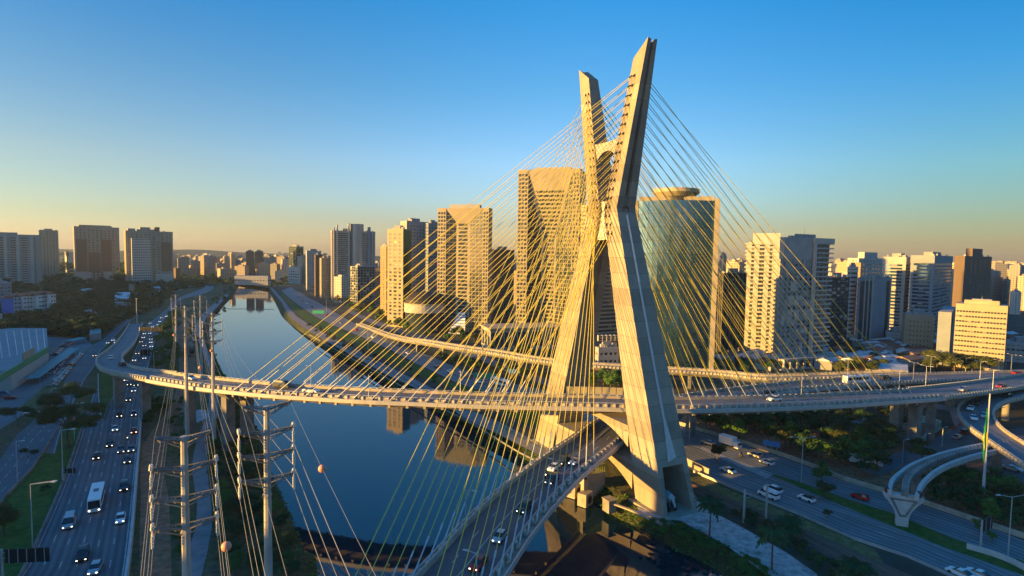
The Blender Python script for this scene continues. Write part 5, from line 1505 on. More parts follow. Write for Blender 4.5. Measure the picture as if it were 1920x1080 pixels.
def tree(px, pz, h, kind='mid', label=None, group=None, uniq='x', mi=None, world=None, wide=1.0, where=None, name='tree', rnd=random):
    p = Vector(world) if world is not None else U(px, pz, 0)
    opts = get_crowns(kind)
    if mi is not None: opts = [o for o in opts if o[2] == mi] or opts
    cm, tm, _ = rnd.choice(opts)
    t = thing('bush' if 'bush' in label or 'shrub' in label else name, label, 'bush' if 'bush' in label or 'shrub' in label else 'tree', tuple(p), rnd.uniform(0, 6.28), group, uniq, where)
    sx = h * rnd.uniform(.85, 1.2) * wide
    c = link('crown', cm, t, scale=(sx, sx * rnd.uniform(.85, 1.15), h))
    tk = link('trunk', tm, t, scale=(h, h, h)) if tm else None
    TREES.append((h / max(20, p.length), t, c, tk))
    return t
TREES = []
def inside(u, v, poly):
    c = False; j = len(poly) - 1
    for i in range(len(poly)):
        (x1, y1), (x2, y2) = poly[i], poly[j]
        if (y1 > v) != (y2 > v) and u < (x2-x1)*(v-y1)/(y2-y1) + x1: c = not c
        j = i
    return c
def scatter(poly, n, hr, kind, label, group, mi=None, seed=1, mind=5, wide=1.0, world_uniform=True):
    r_ = random.Random(seed); got = []
    W_ = [U(u, v, 0) for u, v in poly]; x0, x1 = min(p.x for p in W_), max(p.x for p in W_); y0, y1 = min(p.y for p in W_), max(p.y for p in W_)
    tries = 0
    while len(got) < n and tries < n * 60:
        tries += 1
        if world_uniform: x, y = r_.uniform(x0, x1), r_.uniform(y0, y1); u, v = P((x, y, 0))
        else: u, v = r_.uniform(min(a for a, _ in poly), max(a for a, _ in poly)), r_.uniform(min(b for _, b in poly), max(b for _, b in poly)); q = U(u, v, 0); x, y = q.x, q.y
        if not inside(u, v, poly): continue
        if any((x-a)**2 + (y-b)**2 < mind*mind for a, b in got): continue
        got.append((x, y))
        tree(0, 0, r_.uniform(*hr), kind, label, group, None, mi, (x, y, 0), wide, rnd=r_)
# woods west of the river
scatter([(-20,512),(140,502),(330,520),(420,524),(436,534),(395,536),(330,545),(318,556),(300,575),(260,592),(216,612),(190,632),(150,637),(90,628),(50,634),(-20,640),(-20,600),(110,600),(112,560),(60,548),(-20,545)], 235, (9, 15), 'far', 'dark tree in the dense wood left of the motorway', 'trees of the western wood', mi=0, seed=21, mind=8.5, world_uniform=False, wide=1.45)
scatter([(80,476),(140,478),(150,515),(85,515)], 14, (26, 32), 'far', 'dark tree on the knoll between the left hand towers', 'trees on the knoll between the left towers', seed=5, mind=16, mi=0, wide=1.3)
scatter([(-5,480),(60,490),(70,545),(-5,560)], 10, (22, 30), 'mid', 'big dark tree in front of the pale apartment block', 'trees in front of the pale apartment block', seed=8, mind=11, mi=0, world_uniform=False)
scatter([(225,500),(240,500),(245,535),(220,535)], 4, (26, 32), 'far', 'dark tree between the two stepped towers', 'trees between the stepped towers', seed=9, mind=9, mi=0, world_uniform=False)
# strip of trees between west motorway and dirt track
scatter([(300,612),(322,592),(338,590),(330,630),(334,665),(332,705),(292,712),(281,700),(290,668)], 34, (6, 9), 'mid', 'green tree in the strip between west motorway and dirt track', 'trees in the motorway strip', mi=2, seed=31, mind=5.0)
scatter([(268,760),(296,760),(306,785),(275,830),(263,800)], 8, (5, 7.5), 'mid', 'dark bush like tree beside the west motorway below the deck', 'trees under the left deck', mi=0, seed=32, mind=3.6)
scatter([(345,600),(366,590),(366,612),(352,600),(370,640),(382,680),(372,690),(360,650)], 10, (4, 6), 'mid', 'small tree between the dirt track and the river path', 'trees by the river path', seed=33, mind=4)
scatter([(400,560),(432,533),(444,540),(412,575),(400,600),(396,596)], 14, (4, 7), 'far', 'small dark tree at the far end of the west bank', 'trees at the far west bank', seed=34, mind=6)
scatter([(310,760),(355,740),(362,785),(358,830),(330,880),(330,1000),(345,1050),(328,1075),(322,960),(322,860)], 24, (1.6, 3.4), 'bush', 'low green bush between the dirt track and the path', 'bushes between track and path', mi=2, seed=35, mind=2.6)
# bushes between path and water, near
scatter([(410,790),(440,760),(456,752),(470,790),(478,830),(482,880),(500,930),(530,980),(545,1030),(560,1080),(390,1090),(398,1040),(402,980),(398,900),(392,840)], 95, (3.0, 5.6), 'near', 'leafy dark bush on the west river bank', 'bushes on the west river bank', seed=36, mind=2.9, wide=1.2)
scatter([(398,700),(402,640),(396,612),(400,600),(407,600),(400,640),(412,690),(430,730),(418,740),(408,725)], 22, (2, 3.4), 'bush', 'low bush on the far west river bank', 'bushes on the far west bank', mi=2, seed=37, mind=3.5)
# east side
scatter([(506,530),(560,520),(640,556),(700,590),(690,600),(640,575),(590,548),(555,534),(520,545)], 30, (8, 13), 'far', 'dark tree between the east motorway and the far towers', 'trees by the far towers', seed=41, mind=8)
scatter([(640,560),(700,578),(780,612),(900,640),(1000,668),(1000,680),(900,655),(800,636),(700,606),(650,580)], 46, (7, 11), 'far', 'dark street tree at the foot of the big towers', 'street trees at the foot of the towers', seed=42, mind=6.5)
scatter([(585,612),(640,640),(700,668),(790,702),(870,735),(870,742),(780,712),(690,676),(620,644),(570,610)], 30, (2.5, 4.5), 'far', 'small bush between riverside walk and east motorway', 'bushes along the riverside walk', seed=43, mind=5)
scatter([(820,668),(900,690),(1000,706),(1000,716),(900,702),(830,680)], 18, (4, 7), 'far', 'tree under the viaduct beside the east motorway', 'trees under the viaduct', mi=0, seed=44, mind=5)
scatter([(1100,715),(1170,720),(1170,735),(1090,732)], 8, (8, 11), 'mid', 'round green tree framed by the mast legs', 'trees framed by the mast legs', mi=2, seed=45, mind=5)
scatter([(1290,790),(1340,775),(1480,775),(1600,790),(1640,815),(1680,850),(1650,880),(1640,905),(1560,882),(1470,852),(1380,822),(1300,800)], 62, (7, 10), 'mid', 'dark tree in the park below the right deck', 'trees in the park below the right deck', seed=46, mind=5.2)
scatter([(1560,780),(1680,790),(1700,860),(1640,880),(1560,840)], 12, (7.5, 9.5), 'mid', 'olive tree with a sunlit top in the right hand park', 'olive trees in the right hand park', mi=1, seed=47, mind=5.5)
scatter([(1560,710),(1640,706),(1660,695),(1600,688)], 9, (9, 12), 'mid', 'bushy tree behind the far approach road', 'trees behind the far approach', mi=1, seed=48, mind=7)
scatter([(1730,700),(1860,704),(1850,690),(1740,686)], 13, (10, 14.5), 'mid', 'sunlit olive tree in front of the cream slab', 'trees in front of the cream slab', mi=1, seed=49, mind=7)
scatter([(1740,925),(1800,905),(1850,910),(1920,950),(1960,985),(1920,1004),(1830,975),(1750,945)], 30, (5.5, 8), 'mid', 'dark tree between the guideway and the motorway wall', 'trees beside the motorway wall lower right', seed=50, mind=4)
scatter([(1195,985),(1275,1010),(1360,1050),(1420,1090),(1470,1100),(1420,1062),(1330,1012),(1262,985),(1230,975)], 60, (1.2, 2.2), 'bush', 'low green shrub on the east river bank below the gravel path', 'shrubs on the east river bank', mi=2, seed=51, mind=2.0)
scatter([(1390,960),(1450,990),(1530,1040),(1590,1085),(1560,1090),(1480,1030),(1400,985),(1370,965)], 26, (1.5, 3), 'bush', 'scrubby bush between the gravel path and the tracks', 'bushes between path and tracks', seed=52, mind=2.4)
scatter([(1540,640),(1700,640),(1760,670),(1700,690),(1540,690)], 26, (5, 8), 'far', 'garden tree among the low roofs on the right', 'garden trees among the low roofs', seed=53, mind=8)
scatter([(1200,690),(1440,690),(1440,702),(1200,700)], 16, (6, 9), 'far', 'street tree behind the viaduct near the glass tower', 'street trees near the glass tower', seed=54, mind=7)
# the smallest trees in view become one wood
tr_ = sorted([q for q in TREES if q[1]['category'] == 'tree'], key=lambda q: -q[0])
bpy.context.view_layer.update()
import numpy as np
V_, F_, MI_ = [], [], []; base = 0
for _, t, c, tk in tr_[285:]:
    for o in (c, tk):
        if not o: continue
        me = o.data; n = len(me.vertices); a = np.empty(n*3, np.float32); me.vertices.foreach_get('co', a)
        M = np.array(t.matrix_basis @ o.matrix_basis, np.float32); a = a.reshape(-1, 3) @ M[:3, :3].T + M[:3, 3]
        V_.append(a); lp_ = len(me.loops); b = np.empty(lp_, np.int32); me.loops.foreach_get('vertex_index', b)
        st = np.empty(len(me.polygons), np.int32); me.polygons.foreach_get('loop_total', st)
        F_.append((b + base, st)); MI_.append(np.full(len(me.polygons), 1 if o is tk else (2 if me.materials[0] is M_LEAF2 else 3 if me.materials[0] is M_LEAF3 else 0), np.int32)); base += n
        bpy.data.objects.remove(o)
    THINGS[:] = [q for q in THINGS if q[0] is not t]
    bpy.data.objects.remove(t)
me = bpy.data.meshes.new('distant_trees'); A_ = np.concatenate(V_); me.vertices.add(len(A_)); me.vertices.foreach_set('co', A_.ravel())
LI = np.concatenate([f[0] for f in F_]); LT = np.concatenate([f[1] for f in F_]); me.loops.add(len(LI)); me.loops.foreach_set('vertex_index', LI)
me.polygons.add(len(LT)); me.polygons.foreach_set('loop_start', np.concatenate([[0], np.cumsum(LT)[:-1]]).astype(np.int32)); me.polygons.foreach_set('loop_total', LT)
for x in (M_LEAF, M_BARK, M_LEAF2, M_LEAF3): me.materials.append(x)
me.polygons.foreach_set('material_index', np.concatenate(MI_)); me.update(calc_edges=True)
link('distant_trees', me, None, 'stuff')
# undergrowth of the western wood
wg_ = MB(); r_ = random.Random(9); W1 = [(-20,498),(140,500),(330,512),(425,522),(436,534),(395,536),(330,545),(318,556),(300,575),(260,590),(216,610),(190,630),(150,636),(90,628),(50,634),(-20,640)]
for _ in range(26000):
    u, v = r_.uniform(-20, 436), 498 + 142 * r_.random()
    if not inside(u, v, W1): continue
    p = U(u, v, 0); p.z = r_.uniform(.3, 5) ; s_ = r_.uniform(1.2, 2.8) * (.7 + p.y / 900)
    nrm = Vector((r_.uniform(-.9,.9), r_.uniform(-.9,.9), 1)).normalized(); a = nrm.orthogonal().normalized() * s_; b = nrm.cross(a)
    wg_.add([p - a, p - b*.6, p + a, p + b*.6], [(0,1,2,3)])
wg_.build('woodland_undergrowth', M_LEAF, None, 'stuff')
# single trees
def big_tree(px, pz, h, label, lobes, kind='near', mi=0):
    """tree of several separate leaf masses on long limbs"""
    p = U(px, pz, 0); t = thing('big_tree', label, 'tree', tuple(p)); tr = MB()
    r_ = random.Random(px)
    tr.tube((0,0,-.3), (0,0,h*.35), h*.028, h*.02, 8)
    for i, (x, y, z, s_) in enumerate(lobes):
        mid = Vector((x*.4, y*.4, h*.35 + (z - h*.35) * .5))
        tr.tube((0,0,h*.33), mid, h*.014, h*.01, 5); tr.tube(mid, (x, y, z - s_*.1), h*.01, h*.004, 5)
        cm = r_.choice([o for o in get_crowns(kind) if o[2] == mi])[0]
        link('crown', cm, t, loc=(x, y, z - s_*.5), rz=r_.uniform(0, 6), scale=(s_*1.2, s_*1.2, s_*.85))
    tr.build('trunk', M_BARK, t)
big_tree(128, 838, 19, 'big spreading dark tree with a forked crown beside the left access road', [(-6,1,16.5,9),(-1,4,19,9.5),(4,3,18.5,7.5),(-5,-2,12,9.5),(0,0,12.5,8.5),(8.5,1,13.5,8),(7.5,0,9.5,9),(3.5,-1,8.5,6.5),(-7.5,1,9,7.5)])
big_tree(35, 800, 8, 'low dark tree over the local road at the left edge', [(-3,0,6,6),(2,1,6.5,6),(6,0,5.2,5),(-7,1,5.5,5)])
big_tree(52, 860, 4, 'small dark shrub tree on the grass strip', [(-1,0,2.6,3),(2,0,2.4,3)])
tree(8, 1003, 9, 'near', 'bare thin tree on the grass at the lower left edge', mi=1)
tree(85, 925, 3.0, 'mid', 'tiny dark shrub near the lamp post on the grass strip', mi=0)
for u, v, h in ((1345,865,7),(1548,935,6),(1552,972,3),(1728,870,8),(1720,848,6.5)): tree(u, v, h, 'mid', 'small single tree near the right hand motorway', mi=1)
for u, v, h in ((1540,905,7),(1838,1003,5),(1860,1015,3)): tree(u, v, h, 'mid', 'slight tree standing on the motorway median', mi=2)
# palms
def palm_mesh():
    mb = MB(); r_ = random.Random(2)
    for k in range(30):
        a = 2*math.pi*k/30 + r_.uniform(-.15,.15); el = r_.uniform(-.25, .95); L = r_.uniform(2.2, 2.9)
        d = Vector((math.cos(a), math.sin(a), 0)); s = Vector((-math.sin(a), math.cos(a), 0))
        pr = None
        for j in range(9):
            f = j / 8
            c = d*L*f*math.cos(el*(1-f*.4)) + Vector((0,0, L*(math.sin(el)*f - .62*f*f)))
            if pr is not None:
                for sg in (-1, 1):
                    w_ = .62 * math.sin(math.pi*min(.98, f + .06)) + .08
                    mb.add([pr, c, c + s*sg*w_ - Vector((0,0,w_*.45)), pr + s*sg*w_*.95 + d*.12 - Vector((0,0,w_*.45))], [(0,1,2,3) if sg > 0 else (0,3,2,1)])
                    mb.add([pr + s*sg*w_*.5, c + s*sg*.02, c + s*sg*w_*1.15 + Vector((0,0,-w_*.7))], [(0,1,2)])
            pr = c
    return mb.mesh('fronds', M_LEAF)
PALM = palm_mesh()
for i, (u, v, h, lb) in enumerate(((1330,1006,9.5,'palm tree on the gravel path nearest the mast'),(1447,1068,9.0,'palm tree with dry fronds further along the gravel path'),(1601,1125,7.5,'palm crown poking up from the bottom edge by the tracks'),(1480,1010,4.5,'short palm among the scrub by the tracks'))):
    t = thing('palm_tree', lb, 'palm', tuple(U(u, v, 0)), i * 1.3)
    mb = MB(); mb.tube((0,0,-.2), (.1,.05,h*.55), .24, .17, 8); mb.tube((.1,.05,h*.55), (.15,0,h*.94), .17, .11, 8); mb.build('trunk', M_BARK, t)
    link('fronds', PALM, t, loc=(.15, 0, h*.92), scale=1.65)
# undergrowth on the banks
ug = MB(); r_ = random.Random(77)
def undergrowth(mb, A, B, n, size, hmax, jitter=1.0):
    for _ in range(n):
        i = r_.randrange(len(A)-1); f = r_.random()
        a = A[i].lerp(A[i+1], f); b = B[i].lerp(B[i+1], f)
        g = r_.random(); p = a.lerp(b, g)
        p = Vector((p.x, p.y, WZ + (0 - WZ) * max(0, g) ** .8 + r_.uniform(0, hmax)))
        if p.y > 420: continue
        s_ = size * r_.uniform(.5, 1.3) * (1 + p.y / 260)
        nrm = Vector((r_.uniform(-.8,.8), r_.uniform(-.8,.8), 1)).normalized(); a_ = nrm.orthogonal().normalized(); b_ = nrm.cross(a_)
        an = r_.uniform(0, 6.28); a_, b_ = a_*math.cos(an)+b_*math.sin(an), b_*math.cos(an)-a_*math.sin(an)
        mb.add([p - a_*s_, p - b_*s_*.5, p + a_*s_, p + b_*s_*.5], [(0,1,2,3)])
undergrowth(ug, lbw, [p.lerp(q, 1.3) for p, q in zip(lbw, lbt)], 30000, .28, .5)
undergrowth(ug, rbw, [p.lerp(q, .95) for p, q in zip(rbw, rbt)], 30000, .26, .4)
ug.build('bank_undergrowth', M_LEAF3, None, 'stuff')

# ---------------------------------------------------------------- power pylons and wires
def pylon(name_label, base, H, arms, arm_len, adir, rz_scale=1.0, style=0, dark=False):
    """concrete monopole with lattice cross arms; adir = direction of the arms"""
    t = thing('power_pylon', name_label, 'pylon', (base.x, base.y, 0), math.atan2(adir.y, adir.x))
    mb = MB()
    n = 5; 
    for k in range(n):
        z0, z1 = H*k/n, H*(k+1)/n
        r0 = .74 - .44*k/n; r1 = .74 - .44*(k+1)/n + .02
        mb.tube((0,0,z0 - (.3 if k == 0 else 0)), (0,0,z1 + .25), r0, r1, 8)
        mb.tube((0,0,z1-.1), (0,0,z1+.15), r1+.1, r1+.1, 8)
    mb.build('pole', M_POLEC, t)
    att = []
    for i, dz in enumerate(arms):
        z = H - dz
        am = MB()
        top = i == 0
        L = arm_len * (.88 if top else 1.0)
        for s in (-1, 1):
            for yy in (-.35, .35):
                am.tube((.3*s, yy*1.6, z), (L*s, yy*.3, z + (.5 if top else .35)), .1, .07, 4)
                am.tube((.3*s, yy*1.6, z-.7), (L*s, yy*.3, z + (.4 if top else .25)), .08, .06, 4)
            for q in (.3, .55, .8):
                am.tube((L*s*q, -.3, z+.1), (L*s*q, .3, z+.1), .06, .06, 4)
                am.tube((L*s*q, -.3, z-.5*(1-q)), (L*s*(q+.15), .3, z+.2), .05, .05, 4)
            am.box(min(L*s, L*s*.9), -.3, z+.25, max(L*s, L*s*.9), .3, z+.5)
        a = am.build('cross_arm', M_CONC2 if not dark else M_DARK, t)
        if not top:
            for s in (-1, 1):
                for yy in (-.35, .35):
                    im = MB(); im.tube((L*s, yy, z+.3), (L*s, yy, z-.3), .05, .05, 4)
                    for q in range(4): im.tube((L*s, yy, z-.35-.33*q), (L*s, yy, z-.6-.33*q), .13, .13, 7)
                    im.tube((L*s, yy, z+.35), (L*s, yy, z+.75), .2, .16, 6)
                    im.build('insulator', M_INSUL, a)
                att.append((s, L*s, z - 1.75))
        else:
            for s in (-1, 1): att.append((s, L*s, z + .4))
    M = Matrix.Translation((base.x, base.y, 0)) @ Matrix.Rotation(math.atan2(adir.y, adir.x), 4, 'Z')
    return [(s, [M @ Vector((x, dy, z)) for dy in (-.3, .3)]) for s, x, z in att]
def at_depth(u, v, Z): return Vector((0,0,CAM_H)) + (RT*((u-960)/FOC) + UP*((540-v)/FOC) + FWD) * Z
dA = (Vector((80,-138,0))).normalized(); nA = Vector((-dA.y, dA.x, 0))
specs = [
 ('tall grey concrete pylon rising against the water, three lower arms', at_depth(505, 765, 66), None, nA),
 ('tall sunlit pylon in front of the dirt track, cut by the bottom edge', at_depth(343, 822, 59), None, nA),
]
pB = at_depth(345, 822, 59); p3 = at_depth(500, 765, 66)
pA = U(352, 838, 0); p2 = U(402, 845, 0); pC = U(378, 707, 0)
W_ = {}
W_['B'] = pylon('tall sunlit pylon before the dirt track, cut off by the bottom edge', pB, pB.z, (0, 3.1, 6.3, 9.3), 2.95, nA)
W_['3'] = pylon('tall grey pylon standing against the river water', p3, p3.z, (0, 2.9, 5.6, 8.5), 2.95, nA)
hA = height_at(pA, 575); h2 = height_at(p2, 588); hC = height_at(pC, 555)
W_['A'] = pylon('sunlit pylon crossing the left deck, directly beyond the bottom edge pylon', pA, hA, (0.8, 4.2, 7.4, 10.4), 2.95, nA)
W_['2'] = pylon('sunlit pylon at the river edge of the left deck with arms over the water', p2, h2, (0.6, 3.2, 6.2, 9.5), 2.95, nA)
W_['C'] = pylon('grey pylon far up the river path', pC, hC, (0.6, 3.2, 6.2, 9.5), 2.95, nA)
pE = U(331, 640, 0); hE = height_at(pE, 553)
W_['E'] = pylon('distant pylon beyond the motorway strip trees', pE, hE, (0.6, 3.2, 6.2, 9.5), 2.95, nA)
pF = U(257, 611, 0); hF = height_at(pF, 560)
t = thing('lighting_mast', 'lone slim mast beside the head of the left ramp', 'mast', tuple(pF)); mb = MB(); mb.tube((0,0,0), (0,0,hF), .55, .3, 7); mb.build('pole', M_POLEC, t); mb = MB(); mb.tube((-1,0,hF), (1,0,hF), .2, .2, 5); mb.build('lamp_head', M_GALV, t)
pG = U(362, 648, 0); hG = height_at(pG, 590)
t = thing('lighting_mast', 'short thick mast on a block foot beyond the left deck', 'mast', tuple(pG)); mb = MB(); mb.tube((0,0,0), (0,0,hG), .7, .4, 7); mb.build('pole', M_POLEC, t); mb = MB(); mb.box(-2,-2,-.1,2,2,2.5); mb.build('foot', M_CONC, t)
def wires(label, A, B, sag, balls=()):
    t = thing('power_line', label, 'power line', (0,0,0))
    nW = 0
    for k, ((s, a), (s2, b)) in enumerate(zip(A, B)):
        for j in ((0, 1) if k > 1 else (0,)):
            pts = []
            for i in range(19):
                f = i / 18; p = a[j].lerp(b[j], f); p = p + Vector((0,0,-4*sag*f*(1-f))); pts.append(p)
            mb = MB(); mb.poly(pts, .018 if k > 1 else .015, 4); o = mb.build('wire', M_WIRE, t); nW += 1
            for bk, f in balls:
                if bk == k and j == 0:
                    p = a[j].lerp(b[j], f) + Vector((0,0,-4*sag*f*(1-f)))
                    bm_ = MB(); bm_.ball(p, .36, 14, 9); bm_.build('marker_ball', M_BALL, t, smooth=True)
    return t
def off(L, v): return [(s, [p + v for p in q]) for s, q in L]
span = dA * 158
wires('power wires from the river path pylon to the river edge pylon', W_['C'], W_['2'], 3.5)
wires('power wires running from the river edge pylon to the pylon over the water', W_['2'], W_['3'], 4.5, ((0, .42),))
wires('power wires from the pylon over the water dropping to the bottom edge', W_['3'], off(W_['3'], dA*165 + Vector((0,0,-3))), 4.5, ((1, .105),))
wires('power wires linking the two sunlit pylons left of the path', W_['A'], W_['B'], 4.0, ((0, .3), (1, .62)))
wires('power wires dropping from the nearest pylon past the lower left', W_['B'], off(W_['B'], dA*165 + Vector((0,0,-3))), 4.5, ((1, .13),))
wires('thin power wires from the distant pylon towards the sunlit one', W_['E'], W_['A'], 3.5)

# ---------------------------------------------------------------- vehicles
def vmat(name, c, metal=.0, rough=.3): return mat('car_' + name, c, rough, metal)
CARC = dict(white=vmat('white', (.75,.75,.75)), silver=vmat('silver', (.45,.47,.5), .5), black=vmat('black', (.02,.02,.022)), grey=vmat('grey', (.14,.15,.17), .4), red=vmat('red', (.45,.02,.02)), blue=vmat('blue', (.08,.16,.26), .3), dark=vmat('dark', (.045,.05,.06), .2))
M_TYRE = mat('tyre', (.02,.02,.02), .9); M_CGL = mat('car_glass', (.02,.025,.03), .08, spec=.8)
M_HEAD = mat('headlight_lit', (1,.95,.8), .3, emit=((1,.85,.6), 1.6)); M_HOFF = mat('headlight_off', (.7,.7,.7), .2)
M_TAIL = mat('tail_light', (.22,.01,.01), .3, emit=((1,.05,.02), .06))
CAR_PROTO = {}
def car_parts(kind):
    if kind in CAR_PROTO: return CAR_PROTO[kind]
    L, Wd, H = {'sedan': (4.5,1.8,1.45), 'hatch': (4.0,1.75,1.5), 'suv': (4.6,1.9,1.8), 'van': (5.2,2.0,2.2)}[kind]
    x0, x1 = -L/2, L/2
    # body side profile (x, z), car faces +x
    if kind == 'sedan': body = [(x0,.35),(x0,.85),(x0+.1,.98),(-1.35,1.02),(1.0,1.0),(x1-.25,.82),(x1,.62),(x1,.35)]; cab = [(-1.75,.98),(-1.15,H-.03),(-.3,H),(.35,H-.05),(1.15,.98)]
    elif kind == 'hatch': body = [(x0,.35),(x0,.9),(x0+.05,1.02),(1.0,1.0),(x1-.2,.82),(x1,.62),(x1,.35)]; cab = [(x0+.08,1.0),(x0+.4,H-.05),(-.6,H),(.2,H-.05),(1.05,.98)]
    elif kind == 'suv': body = [(x0,.45),(x0,1.05),(x0+.05,1.15),(1.1,1.13),(x1-.2,1.0),(x1,.75),(x1,.45)]; cab = [(x0+.06,1.12),(x0+.35,H-.04),(-.4,H),(.45,H-.06),(1.2,1.12)]
    else: body = [(x0,.4),(x0,1.3),(1.6,1.25),(x1-.1,1.0),(x1,.7),(x1,.4)]; cab = [(x0+.03,1.25),(x0+.12,H-.05),(0,H),(1.1,H-.1),(2.0,1.2)]
    def loft(prof, w0, w1, zb, zt):
        mb = MB(); n = len(prof)
        def hw(z): return w0 + (w1 - w0) * max(0, (z - zb)) / (zt - zb)
        mb.add([(x, -hw(z), z) for x, z in prof] + [(x, hw(z), z) for x, z in prof], [tuple(range(n)), tuple(range(n, 2*n))[::-1]] + [((i+1) % n, i, n+i, n+(i+1) % n) for i in range(n)])
        return mb
    bm_ = loft(body, Wd/2, Wd/2-.06, .35, 1.1)
    gl = loft(cab, Wd/2-.08, Wd/2-.26, cab[0][1], H)
    rf = loft([(cab[1][0]+.02, H-.06), (cab[2][0], H+.02), (cab[3][0]-.02, H-.04), (cab[3][0]-.05, H-.1), (cab[1][0]+.08, H-.12)], Wd/2-.24, Wd/2-.25, H-.2, H)
    if kind == 'van':
        rf = loft([(cab[1][0]-.05, H-.5), (cab[1][0], H-.03), (cab[2][0], H+.02), (cab[3][0]-.02, H-.08), (cab[3][0]-.2, H-.5)], Wd/2-.12, Wd/2-.24, H-.6, H)
    parts = [('body', bm_.mesh('body', M_DARK), 'paint', None), ('window_glass', gl.mesh('window_glass', M_CGL), None, None), ('roof', rf.mesh('roof', M_DARK), 'paint', None)]
    wm = MB()
    wm.tube((0,-.1,0), (0,.1,0), .33, .33, 12); wme = wm.mesh('wheel', M_TYRE)
    for sx in (x0+.8, x1-.85):
        for sy in (-1, 1): parts.append(('wheel', wme, None, (sx, sy*(Wd/2-.1), .33)))
    hl = MB(); hl.box(-.05, -.13, -.07, .04, .13, .07)
    parts.append(('headlight', hl, 'head', (x1-.02, Wd/2-.3, .68))); parts.append(('headlight', hl, 'head', (x1-.02, -Wd/2+.3, .68)))
    parts.append(('tail_light', hl.mesh('tail_light', M_TAIL), None, (x0, Wd/2-.22, .82))); parts.append(('tail_light', hl.mesh('tail_light', M_TAIL), None, (x0, -Wd/2+.22, .82)))
    cache = {}
    CAR_PROTO[kind] = (parts, cache, hl)
    return CAR_PROTO[kind]
def car(kind, col, pos, heading, label, group=None, lit=False, s=1.1, uniq='x', roofcol=None):
    parts, cache, hl = car_parts(kind)
    t = thing('van' if kind == 'van' else 'car', label, 'van' if kind == 'van' else 'car', tuple(pos), heading, group, uniq)
    t.scale = (s, s, s)
    for nm, me, how, loc in parts:
        if how == 'paint':
            c_ = roofcol if (nm == 'roof' and roofcol) else col
            key = (nm, c_)
            if key not in cache:
                m2 = me.copy(); m2.materials[0] = CARC[c_]; cache[key] = m2
            me = cache[key]
        elif how == 'head':
            key = ('head', lit)
            if key not in cache: cache[key] = hl.mesh('headlight', M_HEAD if lit else M_HOFF)
            me = cache[key]
        link(nm, me, t, loc=loc)
    return t
def dir_on(poly, p):
    """heading of the nearest segment of a world polyline"""
    best = min(range(len(poly)-1), key=lambda i: (poly[i].x-p.x)**2 + (poly[i].y-p.y)**2)
    d = poly[min(best+1, len(poly)-1)] - poly[max(best-1, 0)]
    return math.atan2(d.y, d.x)
CN = {'sedan': 'sedan', 'hatch': 'hatchback', 'suv': 'off roader', 'van': 'van'}
CW = {'white': 'white', 'silver': 'silver', 'black': 'black', 'grey': 'grey', 'red': 'red', 'blue': 'dark blue', 'dark': 'charcoal'}
def cars_on(lst, poly, rev, z, where, group, lit=False, s=1.1):
    for u, v, k, c in lst:
        p = U(u, v, z); h = dir_on(poly, p) + (math.pi if rev else 0)
        car(k, c, p, h, '%s %s %s' % (CW[c], CN[k], where), group, lit, s)
mid_w = [p.lerp(q, .5) for p, q in zip(wa, wb)]
cars_on([(130,985,'van','silver'),(155,1046,'suv','black'),(179,1071,'hatch','silver'),(226,977,'hatch','white'),(233,917,'suv','dark'),(181,859,'sedan','black'),(206,836,'sedan','black'),(227,847,'suv','grey'),(246,845,'sedan','grey'),(251,811,'sedan','red'),(216,807,'hatch','white'),(251,779,'hatch','blue'),(224,781,'sedan','dark'),(241,751,'sedan','black'),(251,734,'hatch','silver'),(243,722,'sedan','black'),(256,723,'suv','dark'),(237,714,'hatch','white'),(239,866,'sedan','dark')], mid_w, True, .03, 'driving on the near west motorway', 'cars on the near west motorway', True, 1.2)
cars_on([(252,677,'hatch','white'),(271,673,'hatch','white'),(268,659,'sedan','silver'),(258,664,'sedan','grey'),(271,649,'sedan','blue'),(284,651,'hatch','white'),(265,642,'sedan','dark'),(283,643,'sedan','white'),(269,634,'sedan','white'),(283,637,'suv','silver'),(271,627,'hatch','white'),(281,626,'sedan','silver'),(286,614,'sedan','white'),(282,607,'sedan','silver'),(297,610,'sedan','white'),(300,604,'hatch','white'),(303,597,'sedan','silver'),(312,594,'sedan','white'),(320,590,'hatch','white'),(326,580,'sedan','dark'),(330,576,'hatch','silver')], mid_w, True, .03, 'on the west motorway beyond the ramp', 'cars on the far west motorway', True, 1.25)
mid_a = [p.lerp(q, .5) for p, q in zip(ac, ad_)]
cars_on([(213,639,'sedan','white'),(218,643,'sedan','silver'),(213,649,'hatch','dark'),(203,644,'hatch','silver'),(178,668,'sedan','black')], mid_a, True, .03, 'on the access road beside the ramp', 'cars on the access road', True, 1.2)
def on_deck(lst, path, rev, where, group, lit=False, s=1.1):
    for u, v, k, c in lst:
        z = 15
        for _ in range(6):
            p = U(u, v, z); q, n, w_ = path.at(path.nearest(p)); z = q.z + .05
        t = Vector((-n.y, n.x, 0)); h = math.atan2(t.y, t.x) + (math.pi if rev else 0)
        p = U(u, v, z)
        car(k, c, p, h, '%s %s %s' % (CW[c], CN[k], where), group, lit, s)
on_deck([(208,673,'hatch','white'),(229,686,'suv','dark')], upper, True, 'on the bend of the left ramp', 'cars on the left ramp', True, 1.2)
on_deck([(357,712,'hatch','white'),(583,736,'sedan','white'),(530,727,'van','dark')], upper, False, 'crossing the upper bridge deck', 'cars on the upper deck', False, 1.2)
on_deck([(1452,752,'hatch','white'),(1807,733,'sedan','silver'),(1877,727,'hatch','red')], upper, True, 'on the upper deck right of the mast', 'cars on the right upper deck', False, 1.2)
on_deck([(1038,881,'hatch','white'),(1078,869,'sedan','silver'),(1056,868,'suv','dark'),(1035,904,'suv','dark'),(983,957,'suv','dark'),(937,1012,'hatch','silver'),(897,1062,'sedan','red')], lower, True, 'coming down the lower bridge deck', 'cars on the lower deck', True, 1.1)
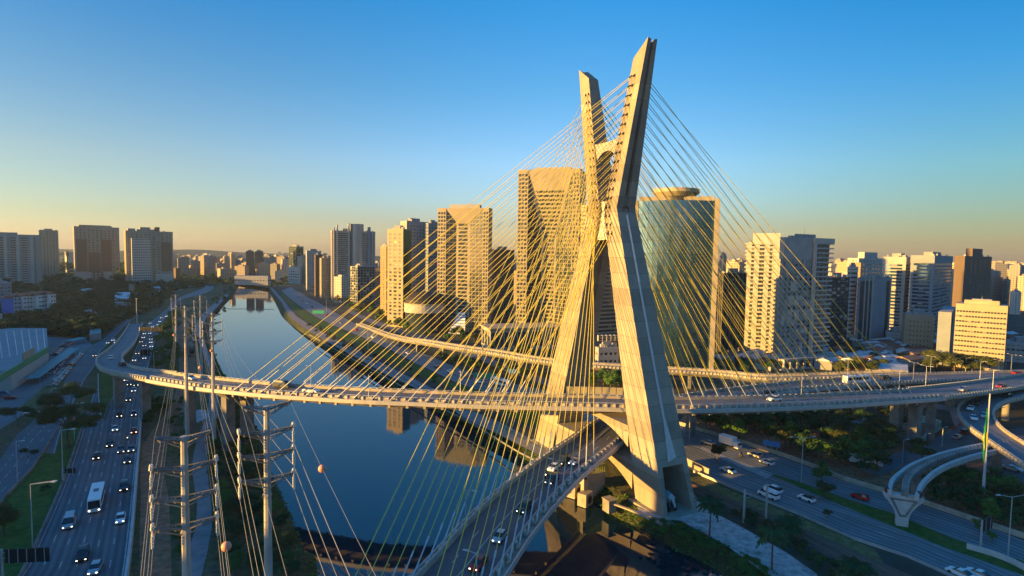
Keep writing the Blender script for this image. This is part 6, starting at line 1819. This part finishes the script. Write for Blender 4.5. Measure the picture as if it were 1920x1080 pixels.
on_deck([(1820,768,'sedan','white'),(1825,786,'sedan','white'),(1844,782,'hatch','silver'),(1833,758,'suv','black'),(1887,744,'sedan','black'),(1912,730,'hatch','white')], ramp, False, 'on the loop ramp at the right', 'cars on the loop ramp', False, 1.15)
on_deck([(1908,702,'sedan','red'),(1660,711,'suv','dark'),(1440,738,'sedan','dark')], lower, False, 'on the far approach road', 'cars on the far approach road', False, 1.2)
mid_e1 = [p.lerp(q, .25) for p, q in zip(ea, eb)]
cars_on([(1365,885,'sedan','white'),(1438,870,'hatch','white'),(1415,856,'hatch','silver'),(1327,833,'sedan','silver'),(1449,922,'suv','white'),(1441,932,'van','white'),(1612,935,'hatch','red'),(1800,1080,'sedan','white'),(1835,1082,'sedan','white')], mid_e1, False, .03, 'on the east motorway right of the mast', 'cars on the near east motorway', False, 1.15)
p = U(1512, 938, .03); car('hatch', 'white', p, dir_on(mid_e1, p), 'white hatchback with black roof on the east motorway', None, False, 1.15, roofcol='black')
cars_on([(843,698,'hatch','white'),(900,718,'sedan','white'),(932,734,'hatch','silver'),(765,664,'sedan','white'),(735,652,'hatch','silver'),(700,634,'sedan','white'),(668,620,'sedan','red'),(640,607,'sedan','silver'),(612,592,'hatch','red'),(600,588,'sedan','white'),(585,577,'sedan','dark'),(575,570,'hatch','white'),(567,565,'sedan','red'),(560,558,'sedan','silver'),(820,690,'sedan','dark'),(880,708,'hatch','grey'),(950,742,'sedan','dark')], mid_e1, False, .03, 'on the distant stretch of the east motorway', 'cars on the far east motorway', False, 1.25)
for u, v, k, c, h, lb in ((1795,822,'sedan','silver',.6,'silver sedan on the street under the loop ramp'),(1809,813,'suv','black',.7,'black car parked on the street under the loop ramp'),(1898,882,'sedan','silver',-.9,'silver sedan on the dark avenue under the ramp'),(60,777,'sedan','white',.1,'white car leaving the supermarket car park'),(20,748,'hatch','red',.3,'red car by the front corner of the supermarket'),(4,743,'van','blue',.4,'blue van parked at the left frame edge')):
    car(k, c, U(u, v, .03), h, lb, None, False, 1.2)
# parked rows by the supermarket
r_ = random.Random(4)
rows = [((98,724),(150,664)),((93,704),(135,655)),((100,668),(132,640))]
for i, (a, b) in enumerate(rows):
    A, B = U(*a, 0), U(*b, 0); d = (B-A); n = int(d.length / 3.6)
    for k in range(n):
        if r_.random() < .15: continue
        p = A + d * (k / n); p.z = .03
        c_ = r_.choice(['white','silver','black','grey','white','silver','red','dark'])
        car('hatch' if k % 2 else 'sedan', c_, p, math.atan2(d.y, d.x) + 1.3, '%s car parked in the supermarket car park' % CW[c_], 'cars parked by the supermarket', False, 1.0)
# bus, truck, minibus, motorcycle
def boxy(name, label, cat, pos, h, L, Wd, H, col, glassband=True, cab=False, lit=True, s=1.1):
    t = thing(name, label, cat, tuple(pos), h); t.scale = (s, s, s)
    cm = CARC[col]
    if cab:
        mb = MB(); mb.box(-L/2, -Wd/2, .9, L/2-2.0, Wd/2, H); mb.build('cargo_box', cm, t)
        mb = MB(); mb.add([(x, y, z) for y in (-Wd/2+.1, Wd/2-.1) for x, z in ((L/2-1.9,.5),(L/2,.5),(L/2,1.4),(L/2-.4,2.3),(L/2-1.9,2.3))], [(0,1,2,3,4),(9,8,7,6,5),(0,5,6,1),(1,6,7,2),(2,7,8,3),(3,8,9,4),(4,9,5,0)]); mb.build('cab', cm, t)
        mb = MB(); mb.box(L/2-.35, -Wd/2+.2, 1.45, L/2-.02, Wd/2-.2, 2.1); mb.build('windscreen', M_CGL, t)
    else:
        mb = MB(); mb.add([(x, y, z) for y in (-Wd/2, Wd/2) for x, z in ((-L/2,.4),(L/2,.4),(L/2+.08,1.2),(L/2-.15,H-.15),(L/2-.4,H),(-L/2+.2,H),(-L/2,H-.3))], [tuple(range(7)), tuple(range(7,14))[::-1]] + [((i+1) % 7, i, 7+i, 7+(i+1) % 7) for i in range(7)]); mb.build('body', cm, t)
        mb = MB(); mb.add([(L/2+.1,-Wd/2+.12,1.25),(L/2+.1,Wd/2-.12,1.25),(L/2-.1,Wd/2-.15,H-.35),(L/2-.1,-Wd/2+.15,H-.35),(L/2-.2,-Wd/2+.12,1.25),(L/2-.2,Wd/2-.12,1.25),(L/2-.3,Wd/2-.15,H-.35),(L/2-.3,-Wd/2+.15,H-.35)], [(0,1,2,3),(4,7,6,5),(0,4,5,1),(1,5,6,2),(2,6,7,3),(3,7,4,0)]); mb.build('windscreen', M_CGL, t)
        for sy in (-1, 1):
            for k in range(6):
                x = -L/2 + .5 + k*(L-1.4)/6; mb = MB(); mb.box(x, sy*Wd/2-.02, 1.5, x+(L-1.4)/6-.2, sy*Wd/2+.03, H-.6); mb.build('side_window', M_CGL, t)
        mb = MB(); mb.box(-.8, -.5, H, .6, .5, H+.22); mb.build('roof_hatch', CARC['grey'], t)
    for x in (-L/2+2, L/2-2):
        for sy in (-1, 1):
            mb = MB(); mb.tube((x, sy*(Wd/2-.3), .5), (x, sy*(Wd/2+.02), .5), .5, .5, 12); mb.build('wheel', M_TYRE, t)
    for sy in (-1, 1): mb = MB(); mb.box(L/2+.02, sy*(Wd/2-.35)-.15, .7, L/2+.12, sy*(Wd/2-.35)+.15, .9); mb.build('headlight', M_HEAD if lit else M_HOFF, t)
    return t
p = U(181, 945, .03); boxy('bus', 'white coach with dark windscreen on the west motorway', 'bus', p, dir_on(mid_w, p) + math.pi, 11.5, 2.5, 3.3, 'white', s=1.15)
p = U(1369, 838, .03); boxy('box_truck', 'white box truck on the far carriageway beside the mast', 'truck', p, dir_on(mid_e1, p) + math.pi, 7, 2.3, 3.4, 'white', cab=True, lit=False, s=1.15)
p = U(938, 722, .03); boxy('bus', 'white bus on the far part of the east motorway', 'bus', p, dir_on(mid_e1, p), 12, 2.5, 3.2, 'white', lit=False)
p = U(1590, 712, 9); q_, n_, w_ = lower.at(lower.nearest(U(1590, 716, 14)[:])); boxy('bus', 'white bus on the far approach road', 'bus', q_ + n_*2 + Vector((0,0,.05)), math.atan2(n_.x, -n_.y), 12, 2.5, 3.2, 'white', lit=False)
p = U(1622, 872, 0); boxy('box_truck', 'white lorry parked under the trees of the right park', 'truck', p, -.35, 9, 2.4, 3.4, 'white', cab=True, lit=False)
def motorcycle(pos, h, label, lit=True):
    t = thing('motorcycle', label, 'motorcycle', tuple(pos), h); t.scale = (1.2,)*3
    for x in (-.65, .65): mb = MB(); mb.tube((x,-.07,.32), (x,.07,.32), .32, .32, 12); mb.build('wheel', M_TYRE, t)
    mb = MB(); mb.box(-.5,-.14,.45,.35,.14,.85); mb.tube((.65,0,.35),(.4,0,1.0),.05,.05,5); mb.tube((.4,-.35,1.05),(.4,.35,1.05),.03,.03,5); mb.build('frame', CARC['dark'], t)
    mb = MB(); mb.box(.5,-.09,.8,.62,.09,.98); mb.build('headlight', M_HEAD if lit else M_HOFF, t)
    r = thing('person', 'rider in dark clothes on the ' + label, 'person', tuple(pos), h); r.scale = (1.2,)*3
    mb = MB(); mb.add([(x, y, z) for z, wx, wy, cx in ((.85,.16,.19,-.15),(1.1,.14,.17,-.1),(1.4,.13,.24,.0),(1.5,.07,.08,.05)) for x, y in ((cx-wx,-wy),(cx+wx,-wy),(cx+wx,wy),(cx-wx,wy))], [(i*4+j, i*4+(j+1) % 4, i*4+4+(j+1) % 4, i*4+4+j) for i in range(3) for j in range(4)] + [(3,2,1,0),(12,13,14,15)])
    for sy in (-1, 1):
        mb.tube((0,sy*.24,1.36),(.2,sy*.32,1.12),.06,.05,6); mb.tube((.2,sy*.32,1.12),(.4,sy*.3,1.06),.05,.04,6)
        mb.tube((-.15,sy*.12,.9),(.25,sy*.2,.8),.09,.07,6); mb.tube((.25,sy*.2,.8),(.1,sy*.2,.35),.07,.05,6)
    mb.build('body', CARC['dark'], r)
    mb = MB(); mb.ball((.08,0,1.66), .15, 10, 7); mb.build('helmet', CARC['black'], r)
p = U(239, 825, .03); motorcycle(p, dir_on(mid_w, p) + math.pi, 'motorcycle between lanes of the west motorway')
p = U(1390, 858, .03); motorcycle(p, dir_on(mid_e1, p), 'motorcycle on the east motorway', False)
z_ = 12.6; p = U(1025, 894, z_); q_, n_, w_ = lower.at(lower.nearest(p)); motorcycle(U(1025, 896, q_.z + .05), math.atan2(-n_.x, n_.y), 'motorcycle on the lower deck')

# ---------------------------------------------------------------- street furniture
def street_lamp(u, v, vt, label, heads=1, reach=2.2, rz=0, group=None, mm=None, hw=.22):
    p = U(u, v, 0); H_ = height_at(p, vt); t = thing('street_lamp', label, 'street lamp', tuple(p), rz, group)
    mb = MB(); mb.tube((0,0,-.1), (0,0,H_), .16, .09, 6); mb.build('post', mm or M_GALV, t)
    for s in ((1, -1) if heads == 2 else (1,)):
        for k in ((0,) if heads != 4 else (0, 1)):
            mb = MB(); mb.tube((0,0,H_), (reach*s, .5*k, H_+.5), .08, .06, 5); mb.build('arm', mm or M_GALV, t)
            mb = MB(); mb.box(min(reach*s, (reach+1)*s), -hw+.5*k, H_+.42, max(reach*s, (reach+1)*s), hw+.5*k, H_+.6); mb.build('lamp_head', M_STEELW, t)
for u, v, vt, lb, hd, rc in ((61,1022,908,'double headed street lamp on the grass strip at lower left',4,4.5),(118,898,807,'street lamp on the grass strip beyond the sign',4,3.0),(140,828,758,'street lamp beside the big forked tree',1,2.5),(33,905,828,'plain lamp pole by the local avenue',1,2),(98,780,730,'lamp pole at the edge of the supermarket car park',1,1.5),(289,704,660,'lamp post among the motorway strip trees',1,1.5),(1502,905,822,'tall double headed street lamp on the east motorway median',2,3.2),(1890,1042,932,'tall double headed street lamp on the median at lower right',2,3.0),(1292,828,776,'slim lamp post beside the mast on the motorway edge',1,1.2),(1613,858,828,'sunlit bent lamp post in the right park',1,.8),(1692,868,826,'street lamp post in front of the olive tree in the park',1,.8),(1734,838,815,'sunlit lamp post beside the dark round tree',1,.8),(1766,838,803,'lamp at the corner of the green wall',1,1),(1868,812,766,'lamp post under the loop ramp',2,1.5),(1150,800,770,'short lamp beneath the upper deck',1,1),(690,655,620,'lamp post on the distant east motorway verge',1,2),(852,560+42,552,'thin lamp pole near the domed hall',1,1.5),(612,590,556,'thin lamp pole by the distant trees',1,1.5),(1885,700,676,'lamp post by the sunlit slab',1,1.5),(1810,700,672,'lamp post before the sunlit trees',1,1.5)):
    street_lamp(u, v, vt, lb, hd, rc, rz=random.uniform(-.3, .3))
for i, (u, v, vt) in enumerate(((1394,980,918),(1436,972,908),(1560,940+20,905))):
    if i == 2: continue
    p = U(u, v, 0); H_ = height_at(p, vt); t = thing('catenary_pole', ['left', 'right'][i] + ' one of two pale concrete railway poles beside the tracks', 'pole', tuple(p))
    mb = MB(); mb.box(-.22,-.22,-.2,.22,.22,H_); mb.build('pole', M_POLEC, t); mb = MB(); mb.tube((0,0,H_*.72),(2.6,1.2,H_*.75),.06,.05,4); mb.tube((0,0,H_*.9),(2.6,1.2,H_*.75),.04,.04,4); mb.build('bracket', M_GALV, t)
# sign gantries and boards
def sign(u, v, vt, vb, wpx, label, m_, rz, cant=True, cat='sign', posts=1, panels=5):
    p = U(u, v, 0); t = thing('road_sign', label, cat, tuple(p), rz)
    z1, z0 = height_at(p, vt), height_at(p, vb); w_ = wpx / FOC * (p.length)
    x0 = .6 if cant else -w_/2
    mb = MB(); mb.box(x0, -.12, z0, x0 + w_, .12, z1); b = mb.build('board', m_, t)
    if cant:
        mb = MB(); mb.tube((0,0,-.1),(0,0,z1),.28,.2,8); mb.build('post', M_GALV, t)
        for z in (z0 + (z1-z0)*.3, z0 + (z1-z0)*.7): mb = MB(); mb.tube((-.1,.25,z),(x0+w_*.98,.25,z),.1,.08,5); mb.build('truss_rail', M_GALV, t)
    else:
        for k in range(posts): 
            x = x0 + w_*(k+.5)/posts; mb = MB(); mb.tube((x,.2,-.1),(x,.2,z1),.1,.1,5); mb.build('post', M_GALV, t)
    for k in range(panels):
        mb = MB(); x = x0 + w_*(k+.5)/panels; mb.box(x-.06, -.2, z0+.05, x+.06, -.12, z1-.05); mb.build('stiffener', M_GALV, t)
sign(6, 1110, 1030, 1056, 58, 'black backed cantilever road sign at the lower left corner', M_DARK, .12)
sign(118, 905, 878, 887, 16, 'small black backed sign on the left grass strip barrier', M_DARK, .05, panels=2)
sign(262, 668, 655, 667, 15, 'black overhead message sign on the west motorway beyond the ramp', M_DARK, .05, panels=2)
sign(262, 632, 613, 621, 34, 'long black gantry sign over the distant west motorway', M_DARK, .08, panels=3)
sign(1446, 848, 827, 837, 27, 'blue road sign at the edge of the right park', mat('sign_blue', (.03,.2,.5), .5), -.5, False, posts=3, panels=0)
sign(910, 716, 700, 710, 44, 'long green road sign beside the distant east motorway', mat('sign_green', (.01,.3,.18), .5), -.15, False, posts=2, panels=0)
sign(960, 708, 692, 700, 16, 'small blue sign right of the long green sign', MATS['sign_blue'], -.1, False, posts=2, panels=0)
sign(597, 592, 582, 588, 22, 'tiny green and yellow sign over the far east motorway', MATS['sign_green'], -.1, False, posts=2, panels=0)
sign(1838, 1030, 975, 998, 28, 'black overhead sign on the median at lower right', M_DARK, .5, panels=2)
# flag pole with a furled flag
p = U(1842, 945, 0); H_ = height_at(p, 738); t = thing('flagpole', 'very tall flagpole with a furled green and yellow flag', 'flagpole', tuple(p))
mb = MB()
for k in range(4): mb.tube((0,0,H_*k/4), (0,0,H_*(k+1)/4), .42-.07*k, .37-.07*k, 8)
mb.build('pole', M_STEELW, t)
def strip(name, m_, z0, z1, r, ph):
    mb = MB(); vs = []; n = 12
    for j in range(9):
        z = z0 + (z1-z0)*j/8
        for i in range(n):
            a = 2*math.pi*i/n; rr = r*(.6+.4*math.sin(3*a+ph+j*.5))*math.sin(math.pi*(j+.6)/9.2)
            vs.append((-.45 + rr*math.cos(a), rr*math.sin(a)*.6, z))
    mb.add(vs, [(j*n+i, j*n+(i+1) % n, (j+1)*n+(i+1) % n, (j+1)*n+i) for j in range(8) for i in range(n)] + [tuple(range(n))[::-1], tuple(range(8*n, 9*n))])
    return mb.build(name, m_, t)
h1, h2_ = height_at(p, 870), height_at(p, 765)
strip('flag', mat('flag_green', (.01,.2,.06), .8), h1, h2_, .75, 0)
strip('flag_fold', mat('flag_yellow', (.8,.55,.02), .8), height_at(p, 848), height_at(p, 805), .8, 1.5)
# buildings and things under the bridge
p = U(1118, 912, 0); t = thing('pump_house', 'small stained concrete pump house with a green cage on top', 'pump house', tuple(p), .47)
part(t, 'wall', M_CONC, -3.4, 0, -4.3, 3.2, 5, 4.0); part(t, 'tower_pier', M_PARA, -5.2, -1, -4.3, -3.6, .6, 5.2); part(t, 'opening', M_DARK, -5.22, -1.03, 3.2, -4.2, -.99, 4.3)
mb = MB()
for k in range(9): mb.box(-3.2+k*.78, .1, 4.05, -3.1+k*.78, .2, 6.4); mb.box(-3.2+k*.78, 4.7, 4.05, -3.1+k*.78, 4.8, 6.4)
for k in range(4): mb.box(-3.25, .05, 4.3+k*.6, 3.2, .12, 4.4+k*.6)
mb.box(-3.25, .1, 6.35, 3.2, 4.8, 6.45)
mb.build('cage', mat('cage_green', (.2,.3,.04), .7), t)
for i, (u, v) in enumerate(((1086, 922), (1107, 938))):
    p = U(u, v, -2); t = thing('outfall_pipe', ['left', 'right'][i] + ' square concrete outfall with a round mouth at the river edge', 'outfall', (p.x, p.y, -4.2), .9)
    mb = MB(); n = 16; r = 1.25
    sq = [(-2,0,.6),(2,0,.6),(2,0,4.2),(-2,0,4.2)]
    mb.box(-2, .3, .4, 2, 3.2, 4.2); mb.build('block', M_PARA, t)
    mb = MB(); mb.tube((0,.28,2.3),(0,.22,2.3), r, r, 18); mb.build('mouth', M_DARK, t)
    mb = MB(); vs = [(q*math.cos(2*math.pi*k/18), y, 2.3+q*math.sin(2*math.pi*k/18)) for q, y in ((r,.2),(r+.3,.2),(r+.3,.3)) for k in range(18)]; mb.add(vs, [(a*18+k, a*18+(k+1) % 18, (a+1)*18+(k+1) % 18, (a+1)*18+k) for a in range(2) for k in range(18)]); mb.build('mouth_rim', M_CONC, t)
p = U(1149, 946, 0); t = thing('utility_kiosk', 'small white box kiosk at the river edge before the mast', 'kiosk', tuple(p), .5); part(t, 'wall', M_CONC2, -1.3, 0, -2.5, 1.3, 3, 1.0); part(t, 'roof', M_CONC, -1.5, -.2, 1.02, 1.5, 3.2, 1.2)
# cement mixer truck in the doorway
pm_ = ST(-29.5, -1.6, .12); t = thing('mixer_truck', 'grey cement mixer parked inside the mast doorway', 'mixer truck', tuple(pm_), math.atan2(-ES.y, -ES.x)); t.scale = (1.25,)*3
part(t, 'chassis', CARC['dark'], -4, -1.1, .6, 3.0, 1.1, 1.1)
mb = MB(); n = 14
prof = [(-3.2,1.2,2.3),(-1.6,1.55,2.3),(.6,1.45,2.5),(2.2,.8,2.9),(2.6,.5,3.0)]
mb.add([(x, r*math.cos(2*math.pi*k/n), z + r*math.sin(2*math.pi*k/n)) for x, r, z in prof for k in range(n)], [(a*n+k, a*n+(k+1) % n, (a+1)*n+(k+1) % n, (a+1)*n+k) for a in range(4) for k in range(n)] + [tuple(range(n)), tuple(range(4*n, 5*n))]); mb.build('drum', mat('drum_grey', (.45,.52,.56), .4, metal=.3, vary=.2, scale=1), t)
mb = MB(); mb.tube((2.6,-.7,3.1),(2.6,.7,3.1),.12,.12,6); mb.tube((2.6,0,2.9),(3.5,0,1.3),.28,.2,6); mb.tube((2.4,-.7,1.1),(2.6,-.7,3.1),.08,.08,5); mb.tube((2.4,.7,1.1),(2.6,.7,3.1),.08,.08,5); mb.build('chute', M_GALV, t)
for x in (-3, -1.2, 1.4, 2.4):
    for sy in (-1, 1): mb = MB(); mb.tube((x, sy*.75, .5),(x, sy*1.15, .5), .5, .5, 12); mb.build('wheel', M_TYRE, t)
# yellow railings and small red barriers
p = U(1560, 862, 0); t = thing('railing', 'sunlit yellow pipe railing beside the park trees', 'railing', tuple(p), -.45)
mb = MB()
for k in range(9): mb.tube((k*1.0-4,0,0),(k*1.0-4,0,1.6),.06,.06,5)
for z in (.8, 1.55): mb.tube((-4,0,z),(4,0,z),.06,.06,5)
mb.build('rail', mat('paint_yellow', (.75,.5,.05), .6), t)
for u, v in ((1787,805),(1791,803),(1799,797),(1804,795)):
    p = U(u, v, 0); mb = MB(); mb.box(-.9,-.15,0,.9,.15,1.0); mb.box(-1.0,-.3,0,-.8,.3,.2); mb.box(.8,-.3,0,1.0,.3,.2)
    o = mb.build('road_barrier', mat('barrier_red', (.6,.06,.03), .6)); o.location = p; o.rotation_euler = (0,0,.6); tag(o, 'small red plastic barrier on the street under the ramp', 'barrier', 'red plastic barriers')
for i, (u, v) in enumerate(((348,668),(360,668))):
    p = U(u, v, 0); t = thing('cable_drum', ['left', 'right'][i] + ' one of two big dark cable reels on the dirt track', 'cable reel', tuple(p), .5)
    for x in (-1.2, 1.2): mb = MB(); mb.tube((x-.15,0,3.6),(x+.15,0,3.6),3.6,3.6,20); mb.build('flange', M_DARK, t)
    mb = MB(); mb.tube((-1.05,0,3.6),(1.05,0,3.6),2.0,2.0,16); mb.build('core', CARC['dark'], t)
# floating boom across the river
a, b = U(412, 579, WZ), U(515, 580, WZ); mb = MB(); t = thing('floating_boom', 'thin floating boom stretched across the far river', 'boom', (0,0,0))
for k in range(24):
    q = a.lerp(b, k/24); r2 = a.lerp(b, (k+.7)/24); mb = MB(); mb.tube(q + Vector((0,0,.15)), r2 + Vector((0,0,.15)), .3, .3, 5); mb.build('float', M_CONC2, t)
# person on the footbridge verge
def person(pos, h, label, col):
    t = thing('person', label, 'person', tuple(pos), h)
    mb = MB(); secs = ((.82,.13,.17),(1.05,.12,.15),(1.3,.13,.21),(1.45,.07,.09),(1.52,.05,.05))
    mb.add([(x, y, z) for z, wx, wy in secs for x, y in ((-wx,-wy),(wx,-wy),(wx,wy),(-wx,wy))], [(i*4+j, i*4+(j+1) % 4, i*4+4+(j+1) % 4, i*4+4+j) for i in range(4) for j in range(4)] + [(3,2,1,0)])
    for sy, st in ((-1,.18),(1,-.18)):
        mb.tube((0,sy*.09,.86),(st*.5,sy*.1,.45),.085,.06,6); mb.tube((st*.5,sy*.1,.45),(st,sy*.1,.03),.06,.045,6)
        mb.tube((0,sy*.2,1.38),(-st*.5,sy*.25,1.1),.05,.04,5); mb.tube((-st*.5,sy*.25,1.1),(-st*.2,sy*.25,.85),.04,.03,5)
    mb.ball((0,0,1.63), .11, 8, 6); mb.build('body', col, t)
person(U(1603, 896, 0), .5, 'person in dark red walking along the park path by the motorway', mat('cloth_red', (.3,.05,.04), .8))

# ---------------------------------------------------------------- ordinals for look-alikes
bpy.context.view_layer.update()
ORD = ['first','second','third','fourth','fifth','sixth','seventh','eighth','ninth','tenth','eleventh','twelfth','thirteenth','fourteenth','fifteenth','sixteenth','seventeenth','eighteenth','nineteenth','twentieth','twenty first','twenty second','twenty third','twenty fourth','twenty fifth','twenty sixth','twenty seventh','twenty eighth','twenty ninth','thirtieth']
by = {}
for o, lab, uq, wh in THINGS:
    if uq: by.setdefault(o['label'], []).append(o)
for lab, os_ in by.items():
    if len(os_) < 2: continue
    if len(os_) > 30: continue
    loc = [(P(o.matrix_world.translation), o) for o in os_]
    us = [l[0][0] for l in loc]; vs_ = [l[0][1] for l in loc]
    if (max(vs_) - min(vs_)) > (max(us) - min(us)) * .8:
        loc.sort(key=lambda l: -l[0][1]); how = 'from the bottom'
    else: loc.sort(key=lambda l: l[0][0]); how = 'from the left'
    for i, (_, o) in enumerate(loc):
        o['label'] = '%s, %s %s' % (lab, ORD[i], how) if len(lab.split()) + 6 <= 16 else '%s, %s %s' % (lab, ORD[i], how)

# ---------------------------------------------------------------- evening haze
hb_ = MB(); hb_.box(-5200, -420, -6.5, 5200, 5600, 150)
hm_ = bpy.data.materials.new('haze'); hm_.use_nodes = True; hn = hm_.node_tree; hn.nodes.clear()
pv = hn.nodes.new('ShaderNodeVolumePrincipled'); pv.inputs['Color'].default_value = (.6, .76, .95, 1); pv.inputs['Density'].default_value = HAZE; pv.inputs['Anisotropy'].default_value = .2
ho = hn.nodes.new('ShaderNodeOutputMaterial'); hn.links.new(pv.outputs[0], ho.inputs['Volume'])
hb_.build('haze', hm_, None, 'stuff')
